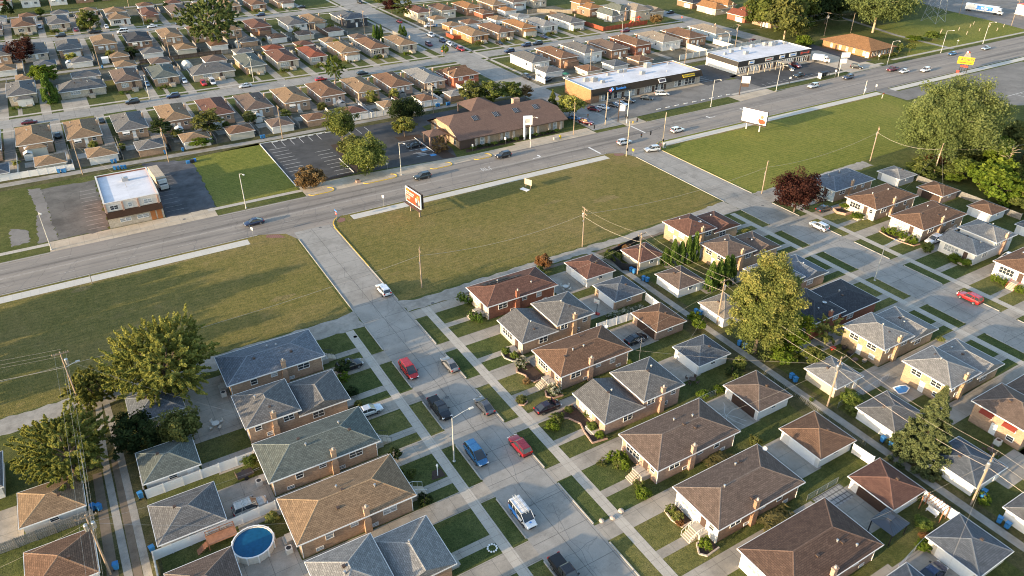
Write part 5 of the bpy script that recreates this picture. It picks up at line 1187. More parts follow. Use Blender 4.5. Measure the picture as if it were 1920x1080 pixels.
def tree(label, x, y, h, diam, leaf='green', seed=1, tmpl=None, n=4200, ls=.34, shape='round', shoot=0, trunk=None, zb=None, name='tree', cat='tree', group=None, hollow=.5, ncl=60, pale=False, limbs=7, crad=.27):
    rx = diam/2; zb = h*.18 if zb is None else zb; rz = (h-zb)/2; zc = zb+rz
    o = thing(name, label, cat, (x, y, 0), R(seed*47 % 360), group)
    if tmpl:
        if tmpl not in _cr: _cr[tmpl] = crown_mesh(*TMPL[tmpl])
        me = _cr[tmpl]; s = (rx/3, rx/3, rz/3)
    else: me = crown_mesh(seed, rx, rz, ncl, n, ls, shape, shoot, hollow, crad=crad); s = None
    tr = part('trunk', trunk_mb(h*.85 if shape in ('cone','column') else h, trunk or max(.08, h*.022), zc, rx, rz, seed, limbs, shape in ('cone','column') or h < 3.2), M['palebark'] if pale else M['bark'], o, smooth=True)
    c = bpy.data.objects.new('crown', me); COL.objects.link(c); c.parent = o; c.location = (0,0,zc)
    if not me.materials: me.materials.append(LEAF[leaf])
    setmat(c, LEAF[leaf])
    if s: c.scale = s
    return o
#            seed rx rz clumps leaves size shape shoot hollow
TMPL = dict(a=(3,3,3,46,3600,.27,'round',0,.5), b=(8,3,3,54,3600,.26,'round',0,.45), c=(14,3,3,40,3000,.3,'dome',0,.45), k=(21,3,3,130,4200,.26,'cone',0,.5,1,.18), col=(25,3,3,110,5200,.27,'column',0,.3,1,.24),
    ball=(31,3,3,90,3000,.24,'round',0,.78,1,.16), low=(37,3,3,60,2200,.3,'dome',0,.5), sp=(41,3,3,46,3600,.22,'round',1.5,.4))
T = tree
T('spreading yellow-green tree with long shoots at the alley corner',1.2,112.9,13.2,17.4,'maple',5,n=90000,ls=.175,shoot=1.3,hollow=.4,ncl=900,zb=.7,trunk=.5)
T('round green bush tree at the foot of the tall alley pole',-9.6,116.8,6.2,8.2,'maple',7,n=20000,ls=.22,shoot=.7,ncl=300,zb=.1,hollow=.4)
T('large bushy yellow-green tree over the alley at the picture edge',-14,100.2,10.6,12.6,'maple',9,n=70000,ls=.17,shoot=.9,hollow=.45,ncl=620,zb=.5,trunk=.4)
T('dark blue-green conifer bush beside the grey roofed garage',-5.2,101.3,6.6,7.4,'dark',11,n=7000,ls=.22,hollow=.4,zb=.1,ncl=110,crad=.2)
T('brownish green tree touched with orange beside the dark conifer',1.0,99.6,5.8,6.2,'olive',13,n=6000,ls=.22,zb=.3,ncl=70)
T('bronze leaved round tree at the edge of the parking lot',48.4,183.6,5.6,8.6,'bronze',15,n=6500,ls=.25,zb=.5,hollow=.35,ncl=90,crad=.2)
T('big green tree on the island between the parking lots',65,185.6,9.6,12.2,'green',17,n=12000,ls=.27,ncl=85,zb=1.2)
T('olive tree in the middle of the parking island',65.6,196.6,6.8,8.6,'olive',19,tmpl='a')
T('dark green tree at the far end of the parking island',68,212.4,10.4,10.2,'green',21,n=8500,ls=.26,ncl=70)
T('dense dark green tree by the alley behind the parking lot',93,220.9,7.2,10.6,'dark',23,n=7500,ls=.27,ncl=70,zb=.6)
T('small yellowish tree on the parking lot end island',85.9,206.4,6,7.8,'maple',25,tmpl='a',zb=1.5)
for i, (x, y, h, d_, lf, t) in enumerate([(119.1,223.8,8,8.5,'olive','spreading olive tree, first behind the hall roof'),(125.5,220.6,8.2,10,'green','dark tree, second behind the hall roof'),(132.7,219.4,7.2,7.5,'green','green tree, third behind the hall roof'),
    (138.3,219.6,4.8,5.6,'bronze','small russet tree at the end of the line behind the hall'),(140.4,195.4,7.6,9.4,'maple','yellow-green tree between the hall and the shop building')]):
    T(t,x,y,h,d_,lf,27+i,tmpl='ab'[i % 2])
T('narrow green conifer beside the yellow-green tree at the hall end',137.4,201,8.2,5.2,'green',33,tmpl='k',shape='cone',zb=.2,name='conifer')
T('dark red tree among the far houses at the picture edge',-11.3,363.5,9,11.5,'maroon',35,n=6000,ls=.3)
T('rounded bright green tree beside the columnar cedar',-6,324.4,7.2,10,'bright',37,tmpl='a')
T('tall columnar cedar in front of the long low house',-5.8,298.6,9.4,5.2,'arb',39,tmpl='col',shape='column',zb=.1,name='cedar')
T('tidy round tree beyond the second far street',16.6,408,9.8,9.6,'green',41,tmpl='b')
T('giant spreading tree towering over the far houses',59.8,349,22,26,'cotton',43,n=40000,ls=.42,ncl=420,zb=3.5,trunk=.7,shoot=1.5,hollow=.4)
T('olive tree between the garages behind the grass lot',34.5,238.7,7.6,9.4,'olive',45,tmpl='b')
T('small dark pine behind the tan roofed house',21.1,240,6.2,7.4,'dark',47,tmpl='c',name='pine')
T('bushy green shrub tree among the garages by the alley',30,228.6,3,7,'bright',48,tmpl='low')
T('pale green weeping tree on the first far street',88.1,275.2,8.6,9,'lime',49,n=6500,ls=.22,shoot=1.4,ncl=90,zb=1.2)
for i, (x, y) in enumerate([(123.4,322.6),(125,322.8),(126.6,322.4)]): T('tall narrow arborvitae in the clump behind the far houses',x,y,7.2,2.2,'arb',51+i,tmpl='col',shape='column',zb=.1,name='arborvitae',cat='conifer',group='arborvitae clump behind the far houses')
for i, (x, y) in enumerate([(138.4,328),(139.9,327.5)]): T('short arborvitae of the pair beside the cross street',x,y,5.2-i*.8,2.4,'arb',55+i,tmpl='col',shape='column',zb=.1,name='arborvitae',cat='conifer',group='arborvitae pair beside the cross street')
T('dark red tree at the far corner of the cross street',155,377,9,9.4,'maroon',57,tmpl='b'); T('light green tree in front of the dark red tree',157,366,8.8,9.8,'green',58,tmpl='sp')
T('huge leafy tree with broad crown beyond the sunny field',209.5,108.5,24.5,26,'cotton',61,n=95000,ls=.26,ncl=300,zb=2,trunk=.8,hollow=.4,crad=.2)
T('dark red maple at the top of the second street',147.9,107.6,10.4,11.8,'maroon',63,n=12000,ls=.24,ncl=90,zb=1.4)
T('tall maple turning yellow in the middle alley',94.8,70.6,20.8,11.6,'autumn',65,n=85000,ls=.18,ncl=420,zb=1.4,trunk=.36,hollow=.5,crad=.19)
T('broad sunlit spruce at the alley below the pale roofed house',95.6,38.4,14.2,8.6,'spruce',67,n=52000,ls=.18,shape='cone',ncl=600,zb=.1,name='spruce',cat='conifer',crad=.11)
T('small yellow-leaved tree behind the dark red house',108.6,66.4,5.2,4.6,'autumn',69,tmpl='sp',zb=.4); T('green bushy tree at the foot of the tall maple',99.4,67.6,8.6,7,'bright',70,n=11000,ls=.24,ncl=90,zb=.2); T('low green tree on the lawn beside the dark red house',101,62.6,4,4.6,'green',71,tmpl='low',zb=.1)
for i, (x, y, h) in enumerate([(102.2,103.7,4.1),(103.6,102.8,6.0),(105.4,102.4,5.2),(107,102,6.2),(108.8,101.8,6.8)]): T('green arborvitae in the upper clump beside the yellow brick house',x,y,h,2.3,'arb',73+i,tmpl='col',shape='column',zb=.05,name='arborvitae',cat='conifer',group='upper arborvitae clump')
for i, (x, y, h) in enumerate([(103,90.7,6.4),(105,90.6,6.4),(106.9,90.7,6.6),(108.6,90.9,6.3)]): T('green arborvitae in the lower clump beside the big yellow maple',x,y,h,2.7,'arb',79+i,tmpl='col',shape='column',zb=.05,name='arborvitae',cat='conifer',group='lower arborvitae clump')
T('small weeping tree on the lawn beside the restaurant',317.8,191.8,3.6,5.2,'green',83,tmpl='c',zb=.8); T('clipped round tree at the restaurant corner',312.8,193.6,4,3.2,'green',84,tmpl='ball')
T('green thicket shrub beside the gravel trail',346.5,199.6,4.4,8,'lime',85,tmpl='low',zb=0,name='shrub',cat='shrub'); T('low bright shrub in the grass beside the gravel trail',338,203,2.6,8,'bright',86,tmpl='low',zb=0,name='shrub',cat='shrub')
T('cottonwood with several pale limbs beside the trail',336.4,224,21,31,'cotton',87,n=16000,ls=.42,ncl=110,zb=6,trunk=.55,pale=True,limbs=9,crad=.22)
for i, (x, y, h, d_, lf, t) in enumerate([(289,236,18,19,'olive','big olive tree at the corner of the wood behind the shops'),(304,242,19,18,'green','dark tree, second in the wood behind the shops'),(318,246,20,18,'dark','dark tree, third in the wood behind the shops'),(332,248,19,17,'dark','deep green tree, fourth in the wood behind the shops'),
        (352,236,15,16,'green','green tree at the trail end of the wood'),(298,258,19,20,'green','rear tree of the wood, first from the houses'),(316,264,20,20,'dark','rear tree of the wood, second from the houses'),(338,270,20,20,'green','rear tree of the wood, third from the houses'),(362,262,18,20,'dark','rear tree of the wood, fourth from the houses'),
        (390,262,18,20,'dark','dark tree behind the lattice mast'),(343,259,19,19,'green','leafy tree in the thick of the wood, nearest the trail'),(354,257,20,19,'dark','dark tree in the thick of the wood, behind the cottonwood'),(365,251,19,18,'green','green tree in the thick of the wood, beyond the cottonwood'),(376,247,17,18,'dark','dark tree at the far end of the wood'),(402,256,9,14,'green','low leafy tree at the edge of the lorry yard'),(394,247,7,11,'olive','scrubby tree between the mast and the lorry yard'),(286,222,5,8,'bright','yellow-green bush at the corner of the wood')]):
    T(t,x,y,h,d_,lf,90+i,tmpl='ab'[i % 2],zb=1.5 if h > 6 else 0,pale=i == 0)
for i, (x, y, h, d_, lf, t) in enumerate([(205.6,98.4,6,10,'lime','yellow-green thicket bush, nearest the brown garage'),(199,84.6,7.6,11,'bright','bright green thicket bush behind the tan roofed garage'),(201.5,91.6,7,9,'bright','bright green thicket bush between the two garages'),(207,78,7.4,11,'bright','leafy thicket bush at the picture edge'),
        (213.5,87,6.4,9,'green','shaded thicket bush behind the bright bushes'),(214,72,7.5,12,'bright','leafy thicket bush low at the picture edge'),(222,80,8,12,'green','green thicket bush under the bare tree'),(196.6,105.2,5,9,'green','low bushes at the foot of the huge tree'),(234,98,9,12,'olive','leafy tree at the picture edge beside the dead tree'),
        (226,90,7.6,9,'olive','tall thicket tree behind the dead tree'),(203,70,5,8,'bright','low leafy bush by the picture edge garage'),(232,84,9,12,'green','dark leafed tree at the picture edge'),(206,107,4,7,'rust','russet bush under the huge tree'),(222,100,8.5,9,'bright','bright leafy tree behind the thicket, first'),(220,106,6,9,'cotton','pale leafy bush behind the thicket, second'),(228,108,9,10,'cotton','pale leafy tree behind the thicket, third'),(238,104,10,11,'olive','olive leafy tree behind the thicket, fourth'),(218,86,7.5,9,'green','green bush in the depth of the thicket'),(210,92,7,8,'bright','bright bush in the depth of the thicket'),(240,92,9,12,'green','rear leafy tree at the picture edge')]):
    T(t,x,y,h,d_,lf,110+i,tmpl=['low','a','c','b'][i % 4],zb=0,name='bush' if h < 8.2 else 'tree',cat='bush' if h < 8.2 else 'tree')
b = MB(); q = random.Random(4); o = thing('dead_tree','bare pale dead tree standing in the thicket','tree',(216.4,94,0))
b.path([(0,0,0),(.2,.1,3.4),(.5,-.2,6.4),(.2,.1,9)],.28,.06,7)
for i in range(9):
    a = i*.75; z = 3.2+i*.55; b.path([(.2,0,z),(.2+1.3*math.cos(a),1.3*math.sin(a),z+.8),(.2+2.4*math.cos(a+.2),2.4*math.sin(a+.2),z+1.1)],.1,.02,5)
part('trunk', b, M['palebark'], o)
T('round green tree at the top edge behind the white pickup',-15.1,470.4,7.6,6.4,'dark',130,tmpl='k',shape='cone'); T('small olive tree on a driveway at the top',-1.6,455,5,4.4,'lime',131,tmpl='a')
T('russet tree beside the beige two-storey house',258,289.5,4.6,6.6,'bronze',132,tmpl='a'); T('round clipped bush on the first far street',142.6,291,3.6,3.4,'bright',133,tmpl='ball',zb=.1,name='bush',cat='bush'); T('bright clipped round bush beyond the giant tree',74.6,404,3.4,3.8,'bright',134,tmpl='ball',zb=.1,name='bush',cat='bush')
T('little green tree far up the cross street',158,402,5,6,'green',135,tmpl='a'); T('wind-blown bush in the car park bed beside the hall',89.8,189.2,3.8,5,'bronze',136,tmpl='sp',zb=.1,name='bush',cat='bush')
T('small orange-red shrub at the alley bend',78.6,116.3,3,4,'rust',137,tmpl='a',zb=.2,name='shrub',cat='shrub'); T('dark green shrub beside the orange-red shrub',76.2,114.6,1.6,3,'green',138,tmpl='low',zb=0,name='shrub',cat='shrub')
# garden shrubs near the houses
SH = [(56.8,113.1,2.2,1.9,'arb','ball','clipped round shrub, upper of the pair by the red brick house'),(57.6,111.6,2.0,1.9,'arb','ball','clipped round shrub, lower of the pair by the red brick house'),(55.6,106.3,1.9,2.0,'arb','ball','clipped globe at the steps of the red brick house'),(56.2,105.0,1.9,2.0,'arb','ball','second clipped globe beside the driveway of the red brick house'),
 (55.6,93.6,1.2,1.7,'lime','a','lime shrub in the curved flower bed, upper one'),(56.2,91.6,1.3,1.7,'lime','a','lime shrub in the curved flower bed, lower one'),(55.8,88.4,2.4,2.6,'hydr','ball','white hydrangea above the brown house steps'),(56.7,79.4,2.2,2.6,'hydr','ball','white hydrangea below the brown house steps'),(54.2,84.4,1.0,1.5,'bronze','a','small russet shrub in the bed at the brown house steps'),
 (50.9,80.6,1.2,1.9,'olive','a','little round shrub bed beside the pavement'),(53.2,73.6,1.6,2.6,'green','ball','leafy shrub beside the car with raised bonnet'),(51.6,72.6,1.5,2.4,'bright','ball','bright round shrub at the driveway of the raised bonnet car'),(56.3,74.6,1.0,1.5,'green','a','low shrub before the grey split-level house, first'),(58.4,71.6,1.5,2.0,'green','ball','round shrub before the grey split-level house, second'),(57.2,69.4,1.2,2.0,'lime','a','leafy shrub before the grey split-level house, third'),(57.0,67.2,1.1,1.6,'bright','a','yellow-green shrub before the grey split-level house, last'),
 (55.4,62.0,1.9,1.9,'bright','ball','topiary lobe nearest the driveway of the grey-brown house'),(56.4,61.4,2.2,1.9,'bright','ball','topiary lobe against the wall of the grey-brown house'),(56.0,60.0,2.1,2.2,'bright','ball','large topiary lobe beside the grey-brown house'),(55.3,60.4,1.7,1.8,'green','ball','front topiary lobe beside the grey-brown house'),(55.4,55.5,1.6,1.8,'green','ball','clipped globe below the steps of the grey-brown house'),(54.9,54.2,1.6,2.4,'bright','a','spreading shrub below the steps of the grey-brown house'),(53.8,62.3,.8,1.6,'olive','sp','spiky grey-green plant beside the topiary'),
 (56.4,49.8,1.5,1.6,'green','ball','dark round shrub in the bed of the white fronted house'),(56.3,48.4,1.3,1.7,'autumn','a','yellow shrub in the bed of the white fronted house'),(56.0,47.6,1.0,1.2,'rust','a','orange flowers in the bed of the white fronted house'),(56.2,43.0,1.8,1.9,'bright','ball','clipped globe below the white porch rails'),(55.8,33.4,2.1,2.3,'bright','ball','big clipped globe at the bottom edge before the white front'),
 (28.3,103.4,2.2,3.2,'dark','c','dark shrub before the first house beside the black suv'),(27.6,101.2,1.6,2.2,'bright','ball','bright shrub beside the black suv'),(27.4,96.6,1.4,2.4,'dark','c','dark shrub before the second house left of the street'),(27.2,93.6,1.0,1.4,'autumn','a','yellow flower bush at the silver sedan'),(27.6,79.4,1.8,2.2,'dark','ball','dark round bush at the porch of the greenish roofed house'),(28.3,74.9,1.0,1.6,'green','ball','small green bush on the lawn by the post lantern'),(27.0,75.6,.9,1.4,'green','ball','darker small bush on the lawn by the post lantern'),(27.6,68.8,1.8,2.2,'dark','ball','dark round bush at the porch of the tan roofed house'),
 (92,83.6,2.0,3.0,'bright','c','bright hedge beside the brown brick garage, upper'),(91.2,81.4,2.0,3.0,'bright','c','bright hedge beside the brown brick garage, lower'),(88.6,68.6,2.6,2.6,'green','a','small round tree behind the blue-grey garage'),(86.4,68.0,1.7,2.4,'dark','ball','dark bush behind the blue-grey garage'),(86.0,66.2,1.5,2.0,'lime','ball','yellowish bush behind the blue-grey garage'),(77.8,66.2,1.2,2.2,'bright','low','low garden shrub along the back fence, first'),(81,65.8,1.1,2.0,'bright','low','low garden shrub along the back fence, second'),(73.0,79.6,1.0,1.2,'lime','a','small shrub beside the television antenna'),
 (76.8,53.6,1.6,2.2,'olive','a','pale shrub in the back yard of the grey-brown house'),(69.5,53.4,.8,5,'weedy','low','rough planting strip beside the grey-brown house'),(68,41.4,.9,6,'weedy','low','rough grass strip beside the brown roofed house'),(84.6,30.4,1.2,2.6,'lime','low','flowering shrub along the garden fence below the gazebo'),(82.8,28.8,1.0,1.8,'rust','low','orange flowers along the garden fence below the gazebo'),(81,28,1.3,2.2,'bright','low','bright shrub at the garden corner by the dark roofed garage'),(88.2,33.9,1.4,1.6,'green','a','round shrub beside the reddish garage'),
 (97.6,52.4,2.4,3.6,'lime','a','yellow-green bush behind the leaning pole'),(96.6,50.2,1.6,3.4,'green','low','straggling bush along the alley below the leaning pole'),(95.8,28.6,1.5,2.4,'bright','ball','round bush on the grass beside the blue bins'),(97,66,2.4,4.4,'bright','low','low bright bush on the alley lawn'),(92.6,56,.8,.9,'bright','ball','tiny round bush by the alley fence'),
 (160.5,102.4,1.7,2.6,'bright','low','shrub in the curved brick planter'),(158.5,97.2,1.4,3.4,'bright','low','clipped hedge below the white house steps'),(157.6,88.8,1.4,1.9,'bright','ball','small round bush of the three before the brown roofed house'),(158,87.2,1.9,2.6,'bright','ball','largest round bush of the three before the brown roofed house'),(158.2,84.8,1.9,2.6,'bright','ball','lower round bush of the three before the brown roofed house'),(158,82,2.1,2.7,'bright','ball','round bush at the steps before the brown roofed house'),
 (157.6,77.9,2.2,2.6,'green','a','bush at the driveway of the overgrown split-level'),(158.4,72.0,1.9,2.8,'bright','a','leafy bush before the overgrown split-level, middle'),(158.6,69.6,1.7,2.8,'bright','c','leafy bush before the overgrown split-level, lowest'),(157.8,62.6,1.6,1.9,'bright','ball','bush above the red steps'),(157.8,60.8,1.6,1.9,'bright','ball','second bush above the red steps'),(157.6,57.4,1.7,2.2,'bright','ball','bush below the red steps'),(161.2,111.6,1.8,3,'dark','c','dark shrub before the weathered blue-grey house'),
 (128.6,104.8,1.5,3,'autumn','low','yellow-green shrub at the corner of the field house'),(93.8,111.6,2,4.4,'green','low','green shrubs along the black privacy fence'),(98.6,113.2,1.8,3,'rust','low','orange flowers behind the black privacy fence'),(127.4,55.3,1,1.6,'autumn','low','little shrub at the beige-grey house front'),(-6.9,62,1.4,1.6,'dark','ball','dark shrub at the fence by the alley'),(8.5,89.2,1.6,2.6,'lime','low','bright bush beside the upper white fence'),(8.4,77.0,1.2,2,'autumn','low','yellow flowers beside the round pool')]
LEAF['weedy'] = leafmat('dry_weeds', (.15,.13,.05), (.26,.22,.09))
for i, (x, y, h, d_, lf, tm, t) in enumerate(SH): T(t,x,y,h,d_,lf,140+i,tmpl=tm,zb=0,name='shrub',cat='shrub')
q = random.Random(77); k = 0
for key, P, yy in (('houses of the first far street', [p for p in PX if p], 296.4), ('houses of the second far street', [p for p in SX if p], 415), ('white houses past the cross street', QX[:0], 0)):
    for x0, x1 in P:
        for s in (.12, .32):
            h = q.uniform(1.0,1.9); T('round front shrub under the windows of the '+key,x0+(x1-x0)*s,yy+q.uniform(-.4,.4),h,h*q.uniform(1.1,1.5),q.choice(['green','bright','arb','olive']),300+k,tmpl='ball',zb=0,name='shrub',cat='shrub',group='front shrubs of the '+key); k += 1
for i in range(13): T('low dark shrub along the front wall of the hall',99+i*2.5,185.9+(i % 2)*.3,1.1,2.0,'dark' if i % 3 else 'lime',400+i,tmpl='low',zb=0,name='shrub',cat='shrub',group='shrubs along the hall front')
for i in range(4): T('trimmed dome shrub before the restaurant front',297+i*3.4,191.4,1.3,2.8,'green',420+i,tmpl='ball',zb=0,name='shrub',cat='shrub',group='dome shrubs before the restaurant')
for i in range(5): T('flowering white rose bush along the grass by the basketball hoop',79.2+i*1.7,93.2-i*.1,.9,1.8,'hydr',430+i,tmpl='low',zb=0,name='shrub',cat='shrub',group='white rose bushes by the basketball hoop')

for i, (y, h) in enumerate([(125.5,13),(133,11.5),(139.5,14.5),(147,12.5),(152.4,10.5)]): T('tall tree just beyond the picture edge shading the dark field',-46-i%2*4,y,h,8.6,'green',460+i,tmpl='ab'[i%2],group='trees beyond the picture edge')

q = random.Random(52)
for i in range(16):
    x, y = q.uniform(197,238), q.uniform(72,112); h = q.uniform(2.2,4.6); T('undergrowth bush filling the thicket beyond the garages',x,y,h,h*q.uniform(1.6,2.2),q.choice(['bright','green','lime','olive','green']),480+i,tmpl=q.choice(['low','c']),zb=0,name='bush',cat='bush',group='undergrowth bushes of the thicket')
M['greencloth'] = plain('green_canvas', (.02,.12,.08), .8)
# ------------------------------------------------------------------ poles, wires, lamps, signals
def utility_pole(label, x, y, h, rz=0, arms=1, tank=1, lamp=False, lean=(0,0)):
    o = thing('utility_pole', label, 'utility pole', (x, y, 0), R(rz)); p = MB(); lx, ly = lean
    p.tube((0,0,-.2),(lx,ly,h),.15,.1,8); part('pole', p, M['wood'], o, smooth=True)
    for i in range(arms):
        z = h-.35-i*1.1; a = MB(); a.box(lx-1.2,lx+1.2,ly-.17,ly-.05,z-.07,z+.07)
        for k in (-1.1,-.5,.5,1.1): a.lathe([(.05,z+.07),(.07,z+.2),(.03,z+.28),(0,z+.28)],6,0,(lx+k,ly-.11))
        part('crossarm', a, M['wood'], o)
    for i in range(tank):
        t = MB(); s = 1 if i % 2 == 0 else -1; t.lathe([(.0,h-2.5),(.24,h-2.5),(.26,h-1.6),(.2,h-1.5),(0,h-1.45)],10,0,(lx+s*.42,ly)); part('transformer', t, M['metal'], o)
    c = MB(); c.box(lx-.14,lx+.14,ly+.1,ly+.26,h-3.4,h-3.1); c.tube((lx*.6,ly*.6+.13,h*.35),(lx*.6,ly*.6+.13,h*.7),.05,n=4); part('cable_box', c, M['metal'], o)
    if lamp:
        a = MB(); a.tube((lx,ly,h-3),(1.6,ly,h-2.5),.05,n=5); a.box(1.5,2.1,-.14,.14,h-2.58,h-2.42); part('street_light', a, M['lamp_metal'], o)
    return (x+lx*math.cos(R(rz)), y+lx*math.sin(R(rz)), h)
P = {}
P['m0'] = utility_pole('utility pole in the field corner on the near street',52.2,122.2,9.2,70,1,0)
P['m1'] = utility_pole('utility pole at the field edge with service wires to the alley',91.5,119.8,9.8,80,2,1)
P['m2'] = utility_pole('utility pole at the field edge by the dark red maple',149.4,119.6,9.0,35,1,0)
P['m3'] = utility_pole('utility pole by the huge tree at the sunny field corner',193.9,119.7,10.2,40,2,1)
P['e0'] = utility_pole('alley pole beside the reddish roofed grey garage',94.4,103.6,10.0,10,1,0)
P['e1'] = utility_pole('alley pole under the tall yellowing maple',95.4,80.8,10.2,5,1,1)
P['e2'] = utility_pole('leaning alley pole with transformer at the beige garage',94.0,53.8,10.0,5,1,2,lean=(.3,.1))
P['e3'] = utility_pole('alley pole with transformer at the long white garage',93.9,29.1,9.8,10,1,2,lean=(.2,.1))
P['w0'] = utility_pole('tall alley pole with a bracket lamp above the round bush',-11.8,114.4,12.6,0,1,1,True)
P['w1'] = utility_pole('alley pole with transformers at the bottom of the picture',-11.8,78.9,11.0,0,1,2)
P['t1'] = utility_pole('utility pole in front of the green thicket',198.8,103.3,9.8,20,1,0)
for i, (x, y) in enumerate([(-2.6,223.7),(19.3,221.2),(52.8,223.8),(103.4,222)]): P['n%d' % i] = utility_pole(f'utility pole behind the car parks, {ORD[i+1]} from the left',x,y,10.2,90,1,i % 2)
for i, (x, y) in enumerate([(175.1,231.1),(220.5,227.3),(255.4,233.7),(310.4,230.9)]): P['q%d' % i] = utility_pole(f'utility pole behind the shop buildings, {ORD[i+1]} from the left',x,y,10.6,90,1,1 if i < 3 else 2)
for i, (x, y) in enumerate([(13.4,338.9),(40.1,340),(68,340),(99.9,340),(125.9,341.4),(155.2,331.5),(187.3,341.1)]): P['f%d' % i] = utility_pole(f'utility pole along the far alley, {ORD[i+1]} from the left',x,y,10.4,90,1,i % 2)
for i, (x, y) in enumerate([(-30,462),(4,462),(40,462)]): P['g%d' % i] = utility_pole(f'utility pole along the farthest alley, {ORD[i+1]} from the left',x,y,10.4,90,1,0)
P['r0'] = utility_pole('bare wooden pole at the trail behind the restaurant',327.1,229.1,9,90,0,0); P['r1'] = utility_pole('tall pole at the lorry yard entrance',410,199,12,90,1,0); P['r2'] = utility_pole('dark pole in front of the lorry trailer',413,228,11,90,1,0)
P['c0'] = utility_pole('pole on the pavement at the end of the hall',132,180.9,10.6,90,0,0)
def wire(label, a, b, sag, dz=0.0, off=0.0, r=.028, mat='wire', group='overhead wires between the poles'):
    A = Vector(a)+Vector((0,0,dz)); B = Vector(b)+Vector((0,0,dz)); n = Vector((-(B-A).y,(B-A).x,0)).normalized()*off; A += n; B += n
    c = MB(); k = 14; pts = []
    for i in range(k+1):
        t = i/k; p = A.lerp(B, t); p.z -= sag*4*t*(1-t); pts.append(p)
    for p, q_ in zip(pts, pts[1:]): c.tube(p, q_, r, n=3, caps=False)
    single('overhead_wire', c, M[mat], label, 'wire', group)
def run(keys, label, sag=1.0, lines=((-.1,.9),(-.1,-.9)), low=(-2.8,)):
    for i, (a, b) in enumerate(zip(keys, keys[1:])):
        for j, (dz, off) in enumerate(lines): wire(f'thin overhead wire, {label}', P[a] if isinstance(a, str) else a, P[b] if isinstance(b, str) else b, sag, dz, off, .013, group='overhead wires '+label)
        for dz in low: wire(f'thick sagging cable, {label}', P[a] if isinstance(a, str) else a, P[b] if isinstance(b, str) else b, sag*1.25, dz, 0, .026, group='thick cables '+label)
run(['e0','e1','e2','e3',(93,-30,9.6)], 'along the alley right of the near street', .8, ((-.1,1),(-.1,-1)), (-2.6,))
run(['m1','e0'], 'from the field edge pole into the alley', .6, ((-.2,0),), (-2.2,))
run([(-30,118,10),'m0','m1','m2','m3','t1',(240,92,9.6)], 'along the lane at the field edge', 1.3, (), (-1.6,))
run([(-60,128,12),'w0'], 'over the dark field at the picture edge', .8, ((-.1,.8),(-.1,-.4),(-.9,0)), (-3,))
run(['w0','w1',(-12,30,11)], 'above the two-track alley', .7, ((-.1,.8),(-.1,-.8),(-.1,.1)), (-2.8,-3.3))
run([(-60,224,10),'n0','n1','n2','n3',(150,224,10)], 'behind the car parks', .9, ((-.1,.8),(-.1,-.8)), (-2.6,))
run([(140,229,10),'q0','q1','q2','q3','r0'], 'behind the shop buildings', .8, ((-.1,.8),(-.1,-.8)), (-2.6,))
run([(-40,339,10),'f0','f1','f2','f3','f4','f5','f6',(240,341,10)], 'along the far alley', .9, ((-.1,.8),), (-2.6,))
svc = [('e2',(73.8,79.5,4.2)),('e2',(110.6,47,4.6)),('e2',(110.6,60,4.6)),('e2',(73.9,59.5,3.9)),('e3',(74,34,3.8)),('e3',(110.6,36,4.8)),('e3',(73.8,22,3.8)),('e1',(110.6,84,4.6)),('e1',(73.5,83.5,3.8)),('e1',(73.6,71,4.8)),('e0',(110.3,108,4.8)),('e0',(74,108,3.8)),
       ('w1',(10,73,3.8)),('w1',(-30,84,4)),('w1',(10,85,3.8)),('n0',(6,203,6.2)),('t1',(176,98,3.8)),('t1',(176,86,3.8)),('c0',(134,200,4)),('w0',(10,97,4.6))]
for i, (a, b) in enumerate(svc): wire('thin service wire dropping from an alley pole to a house', P[a], b, .5, -1.4, 0, .014, group='service wires from the alley poles')
def lamp(label, x, y, h, ang, arm=2.6, group='street lamps'):
    o = thing('street_lamp', label, 'street lamp', (x, y, 0), R(ang)); p = MB(); p.lathe([(.24,0),(.24,.12),(.13,.2),(.075,h),(0,h)],9); part('pole', p, M['lamp_metal'], o, smooth=True)
    a = MB(); a.tube((0,0,h-.12),(arm*.7,0,h+.42),.055,n=6); a.tube((arm*.7,0,h+.42),(arm,0,h+.5),.05,n=6); part('arm', a, M['lamp_metal'], o)
    hd = MB(); hd.box(arm-.1,arm+.62,-.17,.17,h+.42,h+.56); part('lamp_head', hd, M['offwhite'], o); return o
lamp('pale street lamp on the grass strip of the near street',35,74.2,8.6,0,2.9); lamp('pale street lamp on the grass strip of the second street',136.2,75.8,8.4,0,3.0)
for i, (x, y) in enumerate([(-12.7,179.6),(30.5,179.3),(72.7,179),(114.8,178.9),(189.5,180.1),(223.1,181.2),(291.9,184.2),(328.9,184.4),(361,184.6)]):
    lamp(f'tall street lamp along the main road, {ORD[i+1]} from the left',x,y,9.3,-78,2.2)
for i, (x, y) in enumerate([(61,289),(24,287),(222,271),(40,410),(247.4,230.5)]): lamp(f'far street lamp among the houses, number {ORD[i+1]}',x,y,8.2,-90 if i % 2 else 90,2.2)
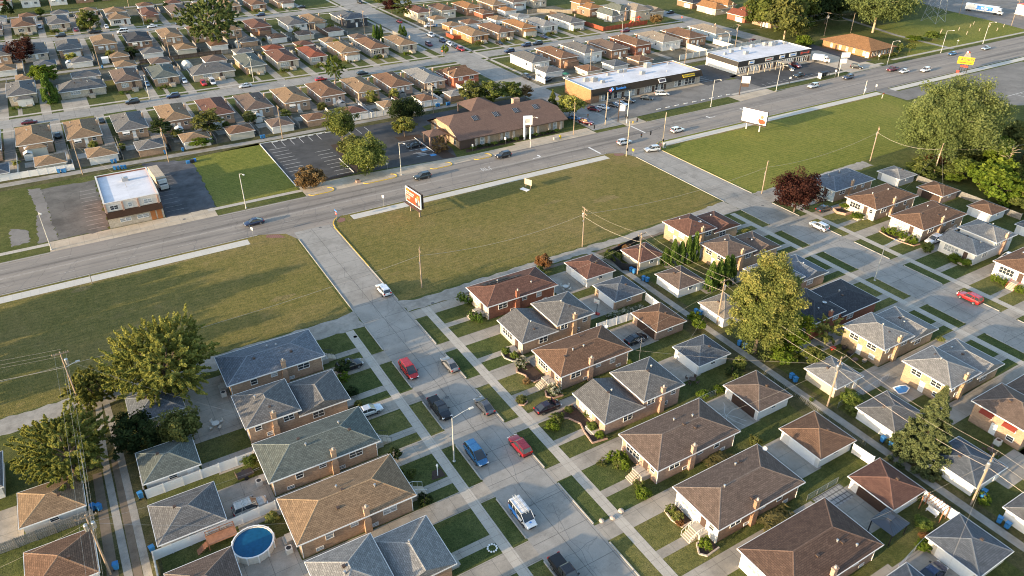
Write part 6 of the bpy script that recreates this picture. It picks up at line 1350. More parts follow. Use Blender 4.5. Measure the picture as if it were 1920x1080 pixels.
# signal poles with span wires
SP = [(135.2,158.6),(149.5,159.3),(146.6,183.8),(153.4,181.2)]
for (x, y), t in zip(SP, ['wooden signal pole at the corner nearest the empty field','wooden signal pole with control cabinet at the sunny field corner','leaning wooden signal pole across the main road','pale steel pole beside the leaning signal pole']):
    o = thing('signal_pole', t, 'signal pole', (x, y, 0)); p = MB(); p.tube((0,0,-.1),(.25,.05,10.6),.17,.12,8); part('pole', p, M['apron'] if 'pale' not in t else M['lamp_metal'], o)
    p = MB(); p.box(-.2,.2,-.35,-.12,1.7,2.4); part('signal_box', p, M['black'], o)
def head(label, x, y, z, rz=0):
    o = thing('traffic_signal', label, 'traffic signal', (x, y, z), R(rz), 'traffic signals over the junction'); b = MB(); b.box(-.16,.16,-.14,.14,-.55,.55); part('housing', b, M['black'], o)
    for k in range(3):
        d = MB(); d.lathe([(0,.0),(.11,.0)],10); e = part('lens', d, [M['red'],M['yellow'],M['blueline']][k], o, (0,-.145,.34-k*.34)); e.rotation_euler = (R(90),0,0)
        v = MB(); v.box(-.12,.12,-.3,-.14,.45-k*.34,.47-k*.34); part('visor', v, M['black'], o)
A = Vector((135.4,158.6,6.8)); B = Vector((153.5,181.2,6.8)); C = Vector((149.6,159.4,6.8)); D = Vector((146.8,183.8,6.6)); E_ = Vector((132.2,180.9,6.4))
for a, b in ((A,C),(A,E_),(C,D),(E_,D)): wire('span wire carrying the traffic signals', a, b, 1.0, 0, 0, .035, 'wiredark', 'signal span wires')
for t, a, b, f in (('first','A','C',.36),('second','A','C',.62),('third','C','D',.45),('fourth','C','D',.65),('fifth','A','E',.62),('sixth','E','D',.4)):
    q0 = dict(A=A,C=C,D=D,E=E_)[a]; q1 = dict(A=A,C=C,D=D,E=E_)[b]; p = q0.lerp(q1, f); head('black traffic signal hanging over the main road junction', p.x, p.y, p.z-1-.55, 90*(f > .5))
o = thing('signal_cabinet','pale control cabinet at the signal corner','cabinet',(149.4,158.2,0)); b = MB(); b.box(-.4,.4,-.3,.3,0,1.5); part('body', b, M['offwhite'], o); b = MB(); b.box(-.34,.34,-.33,-.3,.2,1.4); part('door', b, M['metal'], o)
# ------------------------------------------------------------------ billboards and signs
def billboard(label, x, y, ang, w, h, z0, face, posts, extra, back=True):
    o = thing('billboard', label, 'billboard', (x, y, 0), R(ang)); f = MB(); f.box(-w/2,w/2,-.12,.12,z0,z0+h); fr = part('frame', f, M['white'], o)
    p = MB(); p.face([(-w/2+.2,-.13,z0+.2),(w/2-.2,-.13,z0+.2),(w/2-.2,-.13,z0+h-.2),(-w/2+.2,-.13,z0+h-.2)]); fa = part('poster', p, M[face], o)
    if back: b = MB(); b.box(-w/2,w/2,.5,.7,z0,z0+h); part('rear_panel', b, M['brownmetal'], o)
    for px in posts: b = MB(); b.box(px-.16,px+.16,.12,.45,0,z0+h*.6); part('post', b, M['wood'] if face == 'orangered' else M['offwhite'], o)
    b = MB(); b.box(-w/2-.3,w/2+.3,-.9,-.15,z0-.25,z0-.17); part('catwalk', b, M['brownmetal'], o)
    for nm, mt, R_ in extra:
        m = MB()
        for i, (x0, x1, q0, q1) in enumerate(R_): m.face([(x0,-.137-.002*i,q0+z0),(x1,-.137-.002*i,q0+z0),(x1,-.137-.002*i,q1+z0),(x0,-.137-.002*i,q1+z0)])
        part(nm, m, M[mt], fa)
    return o, fa
def ell(fa, nm, mt, cx, cz, rx, rz, d=.15, n=14):
    m = MB(); m.face([(cx+rx*math.cos(2*math.pi*i/n),-d,cz+rz*math.sin(2*math.pi*i/n)) for i in range(n)]); part(nm, m, M[mt], fa)
w_ = lambda z, h, L: [(x0, x1, z, z+h) for x0, x1 in L]
o, fa = billboard('billboard with orange-red poster on two wooden posts beside the main road',65.5,154.7,-84,7.2,3.9,2.5,'orangered',(-2.1,2.1),
    [('text_line','yellow',w_(3.2,.16,[(-3.2,-2.5),(-2.4,-1.6)])),('text_line','poster_white',w_(2.6,.38,[(-3.2,-1.8),(-1.6,-.9),(-.75,.6)])+w_(2.05,.36,[(-3.2,-2.3),(-2.1,.2)])),('text_line','poster_white',w_(1.5,.17,[(-3.2,-2.6),(-2.5,-1.3)])+w_(1.2,.17,[(-3.2,-2.2),(-2.1,-1.4)])+w_(.9,.17,[(-3.2,-1.6)]))])
ell(fa,'printed_face','skin',2.3,4.9,.42,.55,.139); ell(fa,'printed_hair','yellow',2.3,5.25,.46,.4,.1385); ell(fa,'printed_coat','printdark',2.3,3.45,1.1,.75,.141); ell(fa,'printed_shirt','poster_white',1.5,4.3,.5,.65,.143); ell(fa,'printed_shirt','poster_white',2.75,4.0,.36,.75,.145)
o, fa = billboard('white billboard with a figure in orange in the sunny field',183.8,155.6,-72,8.2,4.2,2.5,'white',(-2.2,2.2),
    [('text_line','fadedline',w_(3.0,.18,[(-3.2,-2.0),(-1.8,-.2)])+w_(2.5,.18,[(-3.2,-2.4),(-2.2,-.8)])+w_(2.0,.12,[(-1.2,.4)]))])
ell(fa,'printed_body','orangered',2.7,3.4,1.15,.8,.139); ell(fa,'printed_face','skin',2.6,4.9,.5,.62,.141); ell(fa,'printed_sleeve','orangered',1.9,3.7,.45,.6,.143)
o = thing('land_sign','small plywood land sign on two posts in the vacant field','sign',(98.1,153.7,0),R(-70)); s = MB(); s.box(-1.2,1.2,-.05,.05,1.0,2.6); sb = part('board', s, M['apron'], o)
for k in (-.8, .8): s = MB(); s.box(k-.06,k+.06,.05,.17,0,2.4); part('post', s, M['wood'], o)
s = MB()
for i in range(4): s.box(-1.2+i*.6,-1.17+i*.6,-.06,-.051,1.0,2.6)
part('board_seam', s, M['wood'], sb)
s = MB(); s.box(-1.25,1.25,-.7,.7,.03,.08); single('fallen_sign_panel', s, M['white'], 'white sign panel lying flat on the grass by the plywood sign','sign',None,(96.9,153.4,0),R(-72))
def pylon(label, x, y, ang, poles, boards, cat='sign'):
    o = thing('pylon_sign', label, cat, (x, y, 0), R(ang))
    for px, r, h, mt in poles: p = MB(); p.lathe([(r,0),(r,h),(0,h)],8,0,(px,0)); part('pole', p, M[mt], o)
    for x0, x1, z0, z1, mt in boards: b = MB(); b.box(x0,x1,-.22,.22,z0,z1); part('sign_board', b, M[mt], o)
    return o
pylon('white double-pylon sign before the hall front',117.6,185.2,-20,[(-.9,.32,6.2,'white'),(.9,.2,5.6,'white')],[(-1.3,1.5,4.6,7.4,'white'),(-1.1,1.2,4.0,4.45,'brownmetal'),(-.7,.7,5.3,6.6,'offwhite')])
pylon('rust-brown pole with blank white sign at the plaza entrance',152,184,-30,[(0,.16,7.6,'brownmetal')],[(.2,2.0,3.6,5.4,'white')])
pylon('brown pole with white and brown sign boards between the shops',208.1,184.9,-40,[(0,.16,6.6,'brownpaint')],[(.1,3.0,4.4,6.8,'white'),(.3,2.8,3.1,4.2,'brownmetal')])
pylon('dark pole carrying two pale sign boards before the restaurant drive',258.8,182.6,-25,[(-.5,.16,9.4,'black'),(.4,.14,6,'offwhite')],[(-.2,3.2,7.4,9.2,'white'),(-.2,2.4,5.2,6.9,'white')])
pylon('thin dark pole with a small white plate before the second shop',232.6,183.5,-30,[(0,.1,6.2,'black')],[(-.5,.5,5.7,6.1,'white'),(-.25,.25,2.7,3.4,'white')])
o = pylon('yellow sign with dark lettering under an orange cap on black legs',306.4,160.9,-58,[(-1.9,.2,5.2,'black'),(1.9,.2,5.2,'black'),(-.8,.14,5,'black'),(.8,.14,5,'black')],[(-4.2,4.2,5.2,9.2,'yellow'),(-2.0,2.0,3.4,4.4,'red'),(-3.2,-1.7,0,1.3,'red')],'shop sign')
lettering(o, 'CASTALEY', 1.75, M['printdark'], (0,-.26,7.7), (R(90),0,0), bold=.05, shear=.1)
b = MB()
for i, (a, e) in enumerate([(-3.4,-1.4),(-1.1,.6),(.9,3.2)]): b.box(a,e,-.26,-.225,5.8,6.3)
part('text_line', b, M['orangered'], o); b = MB(); b.prism([(-2.0,-.3),(2.0,-.3),(2.0,.3),(-2.0,.3)],9.2,9.3); b.face([(-2,-.3,9.2),(2,-.3,9.2),(.9,-.25,11.6),(-.9,-.25,11.6)]); b.face([(-2,.3,9.2),(-.9,.25,11.6),(.9,.25,11.6),(2,.3,9.2)]); b.face([(2,-.3,9.2),(2,.3,9.2),(.9,.25,11.6),(.9,-.25,11.6)]); b.face([(-2,.3,9.2),(-2,-.3,9.2),(-.9,-.25,11.6),(-.9,.25,11.6)]); part('sign_top', b, M['oldwood'], o)
b = MB(); b.lathe([(0,11.6),(1.05,11.7),(.95,12.2),(.5,12.6),(0,12.7)],12); part('orange_cap', b, M['orangered'], o); b = MB(); b.lathe([(0,0),(.5,0)],12); k = part('white_disc', b, M['white'], o, (-.5,-1.4,12.2)); k.rotation_euler = (R(90),0,0)
o.scale = (.68,.68,.68)
def small_sign(label, x, y, h, mt='white', shape='box', ang=-60, w=.6, hh=.75):
    o = thing('road_sign', label, 'road sign', (x, y, 0), R(ang)); p = MB(); p.lathe([(.035,0),(.035,h),(0,h)],6); part('post', p, M['metal'], o); b = MB()
    if shape == 'box': b.box(-w/2,w/2,-.06,-.04,h-hh,h)
    else: n = 8 if shape == 'stop' else 4; b.face([(w*.62*math.cos(2*math.pi*(i+.5*(n == 8))/n),-.06,h-.4+w*.62*math.sin(2*math.pi*(i+.5*(n == 8))/n)) for i in range(n)])
    part('plate', b, M[mt], o); return o
o = small_sign('red stop sign topped by a blue street name plate at the red paved corner',47.6,160.6,2.6,'red','stop',-85,.75); b = MB(); b.box(-.75,.75,-.03,.03,2.7,2.95); part('street_name_plate', b, M['blue'], o); lettering(o, 'STOP', .22, M['white'], (0,-.075,2.2), bold=.004)
for t, x, y, h, mt, sh in (('small white sign behind the orange billboard',60.6,162.5,3.2,'white','box'),('narrow white post sign beside the navy sedan',28,163.8-1.2,2.6,'white','box'),('small white sign at the edge of the parking lot bed',71,184.6,2.2,'white','box'),('small white sign at the hall drive',98.3,184.9,2.2,'white','box'),('small red and white sign before the hall',109.6,185.0,2.2,'white','box'),('pale diamond sign beside the far road',345.6,187.6,3.0,'offwhite','diamond'),
    ('white sign on the far drive lawn of the restaurant',294,190,2.4,'white','box'),('white round sign near the bus shelter',257,182.3,3,'white','box'),('yellow marker post at the field corner',137,157.8,2.2,'yellow','box'),('stop sign on the farthest street corner',273,287.5,2.6,'red','stop'),('stop sign at the corner of the cross street',139.2,287,2.6,'red','stop'),('small white sign opposite the restaurant',254.6,162.6,2.6,'white','box')): small_sign(t,x,y,h,mt,sh)
o = thing('pole_transformer_post','short post with white box and banner beside the main road','post',(248,162.4,0)); p = MB(); p.lathe([(.1,0),(.1,5),(0,5)],7); part('post', p, M['offwhite'], o); p = MB(); p.box(-.3,.3,-.35,-.1,1.2,2.4); part('box', p, M['white'], o)
o = thing('hydrant_marker','leaning white post with an orange flag on the field','marker',(249.5,156,0)); p = MB(); p.tube((0,0,0),(.3,.1,1.7),.09,n=6); part('post', p, M['offwhite'], o); p = MB(); p.box(.1,.8,.0,.06,1.5,1.95); part('flag', p, M['orangered'], o)
o = thing('bus_shelter','dark glazed bus shelter with a bright poster end beside the main road','bus shelter',(252.6,184,0)); p = MB(); p.box(-2.4,2.4,-.8,.8,2.35,2.5); part('roof', p, M['black'], o)
for x in (-2.3,-.8,.8,2.3):
    for y in (-.7,.7): p = MB(); p.box(x-.05,x+.05,y-.05,y+.05,0,2.35); part('post', p, M['black'], o)
p = MB(); p.box(-2.25,2.25,.7,.73,.3,2.3); part('glass', p, M['glass'], o); p = MB(); p.box(-2.6,-2.42,-.75,.75,.2,2.3); part('poster', p, M['white'], o)
o = thing('sunken_lattice_mast','pale steel lattice mast standing in the meadow','mast',(384,224,0))
for sx in (-1, 1):
    for sy in (-1, 1): p = MB(); p.tube((sx*4,sy*4,0),(sx*2.2,sy*2.2,15),.1,n=4); p.tube((sx*2.2,sy*2.2,15),(sx*1.4,sy*1.4,34),.09,n=4); part('leg', p, M['metal'], o)
p = MB()
for i in range(7):
    z0, z1 = i*4.6, (i+1)*4.6; a = 4-i*.4; b = 4-(i+1)*.4
    for (x0,y0),(x1,y1) in (((-1,-1),(1,-1)),((1,-1),(1,1)),((1,1),(-1,1)),((-1,1),(-1,-1))): p.tube((x0*a,y0*a,z0),(x1*b,y1*b,z1),.05,n=3); p.tube((x1*a,y1*a,z0),(x0*b,y0*b,z1),.05,n=3)
part('bracing', p, M['metal'], o)
for i, (x, y) in enumerate([(362,206),(366,208),(377,206),(372,199),(384,200),(392,196),(398,203),(403,199),(388,207),(396,210)]): p = MB(); p.tube((0,0,0),(.15,0,1.5),.16,n=7); single('bollard', p, M['apron'], 'short pale bollard in the meadow by the lorry yard','bollard','bollards in the meadow by the lorry yard',(x,y,0))
# ------------------------------------------------------------------ fences
def fence(label, pts, h, mt, post='white', step=2.4, pw=.13, cat='fence', gap=.06, slat=0, name='fence'):
    o = thing(name, label, cat, (pts[0][0], pts[0][1], 0)); x0, y0 = pts[0]
    for (ax, ay), (bx, by) in zip(pts, pts[1:]):
        L = math.hypot(bx-ax, by-ay); n = max(1, round(L/step)); a = math.atan2(by-ay, bx-ax); m = MB()
        if slat:
            k = int(L/slat)
            for i in range(k): m.box(i*L/k+.02,(i+1)*L/k-.02,-.02,.02,gap,h)
            m.box(0,L,.02,.07,h*.25,h*.25+.1); m.box(0,L,.02,.07,h*.8,h*.8+.1)
        else:
            m.box(0,L,-.025,.025,gap,h)
            k = max(2, int(L/.3))
            for i in range(k): m.box(i*L/k,i*L/k+.05,-.035,.035,gap+.1,h-.12)
            m.box(0,L,-.05,.05,h-.12,h); m.box(0,L,-.05,.05,gap,gap+.1)
        part('panel', m, M[mt], o, (ax-x0, ay-y0, 0), a)
        for i in range(n+1):
            p = MB(); p.box(-pw/2,pw/2,-pw/2,pw/2,0,h+.1); part('post', p, M[post], o, (ax-x0+(bx-ax)*i/n, ay-y0+(by-ay)*i/n, 0), a)
    return o
fence('white vinyl fence beside the greenish roofed garage',[(-5.9,93),(-5.9,89.9),(9.4,89.9)],1.75,'white')
fence('white vinyl fence between the grey garage and the round pool',[(-6.6,70),(-6.6,78.2),(9.4,78.6)],1.75,'white')
fence('white vinyl fence behind the brown roofed brick garage',[(73.9,90.8),(81,90.5),(89,90.3),(89.1,94.6)],1.8,'white')
fence('short white fence at the alley end of the brown roofed garage',[(88.2,44.6),(88.4,41.2)],1.9,'white'); fence('white fence with pergola along the alley',[(88.8,33.2),(89,28.4)],1.9,'white')
fence('weathered grey board fence beside the orange-brown garage',[(-24,89.6),(-12.6,89.8)],1.8,'oldwood','oldwood',slat=.22)
fence('black privacy fence around the garage by the field',[(104,114.9),(93.4,112.6),(92.6,106.6),(95,104.8)],1.7,'black','black'); 
fence('white fence along the gravel lane behind the corner shop',[(-40,229.8),(-17.4,229.2),(-4.2,228.4),(-4.2,232)],1.8,'white'); fence('white panel fence behind the hall parking lot',[(75,228.2),(90.2,227.9)],1.9,'white','offwhite'); fence('white fence before the pale grey roofed garage',[(103.6,229.4),(110.6,229.4),(110.6,238)],1.9,'white')
fence('pale concrete panel fence with posts behind the second shop',[(238,233),(272,234.6)],2.2,'offwhite','offwhite',3,.25); fence('cream wall behind the shop roofs',[(221.9,232),(237,232.4)],2.2,'offwhite','offwhite',4,.2); fence('cream side wall between far yards, nearer one',[(238.4,233.4),(238.4,246)],2.2,'offwhite','offwhite',4,.2); fence('cream side wall between far yards, farther one',[(254.4,234),(254.4,246)],2.2,'offwhite','offwhite',4,.2)
fence('red-stained board fence around the far corner yard',[(226.4,309),(226.4,290.6),(254,291.4)],1.9,'redwood','redwood',slat=.25); fence('orange-red board fence at the cross street corner',[(156.8,318.5),(156.8,310.5),(160.2,310.5)],1.7,'redwood','redwood',slat=.25); fence('pale board fence at the far cross street garage',[(158,352),(158,343),(162,343)],1.8,'apron','apron',slat=.3)
fence('white fence beside the white house near the shops',[(154.6,231.6),(154.6,238)],1.9,'white'); fence('tan board fence far beyond the cross street',[(216,342),(222,342),(236,330)],1.9,'apron','apron',slat=.3); fence('white fence on the alley behind the pinkish house',[(96,229),(96,240)],1.8,'white'); fence('white yard fence between the tan roofed houses',[(83.8,228),(83.8,240)],1.8,'white')
fence('brown board fence along the first far alley',[(28,337.4),(60,337.4)],1.7,'brownmetal','brownmetal',slat=.3); fence('dark board fence behind the giant tree',[(60,336),(84,336.5)],1.7,'oldwood','oldwood',slat=.3); fence('weathered board fence beside the green thicket',[(192.4,104),(192.4,76)],1.7,'oldwood','oldwood',slat=.25)
def chainlink(label, pts, h=1.2):
    o = thing('chain_link_fence', label, 'fence', (0,0,0)); w = MB()
    for (ax, ay), (bx, by) in zip(pts, pts[1:]):
        n = max(1, round(math.hypot(bx-ax, by-ay)/2.4))
        for i in range(n+1): p = MB(); p.lathe([(.03,0),(.03,h),(0,h)],5,0,(ax+(bx-ax)*i/n, ay+(by-ay)*i/n)); part('post', p, M['metal'], o)
        for z in (.1,.35,.6,.85,h-.03): w.tube((ax,ay,z),(bx,by,z),.012 if z < h-.1 else .024,n=3,caps=False)
    part('mesh', w, M['metal'], o)
for t, p in (('chain-link fence along the back yard by the cracked pad',[(73,65.4),(80,65.4)]),('chain-link fence beside the gridded patio',[(74.5,41.6),(81,41.6)]),('chain-link fence along the garden below the gazebo',[(75,27.6),(82,28.6),(89,28.6)]),('chain-link fence along the yards by the alley',[(91.2,65),(91.2,44.5)]),('chain-link fence beside the blue paddling pool yard',[(95,52.6),(109,53.2)])): chainlink(t, p)
for i, (x, y, h, L) in enumerate([(-6.6,78.9,.9,0)]): pass
# ------------------------------------------------------------------ bins
def wheelie():
    o = thing('wheelie_bin','blue wheelie bin','bin'); b = MB(); A = [(-.27,-.27),(.27,-.27),(.27,.27),(-.27,.27)]
    for i in range(4): (x0,y0),(x1,y1) = A[i], A[(i+1) % 4]; b.face([(x0,y0,.08),(x1,y1,.08),(x1*1.2,y1*1.2,1.0),(x0*1.2,y0*1.2,1.0)])
    part('body', b, M['bluebin'], o); l = MB(); l.box(-.36,.34,-.35,.35,1.0,1.07); l.box(-.34,.2,-.32,.32,1.07,1.11); part('lid', l, M['bluebin'], o)
    h = MB(); h.tube((-.42,-.25,.98),(-.42,.25,.98),.025,n=5); part('handle', h, M['black'], o)
    for s in (-1, 1): w = MB(); w.tube((-.3,s*.28,.12),(-.3,s*.36,.12),.12,n=10); part('wheel', w, M['rubber'], o)
    return o
BINS = [('beside the grey garage with black privacy fence',[(93.9,105.1),(94.0,104.2)],8),('above the garage before the lower arborvitae',[(93.8,100.9),(94.1,100.0)],12),('beside the beige roofed white garage',[(94.5,85.7),(94.8,84.8)],5),('under the tall maple by the alley',[(94.0,73.6),(94.3,72.5)],20),('on the alley lawn before the tall maple',[(94.6,61.9),(94.4,60.9)],-10),('in front of the spruce',[(94.4,43.7),(94.5,42.3)],5),('beside the alley pole at the long white garage',[(96.2,29.0),(97.2,29.3)],90),('at the picture edge garage',[(94.2,25.3),(94.2,24.2)],10),
    ('at the end of the upper white fence',[(-6.5,90.6)],0),('at the corner of the grey garage',[(-6.6,79.8)],0),('beside the weathered board fence',[(-12.5,91.6),(-11.8,91.2)],30),('beside the bottom alley pole',[(-11.0,79.4)],0),('in front of the white lane fence',[(-8.1,227.9),(-7.2,227.7),(-6.6,227.6)],0),('behind the tan roofed lane garage',[(5.4,228.2),(6.3,228.4)],0),('behind the corner shop',[(5.4,222.6),(6.3,222.4),(7.2,222.3),(8,222.1)],0),('by the far lane garages',[(24.4,227.9),(19.6,228.3)],0),('beside the lane behind the parking lot',[(47.2,226.9),(48,226.8)],0),('before the white alley fence panels',[(107.4,227.6),(108.2,227.5)],0),('beside the pale grey alley garage',[(111.2,227.2),(112,227.2)],0),('by the far alley pole',[(14.3,337.8)],0),('at the cross street alley mouth',[(160.8,338.6),(161.8,338.6)],0)]
w0 = None
for t, L, a in BINS:
    for x, y in L:
        if w0 is None: w0 = o = wheelie()
        else: o = copy_tree(w0)
        o.location = (x, y, .01); o.rotation_euler = (0,0,R(a+rnd.uniform(-12,12))); o['label'] = 'blue wheelie bin '+t; o['group'] = 'blue wheelie bins '+t
o = thing('plastic_slide','blue and black playhouse heap at the edge of the striped lot','play equipment',(24.2,217.6,0)); b = MB(); b.prism([(-.8,-.5),(.2,-.5),(.2,.5),(-.8,.5)],0,.7); part('blue_tub', b, M['bluebin'], o); b = MB(); b.prism([(.2,-.6),(1.4,-.6),(1.4,.5),(.2,.5)],0,.9); part('black_cover', b, M['black'], o); b = MB(); b.prism([(1.2,.2),(2,.2),(2,.9),(1.2,.9)],0,.8); part('blue_slide', b, M['blue'], o)
# ------------------------------------------------------------------ pool, deck, gazebo and yard things
o = thing('round_pool','round above-ground pool with white wall and clear blue water','pool',(5.0,73.6,0)); p = MB(); n = 24
p.lathe([(2.65,0),(2.65,1.25),(2.5,1.25),(2.5,.9)],n); part('pool_wall', p, M['offwhite'], o); p = MB(); p.lathe([(2.56,1.25),(2.74,1.25),(2.74,1.31),(2.56,1.31)],n); part('rim', p, M['white'], o)
p = MB(); p.face([(2.52*math.cos(2*math.pi*i/n),2.52*math.sin(2*math.pi*i/n),1.08) for i in range(n)]); part('water', p, M['poolwater'], o)
for i in range(12): a = 2*math.pi*i/12; p = MB(); p.box(-.07,.07,-.1,.1,0,1.28); part('upright', p, M['white'], o, (2.72*math.cos(a),2.72*math.sin(a),0), a+math.pi/2)
o = thing('pool_deck','brown timber pool deck with railing and steps','deck',(2.0,76.6,0)); p = MB(); p.box(-2.2,1.6,-.6,1.2,1.05,1.17); part('platform', p, M['deckwood'], o)
for x, y in ((-2.1,-.5),(-2.1,1.1),(1.5,1.1),(-.3,1.1)): p = MB(); p.box(x-.06,x+.06,y-.06,y+.06,0,2.0); part('post', p, M['deckwood'], o)
p = MB(); p.box(-2.1,1.5,1.07,1.13,1.9,2.0); p.box(-2.1,1.5,1.08,1.12,1.45,1.52); p.box(-2.13,-2.07,-.5,1.1,1.9,2.0); part('railing', p, M['deckwood'], o)
p = MB()
for i in range(5): p.box(-2.5-i*.28,-2.22-i*.28,-.5,.5,.85-i*.2,.92-i*.2)
part('steps', p, M['deckwood'], o)
o = thing('gazebo','square gazebo with ribbed dark grey hip roof','gazebo',(79.2,32.2,0),R(3)); p = MB(); hip_faces(p,-2.0,2.0,-1.7,1.7,2.25,2.95,run=1.5); part('roof', p, M['metal'].copy(), o)
mg = bpy.data.materials['galvanised.001']; mg.name = 'grey_steel_roof'
mg.node_tree.nodes['Principled BSDF'].inputs['Base Color'].default_value = (.1,.105,.115,1)
for l in list(mg.node_tree.links):
    if l.to_socket.name == 'Base Color': mg.node_tree.links.remove(l)
p = MB(); p.box(-.5,.5,-.3,.3,2.92,3.05); part('roof_vent', p, mg, o)
for i in range(9):
    for s in (-1, 1): p = MB(); x = -1.8+i*.45; e = max(0, abs(x)-.4)/1.6; p.tube((x,s*1.7,2.28),(x*.5 if abs(x) > .5 else x,s*.2,2.92),.02,n=3); part('roof_rib', p, M['black'], o)
for x in (-1.8,1.8):
    for y in (-1.5,1.5): p = MB(); p.box(x-.06,x+.06,y-.06,y+.06,0,2.25); part('post', p, M['black'], o)
o = thing('pergola','brown pergola over a white bench by the alley fence','pergola',(87.8,31,0))
for x in (-.8,.6):
    for y in (-1.5,1.5): p = MB(); p.box(x-.06,x+.06,y-.06,y+.06,0,2.3); part('post', p, M['deckwood'], o)
for i in range(8): p = MB(); p.box(-1.0,.8,-1.5+i*.43,-1.44+i*.43,2.3,2.42); part('rafter', p, M['deckwood'], o)
o = thing('garden_bench','white garden bench under the brown pergola','bench',(87.6,31,0)); p = MB(); p.box(-.25,.25,-.8,.8,.4,.46); part('seat', p, M['white'], o); p = MB(); p.box(.2,.25,-.8,.8,.46,.95); part('backrest', p, M['white'], o)
for y in (-.7,.7): p = MB(); p.box(-.2,.2,y-.04,y+.04,0,.4); part('leg', p, M['white'], o)
o = thing('paddling_pool','collapsed blue paddling pool on the paved yard','paddling pool',(108.4,50.2,0)); p = MB(); p.face([(-1.5,-.6,.05),(-.2,-1.1,.12),(1.2,-.7,.3),(1.5,.2,.1),(.3,.5,.35),(-.9,.9,.08)]); part('blue_shell', p, M['blueline'], o); p = MB(); p.path([(-1.5,-.6,.1),(-.2,-1.1,.2),(1.2,-.7,.34),(1.5,.2,.18),(.3,.5,.4),(-.9,.9,.16),(-1.5,-.6,.1)],.1,.1); part('white_rim', p, M['white'], o)
o = thing('hoop_house','translucent round-topped hoop greenhouse in a far yard','greenhouse',(43.6,323,0)); p = MB(); n = 10
for i in range(n):
    a, b = math.pi*i/n, math.pi*(i+1)/n; p.face([(2*math.cos(a),-3,2.2*math.sin(a)),(2*math.cos(b),-3,2.2*math.sin(b)),(2*math.cos(b),3,2.2*math.sin(b)),(2*math.cos(a),3,2.2*math.sin(a))][::-1])
p.face([(2*math.cos(math.pi*i/n),-3,2.2*math.sin(math.pi*i/n)) for i in range(n+1)]); part('cover', p, M['offwhite'], o); p = MB(); p.box(-.5,.5,-3.05,-3.01,0,1.8); part('door', p, M['white'], o)
o = thing('playset','red play frame with slide in the corner yard','play equipment',(250,296,0))
for x in (-1.6,1.6):
    for y in (-1.2,1.2): p = MB(); p.tube((x*1.2,y*1.3,0),(x,y*.3,3),.1,n=5); part('leg', p, M['orangered'], o)
p = MB(); p.tube((-2,0,3),(2.4,0,3),.1,n=5); part('beam', p, M['orangered'], o); p = MB(); p.box(1.6,3.4,-.8,.8,1.3,1.45); hip_faces(p,1.5,3.5,-.9,.9,2.6,3.5); part('tower', p, M['orangered'], o); p = MB(); p.face([(-2,-.4,1.6),(-2,.4,1.6),(-4,.4,.1),(-4,-.4,.1)]); part('slide', p, M['red'], o)
o = thing('basketball_hoop','portable basketball hoop on the shaded concrete pad','basketball hoop',(77.4,95.4,0),R(200)); p = MB(); p.lathe([(.06,0),(.06,3),(0,3)],7); part('pole', p, M['black'], o); p = MB(); p.box(-.6,.1,-.45,.45,0,.22); part('base', p, M['red'], o); p = MB(); p.box(.3,.36,-.65,.65,2.8,3.7); p.tube((0,0,2.9),(.3,0,3.1),.04,n=4); part('backboard', p, M['offwhite'], o); p = MB(); p.lathe([(.22,3.0),(.25,3.03)],12,0,(.62,0)); part('rim', p, M['orangered'], o)
o = thing('television_antenna','tall television antenna on the corner of the brown roofed house','antenna',(73.3,77.6,0)); p = MB(); p.lathe([(.03,0),(.03,6.8),(0,6.8)],5); part('mast', p, M['metal'], o); p = MB()
for i in range(6): p.tube((-.9+i*.3,-.6+i*.05,6.5),(-.9+i*.3,.6-i*.05,6.5),.015,n=3)
p.tube((-1,0,6.5),(.8,0,6.5),.02,n=3); p.tube((-.1,-.8,6),(-.1,.8,6),.02,n=3); part('aerial', p, M['metal'], o)
def dish(label, x, y, z, a): o = thing('satellite_dish', label, 'satellite dish', (x,y,z), R(a)); p = MB(); p.lathe([(0,0),(.25,.05),(.36,.11)],12); k = part('reflector', p, M['metal'], o, (.1,0,.35)); k.rotation_euler = (0,R(55),0); p = MB(); p.tube((0,0,-.15),(.05,0,.35),.025,n=4); part('bracket', p, M['metal'], o); p = MB(); p.tube((.1,0,.3),(.6,0,.5),.015,n=3); part('feed_arm', p, M['metal'], o)
dish('round white dish at the back eave of the brown roofed house',73.0,86.8,3.5,200); dish('round white dish at the back eave of the white fronted house',73.9,49.6,3.5,200)
o = thing('lawn_lantern','white post lantern in a small bark bed','lantern',(31.6,72.9,0)); p = MB(); p.lathe([(.09,0),(.07,1.7),(.16,1.75),(.18,2.05),(.05,2.25),(0,2.3)],8); part('post', p, M['white'], o); p = MB(); p.lathe([(.05,2.25),(0,2.5)],6); part('finial', p, M['white'], o)
p = MB()
for i in range(11): a = 2*math.pi*i/11; p.lathe([(.14,.0),(.15,.1),(.0,.15)],6,0,(.62*math.cos(a),.62*math.sin(a)))
single('stone_ring', p, M['white'], 'ring of white stones with a dark stake on the front lawn','stone ring',None,(32.0,57.4,0))
for i, (x, y, s, t) in enumerate([(50.6,53.6,.42,'pale boulder at the driveway corner, uppermost of three'),(48.8,53.2,.38,'pale boulder on the grass strip beside the pavement'),(47.2,53.6,.36,'pale boulder at the kerb by the driveway'),(55.3,53.9,.28,'small rocks beside the driveway of the white fronted house')]):
    p = MB(); q = random.Random(i); n = 7
    prof = [(s*.9,0),(s*1.05,s*.4),(s*.7,s*.85),(0,s)]; p.lathe([(r*(1+q.uniform(-.1,.1)),z) for r, z in prof],n); single('boulder', p, M['stone'], t, 'boulder', None, (x,y,0), q.uniform(0,3), True)
